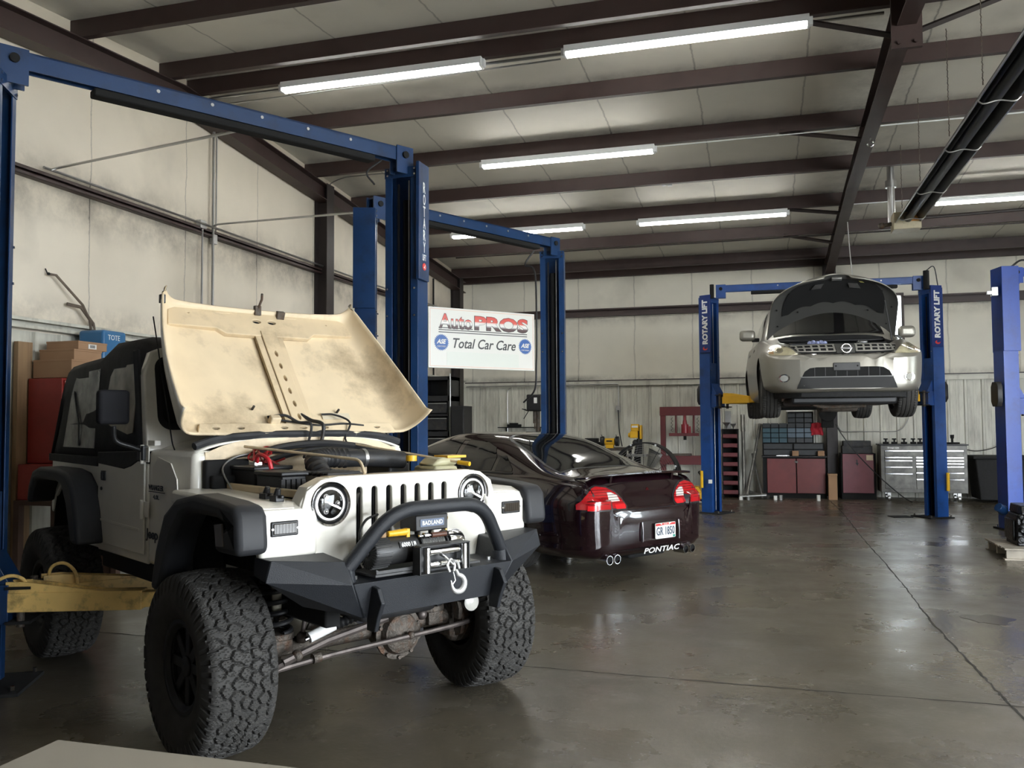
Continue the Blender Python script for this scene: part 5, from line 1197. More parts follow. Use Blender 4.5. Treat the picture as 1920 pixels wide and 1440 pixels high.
# ================================================================ SILVER CROSSOVER ON THE LIFT
M_silver = mat('silver_paint', (.32, .305, .265), .38, metal=.6, coat=.2)
MZ = 1.546
suv = thing('crossover', 'silver crossover with its hood open raised high on the far lift', 'car', (.902, 11.757, MZ), -1.502)
def mp(w, zb, zbelt, wb, wg, wr, zr, z5=.82):
    return [(0, zb), (w * .72, zb), (w * .94, zb + .05), (w * .985, .46), (w, .68), (w * .985, z5), (wb, zbelt), (wb - .03, zbelt + .02), (wg, zbelt + (zr - zbelt) * .62), (wr, zr - .05), (wr * .62, zr - .008), (0, zr)]
SM = [
 (-3.80, mp(.70, .40, .95, .60, .55, .45, 1.15)), (-3.70, mp(.85, .32, 1.05, .78, .66, .56, 1.40)), (-3.45, mp(.92, .27, 1.10, .86, .70, .58, 1.62)), (-3.0, mp(.94, .25, 1.10, .875, .71, .59, 1.69)),
 (-2.4, mp(.94, .24, 1.08, .88, .72, .60, 1.71)), (-1.7, mp(.94, .24, 1.06, .88, .73, .60, 1.70)), (-1.35, mp(.94, .24, 1.05, .88, .745, .62, 1.64)), (-1.0, mp(.94, .24, 1.04, .88, .775, .67, 1.44)), (-.65, mp(.94, .24, 1.03, .88, .80, .72, 1.24)),
 (-.35, mp(.94, .27, 1.01, .87, .81, .75, 1.09)), (0, mp(.94, .29, .96, .86, .78, .68, 1.03)), (.35, mp(.935, .30, .90, .84, .74, .62, .985)), (.60, mp(.90, .30, .83, .80, .70, .58, .92, .80)), (.78, mp(.82, .30, .79, .72, .64, .52, .87, .74)), (.88, mp(.70, .31, .74, .62, .54, .44, .80, .70)), (.93, mp(.52, .34, .68, .44, .38, .30, .72, .66))]
mb_ = loft_body(SM, 7, 5); mbv = bvh_of(mb_)

mbody = mb_.build('car_body', M_silver, suv, recalc=False, angle=45)
cs = []
for x in (0, -2.825):
    for s_ in (-1, 1): cs.append(cutter_cyl(x, .37, .415, s_ * .60, s_ * 1.2, suv))
q = MB(); q.prism([(-.36, -.66), (-.36, .66), (.30, .66), (.62, .52), (.72, .30), (.74, 0), (.72, -.30), (.62, -.52), (.30, -.66)], 'Z', .62, 1.3); o = q.build('cutter', M_dark); o.parent = suv; cs.append(o)
cut(mbody, cs, [M_dark])
w2 = make_wheel(suv, 'wheel', .37, .235, .225, 260, 26, (30, 5), .008, M_alloy, 6, rib=True)
w2.location = (0, -.80, .37); w2.rotation_euler = (0, 0, pi)
for x, y, a in ((0, .80, 0), (-2.825, -.80, 180), (-2.825, .80, 0)):
    c = copy_tree(w2, suv); c.location = (x, y, .37); c.rotation_euler = (0, 0, radians(a))
patch('windshield', [(-.46, -.70), (-.40, 0), (-.46, .70), (-.85, .70), (-1.33, .585), (-1.36, 0), (-1.33, -.585), (-.85, -.70)], 'Z', 1, mbv, M_tint, suv, .004, .08)
for s_ in (-1, 1):
    patch('front_door_window', [(-.78, 1.09), (-1.05, 1.30), (-1.40, 1.52), (-1.75, 1.56), (-1.80, 1.10)], 'Y', s_, mbv, M_tint, suv, .004, .08)
    patch('rear_door_window', [(-1.86, 1.10), (-1.82, 1.57), (-2.6, 1.56), (-2.75, 1.12)], 'Y', s_, mbv, M_tint, suv, .004, .08)
    patch('door_gap', [(-.62, .30), (-.614, .30), (-.614, 1.02), (-.62, 1.02)], 'Y', s_, mbv, M_dark, suv, .0015, .1)
    for xx in (-1.1, -2.1): patch('door_handle', [(xx, .93), (xx + .16, .94), (xx + .16, .97), (xx, .96)], 'Y', s_, mbv, M_silver, suv, .02, .1, .01)
    # headlights
    S = lambda pts: [(s_ * y, z) for y, z in pts]
    hl = patch('headlight', S([(.535, .745), (.585, .80), (.65, .86), (.73, .895), (.80, .90), (.845, .86), (.86, .78), (.84, .755), (.70, .745)]), 'X', 1, mbv, mat('yellowed_headlamp', (.42, .38, .25), .15, coat=1.0, var=.25, scale=9), suv, .008, .04)
    patch('headlight_projector', [(s_ * .735 + .045 * cos(t), .81 + .04 * sin(t)) for t in np.linspace(0, 2 * pi, 20, endpoint=False)], 'X', 1, mbv, mat('projector_ring', (.62, .57, .42), .15, .6, coat=1.0), hl, .013, .03)
    patch('headlight_projector', [(s_ * .735 + .028 * cos(t), .81 + .025 * sin(t)) for t in np.linspace(0, 2 * pi, 20, endpoint=False)], 'X', 1, mbv, mat('projector_glass', (.22, .20, .13), .1, coat=1.0), hl, .016, .03)
    patch('turn_lens', S([(.80, .765), (.80, .83), (.845, .84), (.85, .78)]), 'X', 1, mbv, mat('amber_tint', (.45, .25, .10), .2, coat=1.0), hl, .012, .03)
    fg = patch('fog_light', [(s_ * .695 + .060 * cos(t), .472 + .048 * sin(t)) for t in np.linspace(0, 2 * pi, 24, endpoint=False)], 'X', 1, mbv, M_chrome, suv, .012, .03)
    patch('fog_lens', [(s_ * .695 + .042 * cos(t), .472 + .037 * sin(t)) for t in np.linspace(0, 2 * pi, 24, endpoint=False)], 'X', 1, mbv, mat('fog_glass', (.45, .45, .42), .15, .2, coat=1), fg, .018, .03)
    b = MB(); b.box((-.72, s_ * 1.03, 1.15), (.14, .21, .155)); mr = b.build('side_mirror', M_silver, suv, bevel=.05, seg=4)
    b = MB(); b.box((-.72, s_ * .92, 1.085), (.07, .10, .05)); b.build('mirror_stalk', M_black, mr, bevel=.01)
# grille : dark backing, chrome egg crate, round badge
M_gch = mat('satin_chrome', (.62, .60, .55), .35, .6)
gb = patch('grille', [(-.52, .758), (-.62, .885), (-.15, .868), (.15, .868), (.62, .885), (.52, .758), (.2, .748), (-.2, .748)], 'X', 1, mbv, M_dark, suv, .004, .05)
for s_ in (-1, 1):
    S = lambda pts: [(s_ * y, z) for y, z in pts]
    for z in (.770, .812, .854): patch('grille_bar', S([(.115, z), (.53 + (z - .77) * .9, z + .002), (.53 + (z - .77) * .9, z + .018), (.115, z + .014)]), 'X', 1, mbv, M_gch, gb, .014, .06)
    for k in range(6):
        y = .12 + k * .082; patch('grille_bar', S([(y - .01, .775), (y + .012, .775), (y + .02, .865), (y - .002, .865)]), 'X', 1, mbv, M_gch, gb, .012, .06)
patch('grille_centre', [(-.10, .755), (-.115, .87), (.115, .87), (.10, .755)], 'X', 1, mbv, mat('grille_grey', (.09, .09, .085), .4), gb, .012, .05)
patch('grille_lower_trim', [(-.54, .748), (-.54, .756), (0, .742), (.54, .756), (.54, .748), (0, .732)], 'X', 1, mbv, M_chrome, gb, .012, .05)
b = MB(); b.lathe([(.042, -.004), (.046, .006), (.056, .006), (.060, -.004)], (.945, 0, .813), (1, 0, .1), 32, close=True); b.b2((.944, -.066, .803), (.952, .066, .823)); b.build('round_badge', M_chrome, gb, bevel=.002)
# lower intake, black chin, plate bracket
it = patch('lower_intake', [(-.50, .485), (-.47, .545), (-.41, .585), (-.33, .595), (.33, .595), (.41, .585), (.47, .545), (.50, .485)], 'X', 1, mbv, M_dark, suv, .003, .05)
for k in range(7):
    y = -.36 + .12 * k; patch('intake_bar', [(y, .487), (y + .006, .487), (y + .006, .592), (y, .592)], 'X', 1, mbv, mat('intake_grey', (.06, .06, .06), .5), it, .007, .06)
patch('intake_trim', [(-.52, .475), (.52, .475), (.52, .484), (-.52, .484)], 'X', 1, mbv, mat('satin_grey', (.16, .16, .155), .4), suv, .007, .06)
patch('chin_panel', [(-.51, .474), (.51, .474), (.56, .345), (-.56, .345)], 'X', 1, mbv, mat('charcoal_plastic', (.014, .014, .014), .65), suv, .005, .05)
b = MB(); b.prism([(.35, -.78), (.62, -.70), (.80, -.50), (.86, 0), (.80, .50), (.62, .70), (.35, .78)], 'Z', .24, .315); b.build('air_dam', M_liner, suv, bevel=.01)
b = MB(); b.b2((.925, -.15, .55), (.945, .15, .645)); b.build('plate_bracket', mat('bracket_charcoal', (.05, .05, .05), .5), suv, bevel=.008)
for y in (-.12, .12):
    b = MB(); b.cyl((.945, y, .605), (.948, y, .605), .010, n=10); b.build('bracket_hole', M_dark, suv)
# underside
for lo, hi, m_ in (((-.4, -.60, .16), (.70, .60, .26), M_black), ((-3.3, -.55, .18), (-.4, .55, .26), M_dark), ((-.25, -.20, .08), (.15, .25, .2), M_cast), ((-2.95, -.5, .14), (-2.6, .5, .3), M_dark)):
    b = MB(); b.b2(lo, hi); b.build('underbody', m_, suv, bevel=.03)
b = MB(); b.tube(smooth_path([(.55, -.35, .17), (.45, -.2, .14), (.45, .1, .14), (.3, .3, .15)], 6), .025, n=8); b.build('exhaust_pipe', M_cast, suv)
b = MB(); b.b2((.62, .26, .215), (.66, .36, .23)); b.build('white_tag', M_white, suv)
# engine bay
for nm, lo, hi, m_ in (('engine_cover', (-.05, -.30, .78), (.45, .30, .90), M_under), ('fuse_box', (.10, .38, .80), (.40, .56, .93), M_black), ('air_box', (.15, -.60, .80), (.5, -.36, .93), M_black), ('radiator_shroud', (.55, -.45, .80), (.68, .45, .895), M_black), ('cowl_panel', (-.40, -.70, 1.0), (-.26, .70, 1.03), M_black), ('wiper_motor', (-.2, .30, .95), (-.05, .42, .99), M_steel)):
    b = MB(); b.b2(lo, hi); b.build(nm, m_, suv, bevel=.02)
b = MB()
for k in range(5): b.sph((.52, -.36 + .045 * k, .915 + .01 * (k % 2)), .03, 8)
b.build('shop_rag', mat('blue_white_rag', (.25, .28, .45), .8, var=.6, scale=30), suv)
# raised hood: paint outside, grey frame and black pad inside
ho = Vector((-.34, 0, 1.07)); ang = radians(43.5); h_d = Vector((cos(ang), 0, sin(ang))); h_n = Vector((sin(ang), 0, -cos(ang)))   # h_n faces down/forward = underside
def mh(u, v, off=0.0):
    u00 = .36 * (1 - v * v); u = u00 + (1 - u00) * u; L = 1.0 * u; W = (.80 - .05 * u) * (1 if u < .45 else math.sqrt(max(0, 1 - ((u - .45) / .56) ** 2.6)))
    y = W * v; crown = -.055 * (1 - v * v) + .07 * sin(pi * min(u, 1) * .9)
    edge = .035 * max(0, abs(v) - .86) / .14
    return ho + h_d * (L * (1 - .0 * v * v)) + Vector((0, y, 0)) + h_n * (-(.0) + crown * 1.0 - .09 * sin(pi * u * .95) + edge + off)
b = MB(); b.grid(lambda u, v: mh(u, v * 2 - 1), 36, 40); mhood = b.build('hood', M_silver, suv, sol=.014, merge=True)
M_hin = mat('hood_inner_grey', (.085, .083, .078), .45, metal=.2)
b = MB(); b.grid(lambda u, v: mh(.002 + .994 * u, (v * 2 - 1) * .996, .012), 36, 40); b.build('hood_inner_panel', M_hin, mhood)
def padp(u, v):
    a = (v * 2 - 1) * .80; lo = .26 + .05 * abs(sin(a * 9)) - .06 * a * a; hi = .90 - .10 * a * a
    return mh(lo + (hi - lo) * u, a, .022)
b = MB(); b.grid(padp, 16, 60); b.build('hood_insulation_pad', mat('black_felt', (.006, .006, .006), .95), mhood)
for a, w_, m_ in ((-.36, .09, M_steel), (.36, .10, M_steel)):
    b = MB(); b.grid(lambda u, v: mh(.70 + .12 * u, a + w_ * (v * 2 - 1) , .044), 4, 4); b.build('hood_sticker', m_, mhood)
b = MB(); b.grid(lambda u, v: mh(.93 + .03 * u, .10 + .08 * v, .04), 2, 4); b.build('green_sticker', mat('green_sticker', (.01, .18, .08), .5), mhood)
b = MB(); b.grid(lambda u, v: mh(.85 + .03 * u, .55 + .08 * v, .04), 2, 4); b.build('yellow_sticker', mat('yellow_sticker', (.55, .50, .15), .5), mhood)
b = MB(); b.box(mh(.93, 0, .05), (.04, .12, .03), (0, -ang, 0)); b.build('hood_latch', M_steel, mhood, bevel=.005)
b = MB(); b.tube([(.12, .68, .92), mh(.52, .80, .03)], .008, n=6); b.build('hood_strut', M_black, suv)
for a, u0 in ((-.85, .12), (.85, .12), (-.55, .22), (.55, .22), (-.9, .45), (.9, .45), (-.8, .70), (.8, .70)):
    b = MB(); p = mh(u0, a, .03); b.cyl(p, p + h_n * .006, .012, n=10); b.build('hood_hole', M_dark, mhood)
# ================================================================ SHOP CONTENTS
def one(name, m, fn, label, cat, group=None, loc=None, rz=0.0, **k):
    b = MB(); fn(b); o = b.build(name, m, None, **k); tag(o, label, cat, group)
    if loc: o.location = loc
    if rz: o.rotation_euler = (0, 0, rz)
    return o
def bx(b, *bs):
    for lo, hi in bs: b.b2(lo, hi)
def pt(name, m, parent, fn, **k): return part(name, m, fn, parent, **k)

# --- hanging company sign
M_signw = mat('sign_white', (.66, .65, .60), .35)
M_sblk = mat('sign_black', (.012, .012, .012), .4)
M_sblue = mat('sign_blue', (.015, .09, .32), .4)
sg = thing('company_sign', 'white auto repair sign with red and black lettering mounted between the lifts', 'sign', (-3.04, 7.65, 0), math.atan2(.93, .80))
SW, SH, SZ = 1.225, .585, 2.035
pt('sign_panel', M_signw, sg, lambda b: b.b2((0, -.012, SZ), (SW, .012, SZ + SH)), bevel=.003)
pt('sign_border', mat('sign_peach', (.70, .42, .28), .4), sg, lambda b: b.plate(rect(.016, SZ + .016, SW - .016, SZ + SH - .016), [rect(.020, SZ + .020, SW - .020, SZ + SH - .020)], .002, Matrix(((1, 0, 0, 0), (0, 0, -1, -.0125), (0, 1, 0, 0), (0, 0, 0, 1)))))
pt('sign_patch', mat('sign_patch_grey', (.62, .64, .58), .4), sg, lambda b: b.b2((.20, -.0135, SZ + .03), (1.03, -.0125, SZ + .16)))
m = mat('sign_gradient', (.5, .5, .5), .35); nt = m.node_tree; tc = nt.nodes.new('ShaderNodeTexCoord'); se = nt.nodes.new('ShaderNodeSeparateXYZ'); rp = nt.nodes.new('ShaderNodeValToRGB'); mr_ = nt.nodes.new('ShaderNodeMapRange')
nt.links.new(tc.outputs['Object'], se.inputs[0]); nt.links.new(se.outputs[2], mr_.inputs[0]); mr_.inputs[1].default_value = SZ + SH * .63; mr_.inputs[2].default_value = SZ + SH * .90
nt.links.new(mr_.outputs[0], rp.inputs[0]); nt.links.new(rp.outputs[0], nt.nodes['Principled BSDF'].inputs['Base Color'])
e = rp.color_ramp.elements; e[0].position = .0; e[0].color = (.06, .02, .02, 1); e[1].position = 1; e[1].color = (.55, .04, .03, 1)
for p_, c_ in ((.28, (.08, .04, .04, 1)), (.42, (.75, .74, .72, 1)), (.55, (.70, .60, .55, 1)), (.62, (.62, .09, .06, 1))): q_ = rp.color_ramp.elements.new(p_); q_.color = c_
def sf(x, z, d=.0135): return frame((x * SW, -d, SZ + SH * z), (1, 0, 0), (0, 0, 1))
writing('lettering_outline', 'Auto', .372, .150, sf(.245, .775, .0132), M_sblk, sg, bold=.03); writing('lettering', 'Auto', .365, .140, sf(.245, .775, .0142), m, sg, bold=.012)
writing('lettering_outline', 'PROS', .640, .148, sf(.675, .775, .0132), M_sblk, sg, bold=.055); writing('lettering', 'PROS', .628, .138, sf(.675, .775, .0142), m, sg, bold=.04)
for z, x1 in ((.665, .40), (.63, .925), (.592, .925)): pt('sign_line', M_sblk, sg, lambda b: b.b2((.09 * SW, -.0135, SZ + SH * z - .004), (x1 * SW, -.0125, SZ + SH * z + .004)))
writing('lettering', 'Total Car Care', .725, .098, sf(.515, .42), M_sblk, sg, shear=.28, bold=.012)
for cx in (.115, .905):
    g_ = [(cx * SW + (.083 if i % 2 else .068) * cos(pi * i / 28), SZ + SH * .42 + (.083 if i % 2 else .068) * sin(pi * i / 28)) for i in range(56)]
    sl_ = pt('gear_seal', M_sblue, sg, lambda b: b.prism(g_, 'Y', -.0136, -.0125))
    writing('lettering', 'ASE', .105, .045, sf(cx, .435, .0145), M_signw, sl_, shear=.3, bold=.04); writing('lettering', 'CERTIFIED', .095, .014, sf(cx, .355, .0145), M_signw, sl_)
pt('sign_post', M_dark, sg, lambda b: (b.cyl((-.06, .06, 0), (-.06, .06, 3.0), .022), b.b2((-.14, -.02, 0), (.02, .14, .015))))
pt('sign_bracket', M_steel, sg, lambda b: (b.b2((-.07, .012, SZ + SH - .05), (.5, .03, SZ + SH - .01)), b.b2((-.07, .012, SZ + .02), (.5, .03, SZ + .06))))

# --- heater tube under the roof on the right
ht = thing('tube_heater', 'long dark radiant tube heater hung on chains from the roof at right', 'heater', (2.01, 0, 0))
pt('reflector', mat('sooty_sheet_metal', (.06, .06, .062), .42, .7, var=.2), ht, lambda b: (b.prism([(-.155, 4.27), (-.16, 4.285), (-.075, 4.43), (.075, 4.43), (.16, 4.285), (.155, 4.27), (.07, 4.415), (-.07, 4.415)], 'Y', .6, 13.0)))
pt('reflector_lip', M_steel, ht, lambda b: (b.b2((-.168, .6, 4.265), (-.155, 13.0, 4.277)), b.b2((.155, .6, 4.265), (.168, 13.0, 4.277))))
pt('burner_tube', mat('tube_blued_steel', (.035, .036, .04), .4, .6), ht, lambda b: b.cyl((0, .6, 4.32), (0, 13.05, 4.32), .052, n=20))
for y in (2.5, 5.4, 8.2, 9.6, 11.3, 12.7):
    pt('hanger_hook', M_steel, ht, lambda b: b.tube(smooth_path([(-.17, y, 4.27), (-.12, y, 4.235), (0, y, 4.255), (.12, y, 4.235), (.17, y, 4.27)], 4), .007, n=6))
    pt('hanger_chain', M_cast, ht, lambda b: [b.tube([(-.12 + .004 * (i % 2), y, 4.40 + .035 * i), (-.12 - .004 * (i % 2), y, 4.435 + .035 * i)], .005, n=5) for i in range(int((zroof(y) - 4.42) / .035))])
bb = pt('burner_box', mat('burner_box_cream', (.50, .44, .30), .5, dirt=(.12, .1, .07), dscale=6), ht, lambda b: b.b2((-.19, 13.0, 4.18), (.17, 13.30, 4.42)), bevel=.01)
pt('box_label', mat('orange_label', (.55, .25, .05), .5), bb, lambda b: b.b2((.02, 12.992, 4.28), (.14, 13.0, 4.36)))
pt('flue_pipe', M_steel, ht, lambda b: (b.cyl((-.17, 13.32, 4.30), (-.17, 13.32, zroof(13.3)), .05, n=18), b.cyl((-.17, 13.32, 4.85), (-.17, 13.32, 4.95), .075, n=18)))
pt('gas_elbow', M_cast, ht, lambda b: (b.cyl((-.30, 13.2, 4.28), (-.19, 13.2, 4.30), .03), b.sph((-.32, 13.2, 4.28), .05)))
one('gas_pipe', M_brown2, lambda b: b.tube([(2.2, 13.2, 4.36), (9.3, 13.2, 4.5)], .022), 'thin dark gas pipe running right from the heater burner box', 'pipe')
one('beam_hook', M_chrome, lambda b: (b.cyl((0, 0, 0), (0, 0, -.05), .008), b.tube([(.035 * sin(t), 0, -.09 + .04 * cos(t)) for t in np.linspace(0, 4.6, 14)], .009)), 'small chrome swivel hook hanging under the main rafter', 'hook', loc=(1.345, 11.3, tbM(11.3)))
one('hanging_cord', M_steel, lambda b: b.tube(smooth_path([(1.40, 15.0, tbM(15) + .1), (1.43, 15.02, 4.3), (1.47, 15.0, 3.75)], 6), .008), 'pale cord hanging from the rafter above the crossover hood', 'cord')
one('smoke_detector', M_fix, lambda b: (b.cyl((0, 0, 0), (0, 0, -.05), .055), b.cyl((0, 0, -.05), (0, 0, -.07), .035), b.b2((.05, -.03, -.08), (.12, .03, -.01))), 'small round white detector fixed to the roof liner', 'smoke detector', loc=(-1.4, 13.5, zroof(13.5)))
# --- conduits
CG = 'galvanised electrical conduits'
def cond(pts, r, label, rr=.12, m=M_steel): return one('conduit', m, lambda b: b.tube(round_path(pts, rr, 6), r, n=8), label, 'conduit')
cond([(-6.47, 9.14, 2.45), (-6.47, 9.14, 5.36), (-6.42, 8.82, 5.42), (1.2, 8.82, 5.42)], .017, 'thick bright conduit climbing the left wall and bending along the ridge purlin', .22)
cond([(-6.47, 9.20, 3.9), (-6.47, 9.20, 5.28), (-6.42, 8.90, 5.36), (-2.0, 8.90, 5.40)], .010, 'thin conduit beside the thick one up the left wall')
cond([(-6.47, 8.93, 2.45), (-6.47, 8.93, 3.88)], .012, 'short conduit dropping from the grey junction box on the left wall')
cond([(-6.45, 6.5, 3.935), (-6.45, 17.8, 3.935)], .014, 'bright conduit lying along the top of the left wall girt', .05)
cond([(-6.44, 6.58, 3.93), (-6.40, 6.62, 3.96), (-3.40, 5.72, 3.80)], .012, 'conduit reaching from the left wall to the front lift top beam', .05)
cond([(-6.47, 9.14, 3.95), (-6.40, 9.12, 3.97), (-3.9, 7.95, 3.66), (-3.72, 7.80, 3.55)], .012, 'conduit reaching from the left wall box to the rear lift post', .08)
cond([(-6.46, 12.0, 3.94), (-6.46, 12.03, 5.25), (-6.2, 12.1, 5.36), (-4.9, 12.1, 5.36)], .009, 'thin bent conduit beside the left wall post', .2)
cond([(-6.47, 16.6, 2.4), (-6.47, 16.6, 4.5)], .02, 'dark vertical pipe on the left wall above the sign', .05, M_dark)
cond([(-6.4, 18.44, 2.33), (-2.97, 18.44, 2.33), (-2.96, 18.50, 2.33), (-2.96, 18.50, 1.85)], .012, 'conduit along the back wall dropping to the outlet box', .1)
cond([(-5.45, 18.50, 1.0), (-5.45, 18.50, 2.25), (-5.3, 18.50, 2.33)], .010, 'short bent conduit left of the drill press on the back wall', .1)
cond([(1.46, 18.50, 1.42), (1.52, 18.50, 1.29), (2.60, 18.50, 1.30), (2.73, 18.50, 1.46), (2.78, 18.50, 1.6)], .010, 'bright u shaped conduit on the ribbed wall above the tool chest', .16)
cond([(-1.6, 11.44, 5.165), (1.2, 11.44, 5.165)], .007, 'thin bright conduit along the third purlin left of the rafter', .05, M_fix)
cond([(1.45, 11.44, 5.165), (9.0, 11.44, 5.165)], .009, 'thin bright conduit along the third purlin right of the rafter', .05, M_fix)
cond([(1.45, 14.50, 4.93), (9.0, 14.50, 4.93)], .009, 'thin bright conduit along the purlin behind the burner box', .05, M_fix)
cond([(-5.8, 16.12, 4.80), (9.0, 16.12, 4.80)], .014, 'long sprinkler style pipe along the second last purlin', .05, M_brown2)
one('junction_box', M_steel, lambda b: b.b2((0, -.06, -.05), (.07, .06, .05)), 'grey steel junction box on the left wall girt, left of the thick conduit', 'junction box', loc=(XL + .03, 8.93, 3.93), bevel=.004)
one('junction_box', M_steel, lambda b: b.b2((0, -.04, -.06), (.06, .04, .06)), 'small grey junction box below the girt on the thick conduit', 'junction box', loc=(XL + .03, 9.18, 3.80), bevel=.004)
one('junction_box', M_steel, lambda b: b.b2((0, -.05, -.06), (.07, .05, .06)), 'grey junction box on the girt beside the dark wall post', 'junction box', loc=(XL + .03, 12.12, 3.90), bevel=.004)
o_ = thing('wall_outlet', 'round grey outlet box with a hanging black cord on the back wall', 'outlet', (-2.96, 18.50, 1.80))
pt('outlet_box', M_steel, o_, lambda b: (b.cyl((0, 0, 0), (0, -.06, 0), .055), b.b2((-.05, -.05, -.07), (.05, .0, .07))), bevel=.004)
pt('cord', M_black, o_, lambda b: b.tube(smooth_path([(0, -.06, -.03), (.01, -.07, -.2), (.03, -.10, -.5), (.10, -.2, -.8)], 6), .012))
br = thing('wall_bracket', 'old bent arm bracket with grey arms leaning out from the left wall', 'bracket', (XL + .02, 6.75, 2.75))
M_oldw = mat('weathered_grey', (.16, .12, .09), .7, var=.3)
pt('arm', M_oldw, br, lambda b: b.tube([(.02, -.12, .20), (.06, -.06, .195), (.12, .22, -.06), (.10, .34, -.20), (.04, .46, -.50)], .013))
pt('arm', M_oldw, br, lambda b: b.tube([(.04, .10, -.06), (.10, .22, -.08), (.08, .40, -.22), (.04, .50, -.44)], .018))
pt('hook', M_dark, br, lambda b: (b.tube([(.02, -.12, .20), (.0, -.13, .25)], .006), b.sph((.03, -.12, .20), .015)))

# --- red cabinets and boxes by the left wall
st_ = one('storage_stand', mat('stand_brown', (.09, .05, .035), .7, var=.3), lambda b: (bx(b, ((-6.42, 6.20, .80), (-5.95, 7.0, .84)), ((-6.42, 6.20, 0), (-6.36, 6.26, .8)), ((-6.01, 6.20, 0), (-5.95, 6.26, .8)), ((-6.42, 6.94, 0), (-6.36, 7.0, .8)), ((-6.01, 6.94, 0), (-5.95, 7.0, .8)), ((-6.42, 6.28, .3), (-5.97, 6.98, .34)), ((-6.42, 6.97, 0), (-5.97, 6.99, .82)))), 'brown stand under the red cabinets beside the left lift post', 'stand')
c1 = thing('red_cabinet', 'low red metal cabinet with a black arrow logo, under the taller one', 'cabinet', (-6.2, 6.6, .84))
pt('cabinet_body', M_red, c1, lambda b: b.b2((-.22, -.36, 0), (.22, .36, .32)), bevel=.006)
pt('logo', M_black, c1, lambda b: (b.prism([(-.03, .20), (-.015, .20), (-.015, .26), (-.03, .26)], 'Y', -.362, -.360), b.prism([(-.012, .23), (.02, .26), (.035, .26), (.005, .23), (.035, .20), (.02, .20)], 'Y', -.362, -.360), b.b2((.05, -.362, .20), (.12, -.360, .204))))
c2 = thing('red_cabinet', 'tall red metal cabinet with brown cardboard boxes on its top', 'cabinet', (-6.21, 6.68, 1.165))
pt('cabinet_body', M_red, c2, lambda b: b.b2((-.21, -.34, 0), (.165, .30, .77)), bevel=.006)
dr_ = pt('door', M_red, c2, lambda b: b.b2((.166, -.32, .02), (.18, .28, .75)), bevel=.004)
pt('handle', M_chrome, dr_, lambda b: b.tube(round_path([(.18, -.26, .30), (.21, -.26, .30), (.21, -.26, .42), (.18, -.26, .42)], .02), .007))
for i, (x0, x1, y0, y1, z0, z1, lb) in enumerate(((-6.41, -5.98, 6.38, 6.75, 1.94, 2.105, 'widest cardboard box, resting straight on the tall red cabinet'), (-6.40, -6.01, 6.44, 6.78, 2.107, 2.205, 'middle cardboard box in the stack on the red cabinet'), (-6.38, -6.02, 6.50, 6.86, 2.207, 2.285, 'topmost cardboard box with a white barcode label'))):
    t = thing('cardboard_box', lb, 'box', ((x0 + x1) / 2, (y0 + y1) / 2, z0), group='cardboard boxes on the red cabinet')
    hx, hy, hz = (x1 - x0) / 2, (y1 - y0) / 2, z1 - z0
    pt('carton', M_card, t, lambda b: b.b2((-hx, -hy, 0), (hx, hy, hz - .002)), bevel=.003)
    pt('lid_flap', M_card, t, lambda b: b.b2((-hx - .003, -hy - .003, hz - .018), (hx + .003, hy + .003, hz)), bevel=.002)
    if i == 2:
        lb_ = pt('barcode_label', M_white, t, lambda b: b.b2((hx, -.06, .012), (hx + .005, .04, .055)))
        pt('barcode', M_black, lb_, lambda b: [b.b2((hx + .0045, -.04 + .008 * k, .02), (hx + .006, -.037 + .008 * k + .002 * (k % 2), .048)) for k in range(8)])
t = thing('blue_box', 'blue plastic case standing behind the cardboard boxes on top', 'box', (-6.18, 7.0, 1.94))
pt('case', mat('mid_blue_plastic', (.03, .14, .30), .4), t, lambda b: b.b2((-.20, -.12, 0), (.10, .20, .49)), bevel=.03, seg=3)
writing('lettering', 'TOTE', .16, .05, frame((.102, .02, .42), (0, 1, 0), (0, 0, 1)), M_text, t)

# --- black wall cabinet / tool shelving behind the sedan, left
t = thing('tool_cabinet', 'tall black tool cabinet with open upper bay behind the dark sedan', 'tool cabinet', (-5.0, 13.2, 0))
pt('frame', M_black, t, lambda b: bx(b, ((-.30, -.25, 0), (.22, .25, .12)), ((-.30, -.25, 1.30), (.22, .25, 1.38)), ((-.30, -.25, 1.86), (.22, .25, 1.95)), ((-.30, -.25, 2.20), (.22, .25, 2.26)), ((-.30, -.25, 0), (-.26, .25, 2.26)), ((.19, -.25, 0), (.22, .25, 2.26)), ((-.30, .20, 0), (.22, .25, 2.26)), ((-.30, -.25, 1.62), (.22, .25, 1.66))), bevel=.004)
for z0, z1 in ((.14, .45), (.47, .85), (.87, 1.28), (1.40, 1.60), (1.67, 1.84)):
    d_ = pt('drawer', M_under, t, lambda b: b.b2((-.25, -.262, z0), (.18, -.20, z1)), bevel=.006)
    pt('pull', M_steel, d_, lambda b: b.b2((-.25, -.272, z1 - .02), (.18, -.262, z1 - .008)))
pt('side_post', M_steel, t, lambda b: b.cyl((.235, -.25, 0), (.235, -.25, 2.3), .012))
one('side_locker', M_black, lambda b: (b.b2((-.20, -.2, 0), (.02, .2, 1.78)), b.b2((-.19, -.208, .05), (.01, -.2, 1.73))), 'narrow black locker on the right of the tall black tool cabinet', 'locker', loc=(-4.52, 13.05, 0), bevel=.005)
one('parts_tray', M_dark, lambda b: (b.b2((-.14, -.10, 0), (.14, .10, .06)), b.b2((-.10, -.06, .06), (.08, .05, .09))), 'small dark tray on the wall shelf seen over the sedan roof', 'tray', loc=(-5.25, 18.35, 1.42), bevel=.01)
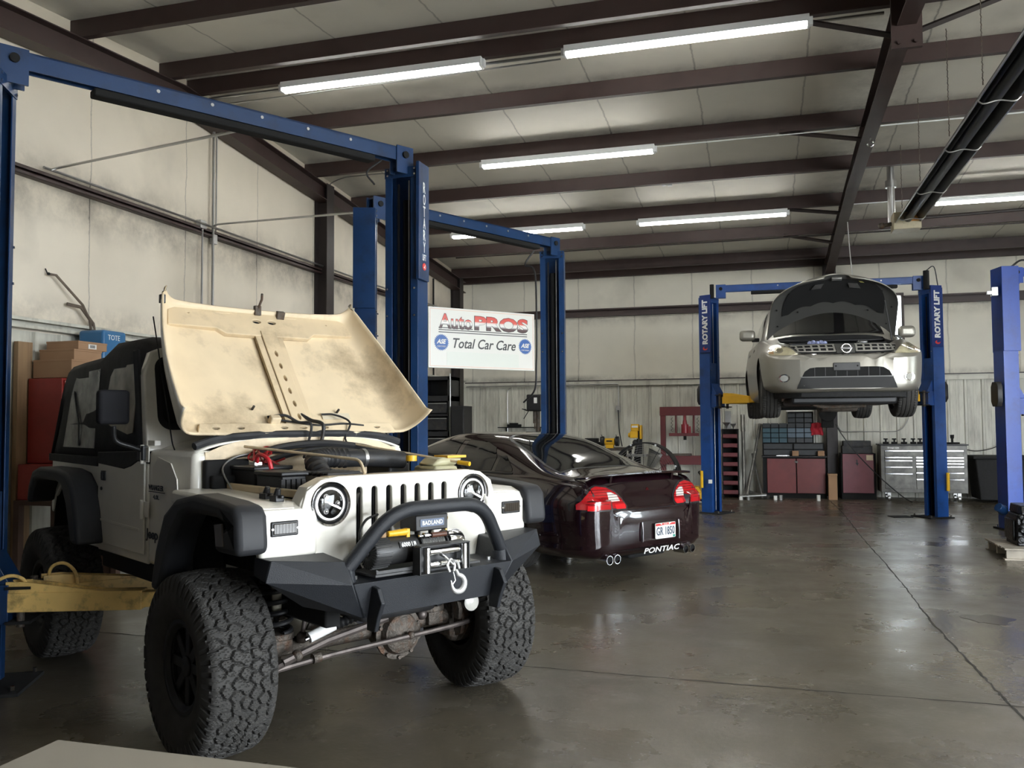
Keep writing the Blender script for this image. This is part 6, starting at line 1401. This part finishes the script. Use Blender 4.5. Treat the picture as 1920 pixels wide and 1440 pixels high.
one('wall_shelf', M_dark, lambda b: bx(b, ((-.5, -.15, 0), (.5, .17, .02)), ((-.4, .14, -.2), (-.37, .17, 0)), ((.37, .14, -.2), (.4, .17, 0))), 'short dark shelf on the ribbed back wall seen just over the sedan roof', 'shelf', loc=(-5.1, 18.38, 1.40))
# --- drill press
t = thing('drill_press', 'black floor drill press partly hidden behind the lift post', 'drill press', (-3.95, 15.3, 0))
pt('base', M_cast, t, lambda b: b.b2((-.2, -.3, 0), (.2, .2, .05)), bevel=.01)
pt('column', M_cast, t, lambda b: b.cyl((0, .08, .05), (0, .08, 2.0), .04))
pt('head', M_black, t, lambda b: (b.b2((-.12, -.28, 1.72), (.16, .14, 2.02)), b.cyl((.0, .18, 1.85), (0, .3, 1.85), .09)), bevel=.02)
pt('spindle', M_cast, t, lambda b: (b.cyl((0, -.15, 1.50), (0, -.15, 1.72), .03), b.cyl((0, -.15, 1.40), (0, -.15, 1.50), .012)))
pt('feed_handle', M_black, t, lambda b: [b.tube([(-.13, -.1, 1.72), (-.22 , -.1 + .12 * cos(a), 1.72 + .12 * sin(a) - .02)], .008) or b.sph((-.22, -.1 + .12 * cos(a), 1.70 + .12 * sin(a)), .022) for a in (.5, 2.6, 4.7)])
pt('table', M_cast, t, lambda b: b.cyl((0, -.1, 1.20), (0, -.1, 1.23), .16))
pt('label', M_white, t, lambda b: b.b2((.02, -.284, 1.86), (.08, -.28, 1.96)))
# --- back bench
t = thing('workbench', 'cluttered dark workbench along the back wall behind the sedan', 'workbench', (-3.7, 17.95, 0))
pt('bench_top', M_cast, t, lambda b: b.b2((-1.9, -.35, .93), (1.05, .45, .98)), bevel=.005)
for x in (-1.85, -.4, 1.0):
    for y in (-.30, .40): pt('leg', M_dark, t, lambda b: b.b2((x - .03, y - .03, 0), (x + .03, y + .03, .93)))
pt('shelf', M_dark, t, lambda b: b.b2((-1.85, -.3, .30), (1.0, .4, .33)))
one('parts_bin', M_dark, lambda b: bx(b, ((-.20, -.14, 0), (.20, .14, .12)), ((-.12, -.1, .12), (.15, .1, .20))), 'dark parts bin at the left on the back workbench', 'bin', loc=(-3.45, 17.9, .98), bevel=.01)
one('bench_vice', M_cast, lambda b: (b.b2((-.10, -.12, 0), (.10, .12, .07)), b.b2((-.07, -.18, .07), (.07, .10, .17)), b.b2((-.08, -.26, .09), (.08, -.20, .18)), b.cyl((0, -.34, .11), (0, .0, .11), .014), b.cyl((-.08, -.33, .11), (.08, -.33, .11), .007)), 'grimy bench vice on the back workbench beside the yellow grinder', 'vice', loc=(-3.40, 17.7, .98 + .001), bevel=.006) if False else None
gd = thing('bench_grinder', 'yellow bench grinder with black wheels on the back workbench', 'bench grinder', (-3.02, 17.7, .98))
pt('motor', M_yclean, gd, lambda b: (b.cyl((-.10, 0, .13), (.10, 0, .13), .075, n=24), b.b2((-.08, -.06, 0), (.08, .06, .07))), bevel=.005)
for s_ in (-1, 1): pt('wheel_guard', M_black, gd, lambda b: (b.cyl((s_ * .12, 0, .14), (s_ * .19, 0, .14), .10, n=24), b.tube([(s_ * .15, -.05, .22), (s_ * .15, -.10, .27), (s_ * .15, -.18, .27)], .006)))
pt('name_strip', M_black, gd, lambda b: b.b2((-.06, -.078, .13), (.06, -.073, .16)))
ss = thing('saw_stand', 'dark metal stand carrying the yellow chop saw, behind the fan', 'stand', (-2.42, 17.45, 0))
pt('pedestal', M_dark, ss, lambda b: (b.b2((-.06, -.06, 0), (.06, .06, .82)), b.b2((-.2, -.2, 0), (.2, .2, .02))))
pt('stand_plate', M_steel, ss, lambda b: b.b2((-.20, -.16, .82), (.20, .16, .87)), bevel=.004)
cs_ = thing('chop_saw', 'yellow chop saw with upright blade guard on its stand', 'saw', (-2.42, 17.45, .87))
pt('pivot_arm', M_black, cs_, lambda b: (b.cyl((-.03, 0, .0), (.03, 0, .30), .04), b.b2((.02, -.03, .0), (.10, .03, .55)), b.sph((-.04, 0, .23), .06)), bevel=.004)
pt('motor', M_yclean, cs_, lambda b: (b.b2((-.14, -.07, .32), (.02, .07, .46)), b.b2((-.12, -.06, .46), (.04, .06, .60)), b.cyl((-.18, 0, .38), (-.14, 0, .38), .045)), bevel=.012)
pt('blade_guard', M_yclean, cs_, lambda b: b.prism([(-.10, .30), (.10, .30), (.13, .45), (.08, .58), (-.08, .58), (-.13, .45)], 'X', .06, .10), bevel=.01)
pt('motor_label', M_white, cs_, lambda b: b.b2((-.10, -.073, .53), (.02, -.061, .57)))
# --- shop fan
fn = thing('shop_fan', 'large round black drum fan with wire guard behind the sedan', 'fan', (-2.02, 15.6, 0), radians(-10))
R_ = .62; zc = .52
pt('ring', M_black, fn, lambda b: b.lathe([(R_ - .012, -.12), (R_ + .012, -.12), (R_ + .012, .12), (R_ - .012, .12)], (0, 0, zc), (0, 1, 0), 56, close=True))
for k in range(14):
    r = .06 + .04 * k; pt('guard_ring', M_steel, fn, lambda b: b.tube([(r * cos(t), -.13, zc + r * sin(t)) for t in np.linspace(0, 2 * pi, 49)], .0028, n=5, cap=False))
for k in range(12):
    a = 2 * pi * k / 12; pt('guard_spoke', M_black, fn, lambda b: b.cyl((.05 * cos(a), -.128, zc + .05 * sin(a)), (R_ * cos(a), -.125, zc + R_ * sin(a)), .005, n=6))
for a in (.35, 1.2, 1.95, 2.75): pt('clip', M_fix, fn, lambda b: b.sph((R_ * cos(a), -.13, zc + R_ * sin(a)), .02, 8))
for k in range(3):
    a = 2 * pi * k / 3 + .9; M = Matrix.Translation((0, .03, zc)) @ Matrix.Rotation(a, 4, 'Y')
    pt('blade', M_steel, fn, lambda b: b.grid(lambda u, v: M @ Vector((.08 + .42 * u, (v - .5) * .12, (v - .5) * (.12 + .18 * u))), 6, 4), sol=.004)
pt('motor', M_black, fn, lambda b: (b.cyl((0, -.02, zc), (0, .16, zc), .09), b.b2((-.03, .08, .02), (.03, .14, zc))), bevel=.004)
pt('stand', M_black, fn, lambda b: (b.tube(round_path([(-.4, -.25, .03), (-.4, .25, .03), (.4, .25, .03), (.4, -.25, .03)], .06), .02), b.cyl((-.42, 0, .05), (-.42, 0, .30), .02), b.cyl((.42, 0, .05), (.42, 0, .30), .02), b.b2((.52, -.06, .42), (.62, .06, .68))), bevel=.002)
# --- shop press
sp_ = thing('shop_press', 'dark red hydraulic shop press frame standing at the back wall', 'shop press', (-1.52, 18.0, 0))
for s_ in (-1, 1):
    pt('upright', M_maroon, sp_, lambda b: (b.b2((s_ * .44 - .05, -.06, .02), (s_ * .44 + .05, .06, 1.80))), bevel=.004)
    pt('foot', M_maroon, sp_, lambda b: b.b2((s_ * .44 - .05, -.28, 0), (s_ * .44 + .05, .28, .06)), bevel=.004)
    pt('return_spring', M_dark, sp_, lambda b: b.tube([(s_ * .26 + .018 * cos(t), .018 * sin(t), 1.30 + .012 * t) for t in np.linspace(0, 25, 90)], .004, n=5))
    pt('guide_rod', M_maroon, sp_, lambda b: b.cyl((s_ * .18, 0, 1.28), (s_ * .18, 0, 1.66), .02))
pt('crown_beam', M_maroon, sp_, lambda b: b.b2((-.50, -.07, 1.64), (.50, .07, 1.82)), bevel=.004)
pt('press_bed', M_maroon, sp_, lambda b: (b.b2((-.50, -.10, .64), (.50, -.05, .82)), b.b2((-.50, .05, .64), (.50, .10, .82))), bevel=.004)
pt('bed_plate', M_cast, sp_, lambda b: b.b2((-.3, -.12, .82), (.12, .12, .86)), bevel=.004)
pt('ram_bar', M_maroon, sp_, lambda b: b.b2((-.32, -.05, 1.22), (.28, .05, 1.28)), bevel=.004)
pt('bottle_jack', mat('jack_red', (.25, .02, .03), .35), sp_, lambda b: (b.cyl((0, 0, 1.28), (0, 0, 1.46), .075), b.cyl((0, 0, 1.46), (0, 0, 1.55), .05, .035), b.cyl((0, 0, 1.55), (0, 0, 1.64), .03), b.b2((.08, -.02, 1.28), (.12, .02, 1.42))))
pt('ram_tip', M_dark, sp_, lambda b: b.b2((-.03, -.03, 1.14), (.03, .03, 1.22)))
one('floor_jack', M_yclean, lambda b: (b.b2((-.16, -.25, .04), (.16, .25, .16)), b.prism([(-.14, .16), (.14, .16), (.08, .26), (-.10, .26)], 'Y', -.2, .15), b.cyl((-.18, -.18, .05), (.18, -.18, .05), .05), b.cyl((-.18, .18, .05), (.18, .18, .05), .05)), 'yellow trolley jack on the floor under the red shop press', 'floor jack', loc=(-1.28, 17.2, 0), bevel=.01)
one('creeper_board', M_black, lambda b: (b.b2((-.05, -.35, 0), (.05, .35, .03)), b.cyl((-.04, -.33, .03), (.04, .2, .55), .03)), 'black handle leaning beside the yellow jack', 'tool handle', loc=(-1.05, 16.9, 0), rz=.9, bevel=.005)
one('floor_pipe', M_steel, lambda b: b.cyl((-.28, 0, .02), (.28, 0, .02), .018), 'pale pipe lying on the floor left of the lift post', 'pipe', loc=(-1.05, 16.4, 0), rz=.05)
# --- maroon bin rack left of the pipes
rk = thing('bin_rack', 'narrow maroon rack of six stacked trays right of the lift post', 'rack', (-.62, 17.95, 0))
pt('rack_frame', M_dark, rk, lambda b: bx(b, ((-.16, -.18, 0), (-.14, .18, 1.36)), ((.14, -.18, 0), (.16, .18, 1.36)), ((-.16, .15, 0), (.16, .18, 1.36))))
for k in range(7): pt('tray', M_maroon, rk, lambda b: (b.b2((-.14, -.20, .06 + .185 * k), (.14, .15, .08 + .185 * k)), b.prism([(-.20, .06 + .185 * k), (-.20, .15 + .185 * k), (-.19, .15 + .185 * k), (-.18, .06 + .185 * k)], 'X', -.14, .14)), bevel=.004)
one('funnel_cluster', M_steel, lambda b: (b.lathe([(.01, .0), (.02, .05), (.08, .13)], (-.05, 0, 0), (0, 0, 1), 16), b.lathe([(.01, .0), (.02, .04), (.06, .10)], (.08, .03, 0), (0, 0, 1), 16)), 'pale funnels standing on top of the maroon tray rack', 'funnel', loc=(-.64, 17.92, 1.365))
one('breaker_box', M_steel, lambda b: (b.b2((-.06, -.07, -.18), (.06, 0, .18)), b.b2((-.05, -.076, -.16), (.05, -.07, .16))), 'small grey breaker box on the ribbed wall above the tray rack', 'electrical box', loc=(-.68, 18.565, 1.55), bevel=.004)
M_pipe = mat('dull_pipe_steel', (.24, .235, .22), .38, .8, var=.2)
pipes = [((-.36, 17.7, 0), (-.38, 18.35, 1.64), .045, 'upright exhaust pipe with a flared top against the wall'), ((-.32, 17.50, 0), (-.04, 18.45, 1.45), .035, 'long exhaust pipe leaning right against the back wall'), ((-.36, 17.5, .02), (-.12, 18.3, .95), .025, 'shorter thin pipe leaning behind the long one'), ((-.02, 17.5, .02), (-.20, 18.3, .85), .025, 'thin pipe leaning left across the others'), ((.10, 17.6, .03), (-.3, 17.9, .10), .05, 'fat muffler pipe lying low at the foot of the pipes'), ((-.45, 17.45, .05), (.05, 17.55, .08), .04, 'short pipe piece lying on the floor in front')]
for a, c, r, lb in pipes:
    one('exhaust_pipe', M_pipe, lambda b: (b.cyl(a, c, r * .8, n=14), b.cyl(Vector(a).lerp(Vector(c), .8), c, r, n=14)), lb, 'exhaust pipe', 'spare exhaust pipes by the back wall')
for i, (x, y) in enumerate(((-.42, 17.35), (-.28, 17.30), (.22, 17.45), (.32, 17.42), (1.0, 17.4))):
    one('scrap_part', M_steel if i % 2 else M_white, lambda b: b.cyl((0, 0, .0), (.0, .0, .05 + .015 * i), .035, n=10), ['white cap on the floor left of the pipes', 'steel cup on the floor before the pipes', 'pale cup on the floor by the red cupboard corner', 'steel cup by the red cupboard left foot', 'pale cap on the floor under the right cupboard door'][i], 'scrap part', loc=(x, y, 0))
# --- double red cupboard with drawers of fasteners on top
cb = thing('red_cupboard', 'low double door maroon cupboard under the small parts drawers', 'cupboard', (.62, 18.12, 0))
M_cupd = mat('cupboard_red', (.17, .032, .030), .42, var=.12, dirt=(.05, .02, .02))
pt('cupboard_body', M_dark, cb, lambda b: b.b2((-.62, -.22, 0), (.56, .30, .80)))
for s_ in (-1, 1):
    d_ = pt('door', M_cupd, cb, lambda b: b.b2((-.54 + .56 * (s_ > 0), -.245, .10), (.0 + .545 * (s_ > 0), -.22, .775)), bevel=.004)
pt('latch', M_chrome, cb, lambda b: (b.cyl((.02, -.262, .71), (.02, -.245, .71), .022, n=14), b.b2((-.02, -.26, .70), (.0, -.245, .74))))
pt('counter_top', M_under, cb, lambda b: b.b2((-.64, -.26, .80), (.58, .30, .825)), bevel=.004)
dk = thing('parts_drawer_unit', 'dark drawer cabinet standing on the maroon cupboard', 'drawer unit', (.62, 18.22, .826))
pt('unit_body', M_dark, dk, lambda b: b.b2((-.62, -.12, 0), (.54, .2, .245)))
for x0, x1 in ((-.60, -.05), (-.02, .52)):
    for z0 in (.01, .13): pt('drawer', mat('drawer_charcoal', (.03, .032, .034), .5, var=.2), dk, lambda b: b.b2((x0, -.14, z0), (x1, -.12, z0 + .105)), bevel=.004)
org = thing('small_parts_organizer', 'wall of small blue and black parts drawers above the maroon cupboard', 'drawer unit', (.50, 18.24, 1.073))
pt('organizer_frame', M_dark, org, lambda b: (b.b2((-.50, -.04, 0), (.0, .18, .38)), b.b2((.0, -.04, 0), (.48, .18, .62))))
M_teal = mat('teal_drawer', (.035, .085, .11), .35); M_gdr = mat('grey_blue_drawer', (.09, .13, .17), .35); M_bdr = mat('smoky_drawer', (.022, .026, .03), .35)
for r in range(6):
    for c in range(6):
        if r > 3 and c < 3: continue
        x0 = -.49 + .16 * c; z0 = .01 + .10 * r
        m_ = M_bdr if r > 2 else (M_gdr if c > 2 and r in (1, 2) else M_teal)
        if r == 0 and c > 2: m_ = M_bdr
        dd = pt('small_drawer', m_, org, lambda b: b.b2((x0, -.06, z0), (x0 + .145, -.04, z0 + .088)), bevel=.003)
one('microwave', M_wht, lambda b: (b.b2((-.25, -.2, 0), (.25, .12, .22)), b.b2((-.22, -.208, .03), (.10, -.2, .19))), 'cream microwave shaped box on top of the parts drawers', 'microwave', loc=(.72, 18.32, 1.70), bevel=.008)
one('red_rag', mat('red_cloth', (.42, .015, .03), .7), lambda b: b.grid(lambda u, v: (.11 * (2 * u - 1) + .01 * sin(v * 9), -.02 + .02 * sin(u * 12 + v * 3), .12 * (2 * v - 1) - .02 * (2 * u - 1) ** 2), 12, 8), 'bright red cloth hanging at the right of the parts drawers', 'cloth', loc=(1.04, 18.17, 1.36), sol=.01)
for i, (x, lb) in enumerate(((.62, 'open brown carton on the cupboard worktop'), (1.05, 'small carton at the right end of the cupboard top'))):
    one('small_carton', M_card, lambda b: b.b2((-.06, -.05, 0), (.06, .05, .10)), lb, 'box', loc=(x, 17.97, .826) if i == 0 else (1.10, 18.0, .826), bevel=.003)
one('wrench', M_chrome, lambda b: (b.b2((-.12, -.01, 0), (.10, .01, .01)), b.cyl((.11, 0, 0), (.11, 0, .012), .025)), 'shiny spanner lying on the cupboard worktop', 'wrench', loc=(.38, 17.92, .826), rz=.1)
one('cable_reel', M_dark, lambda b: (b.b2((-.11, -.12, -.28), (.11, .06, .26)), b.lathe([(.05, -.05), (.16, -.05), (.16, .05), (.05, .05)], (0, -.12, .0), (0, 1, 0), 20)), 'black hose reel mounted high on the back wall column', 'hose reel', loc=(1.22, 17.88, 1.66), bevel=.01)
one('reel_hose', M_black, lambda b: b.tube(smooth_path([(1.36, 17.8, 1.45), (1.5, 17.75, 1.20), (1.75, 17.7, .85), (2.1, 17.5, .45), (2.45, 17.4, .12), (2.6, 17.2, .02)], 6), .010), 'black hose sagging down across the tool chest from the reel', 'hose')
one('reel_hose', M_black, lambda b: b.tube(smooth_path([(1.34, 17.9, 1.95), (1.44, 17.9, 1.85), (1.44, 17.9, 1.72), (1.36, 17.9, 1.66)], 6), .010), 'short black hose loop right of the reel', 'hose')
one('wall_clock_lens', M_white, lambda b: b.cyl((0, 0, 0), (0, -.02, 0), .05), 'round white gauge on the back wall right of the reel', 'gauge', loc=(1.38, 18.1, 1.83)) if False else None
one('cardboard_tube', M_card, lambda b: (b.b2((-.08, -.07, 0), (.08, .07, .50)), b.b2((-.085, -.075, .46), (.085, .075, .50))), 'tall narrow cardboard bin at the foot of the wall column', 'box', loc=(1.28, 17.72, 0), bevel=.006)
# --- single door red cabinet and black case
cd_ = thing('red_cupboard', 'single door maroon cabinet with a paper note, left of the steel chest', 'cupboard', (1.76, 17.95, 0))
pt('cabinet_body', M_dark, cd_, lambda b: b.b2((-.30, -.05, 0), (.32, .40, .88)))
pt('door', mat('plum_red_door', (.16, .035, .045), .42, var=.12, dirt=(.05, .02, .02)), cd_, lambda b: b.b2((-.28, -.07, .12), (.28, -.05, .87)), bevel=.004)
pt('paper_note', mat('note_paper', (.55, .45, .30), .7), cd_, lambda b: b.b2((.15, -.073, .75), (.27, -.070, .85)))
pt('arrow_sticker', M_black, cd_, lambda b: b.prism([(-.03, .76), (-.01, .76), (-.008, .70), (.01, .70), (-.01, .64), (-.05, .70), (-.028, .70)], 'Y', -.072, -.070))
one('tool_case', M_under, lambda b: (b.b2((-.27, -.16, 0), (.27, .16, .14)), b.b2((-.25, -.15, .14), (.25, .15, .24)), b.tube(round_path([(-.1, -.17, .12), (-.1, -.2, .12), (.1, -.2, .12), (.1, -.17, .12)], .02), .008)), 'black moulded case lying on the single maroon cabinet', 'case', loc=(1.76, 18.12, .881), bevel=.02)
# --- steel tool chest
M_dia = mat('scuffed_grey_steel', (.14, .135, .12), .42, .25, var=.35, scale=7, dirt=(.04, .04, .038), dscale=4, damt=.8)
tc_ = thing('tool_chest', 'wide scuffed steel tool chest on castors with many drawers', 'tool chest', (2.88, 17.75, 0))
pt('chest_body', M_dia, tc_, lambda b: b.b2((-.74, -.10, .16), (.74, .45, 1.04)), bevel=.006)
def drw(x0, x1, z0, z1):
    d_ = pt('drawer', M_dia, tc_, lambda b: b.b2((x0, -.118, z0), (x1, -.10, z1)), bevel=.003)
    pt('drawer_pull', M_chrome, d_, lambda b: b.b2((x0, -.130, z1 - .018), (x1, -.115, z1)))
drw(-.67, .67, .835, .95)
for z0, z1 in ((.775, .825), (.655, .765), (.53, .645), (.23, .52)): drw(-.67, -.20, z0, z1)
for z0, z1 in ((.775, .825), (.72, .768), (.665, .712), (.55, .655), (.43, .54), (.23, .42)): drw(-.13, .67, z0, z1)
pt('chest_top', M_black, tc_, lambda b: b.b2((-.76, -.12, 1.04), (.76, .46, 1.065)), bevel=.004)
writing('lettering', 'Snap-on', .20, .035, frame((-.52, -.102, .995), (1, 0, 0), (0, 0, 1)), M_text, tc_, bold=.03)
for x in (-.6, .6):
    for y in (-.02, .36): pt('castor', M_steel, tc_, lambda b: (b.cyl((x - .02, y, .055), (x + .02, y, .055), .055, n=18), b.b2((x - .03, y - .03, .08), (x + .03, y + .03, .16))))
for i, x in enumerate((-.62, -.47, -.30, -.14, -.02, .36)):
    one('spray_gun' if i < 5 else 'oil_can', M_dark, lambda b: (b.b2((-.05, -.03, 0), (.05, .03, .04)), b.b2((-.015, -.015, .04), (.015, .015, .09)), b.b2((-.04, -.02, .08), (.035, .02, .105))), ['air tool at the left end on the steel chest top', 'second air tool from the left on the chest top', 'third air tool from the left on the chest top', 'fourth air tool on the chest top beside the lift post', 'air tool almost hidden at the lift post on the chest top', 'dark air tool right of the lift post on the chest top'][i], 'air tool', 'air tools on the steel chest', loc=(2.88 + x, 17.85, 1.066), bevel=.004)
one('chest_funnel', M_dark, lambda b: (b.b2((-.09, -.05, 0), (.12, .05, .03)), b.cyl((.0, 0, .03), (.0, 0, .10), .02), b.cyl((0, 0, .10), (0, 0, .17), .03, .035)), 'black bottle at the right end on the steel chest top', 'bottle', loc=(3.42, 17.9, 1.066), bevel=.004)
t = thing('waste_bin', 'big black plastic bin in the right corner behind the lift post', 'bin', (4.35, 17.9, 0))
pt('bin_body', M_liner, t, lambda b: b.prism([(-.62, .80), (.62, .80), (.55, .05), (-.55, .05)], 'Y', -.35, .4), bevel=.02)
pt('bin_rim', M_liner, t, lambda b: b.b2((-.66, -.38, .80), (.66, .43, .85)), bevel=.01)
pt('chrome_handle', M_chrome, t, lambda b: b.tube(smooth_path([(-.25, -.38, .30), (-.12, -.45, .26), (.05, -.45, .28), (.12, -.38, .32)], 5), .015))
one('wall_cable', M_black, lambda b: b.tube(smooth_path([(3.72, 18.4, .95), (4.0, 18.45, .92), (4.36, 18.45, 1.05), (4.7, 18.45, 1.5)], 6), .008), 'thin black cable sagging along the wall above the black bin', 'cable')
one('floor_strip', M_white, lambda b: b.b2((-.20, -.03, 0), (.20, .03, .02)), 'pale strip on the floor in front of the black bin', 'strip', loc=(3.95, 16.4, 0), rz=-.05)
# --- wheeled welder gear at the right edge
t = thing('wall_monitor', 'black equipment with screen and coiled hoses at the far right edge', 'equipment', (3.86, 13.9, 0))
pt('pole', M_black, t, lambda b: b.cyl((0, .1, 0), (0, .1, 2.9), .02))
pt('screen', M_black, t, lambda b: b.b2((-.16, -.03, 2.55), (.30, .03, 2.9)), bevel=.01)
pt('hose_coil', mat('pink_grey_hose', (.22, .12, .10), .5), t, lambda b: b.tube([(.02 + .12 * cos(t_), -.06 - .002 * t_, 2.30 + .16 * sin(t_)) for t_ in np.linspace(0, 25, 90)], .014, n=6))
pt('round_cover', M_dark, t, lambda b: b.cyl((.02, -.06, 2.02), (.02, .06, 2.02), .18, n=28))
pt('shelf_bracket', M_steel, t, lambda b: b.b2((-.12, -.05, 1.68), (.2, .1, 1.78)))
pt('cable', M_black, t, lambda b: b.tube(smooth_path([(-.1, 0, 1.68), (-.12, -.02, 1.4), (-.06, -.02, 1.15), (-.10, -.02, .9), (0, 0, .75)], 6), .01))
pt('base', M_black, t, lambda b: b.b2((-.2, -.1, 0), (.3, .4, .6)), bevel=.02)
# --- engine block on a pallet
pa = thing('pallet', 'worn wooden pallet on the floor at the right edge', 'pallet', (3.10, 10.88, 0), 0)
M_pal = mat('worn_pallet_wood', (.36, .32, .26), .75, var=.3, scale=5, dirt=(.08, .07, .05))
for k in range(6): pt('deck_board', M_pal, pa, lambda b: b.b2((-.62, -.42 + .148 * k, .105), (.62, -.30 + .148 * k, .125)), bevel=.003)
for y in (-.38, .0, .38):
    pt('stringer', M_pal, pa, lambda b: b.b2((-.60, y - .02, .015), (.60, y + .02, .105)), bevel=.003)
for y in (-.40, .36): pt('bottom_board', M_pal, pa, lambda b: b.b2((-.62, y - .02, 0), (.62, y + .06, .015)))
en = thing('engine_block', 'oily black engine block sitting on the pallet at right', 'engine', (2.96, 10.90, .125), 0)
M_oily = mat('oily_black_metal', (.012, .012, .012), .28, .5, var=.4, scale=20, bump=.5, bscale=30)
def eb_(b):
    b.b2((-.30, -.22, 0), (.36, .24, .34)); b.b2((-.33, -.16, .05), (-.28, .18, .28)); b.prism([(-.26, .34), (.26, .34), (.20, .44), (-.22, .44)], 'X', -.26, .3)
    rr_ = random.Random(9)
    for k in range(26): x, z = rr_.uniform(-.28, .34), rr_.uniform(.04, .40); b.cyl((x, -.22, z), (x, -.22 - rr_.uniform(.02, .06), z), rr_.uniform(.01, .045), n=10)
pt('block', M_oily, en, eb_, bevel=.012)
for x, z in ((-.12, .28), (-.05, .24), (.02, .18), (-.02, .32), (.10, .12), (-.2, .12)): pt('bolt_head', M_chrome, en, lambda b: b.cyl((x, -.25, z), (x, -.29, z), .012, n=6))
def brk(b):
    for a, c in (((-.10, .42), (.02, .30)), ((.02, .30), (.14, .18)), ((-.10, .42), (.3, .43)), ((.02, .36), (.10, .28)), ((.10, .28), (.3, .30)), ((-.02, .42), (.06, .33))): b.cyl((a[0], -.29, a[1]), (c[0], -.29, c[1]), .012, n=8)
pt('timing_bracket', M_steel, en, brk)
pt('belt_pulley', M_dark, en, lambda b: (b.cyl((.22, -.30, .12), (.22, -.22, .12), .08, n=24)))
pt('intake_stub', M_blue, en, lambda b: (b.cyl((-.34, .1, .34), (-.42, .05, .40), .05), b.sph((-.36, .1, .36), .06)), bevel=.004)
# --- table in the near left corner
tb = thing('work_table', 'pale grey table top corner in the near left foreground', 'table', (-.80, .98, 0))
pt('table_top', mat('grey_laminate', (.40, .37, .31), .5, var=.03), tb, lambda b: b.b2((-.51, -.45, .865), (.51, .40, .90)), bevel=.004)
for x in (-.45, .45):
    for y in (-.38, .34): pt('leg', M_steel, tb, lambda b: b.b2((x - .02, y - .02, 0), (x + .02, y + .02, .865)), bevel=.002)
pt('apron', M_steel, tb, lambda b: (b.b2((-.46, -.40, .79), (.46, -.38, .865)), b.b2((-.46, .34, .79), (.46, .36, .865))))
one('cracked_mat', M_dark, lambda b: b.b2((-.15, -.12, 0), (.15, .12, .012)), 'dark rubber scrap on the floor beside the lift base near the chest', 'mat', loc=(2.05, 14.75, 0), rz=.3)
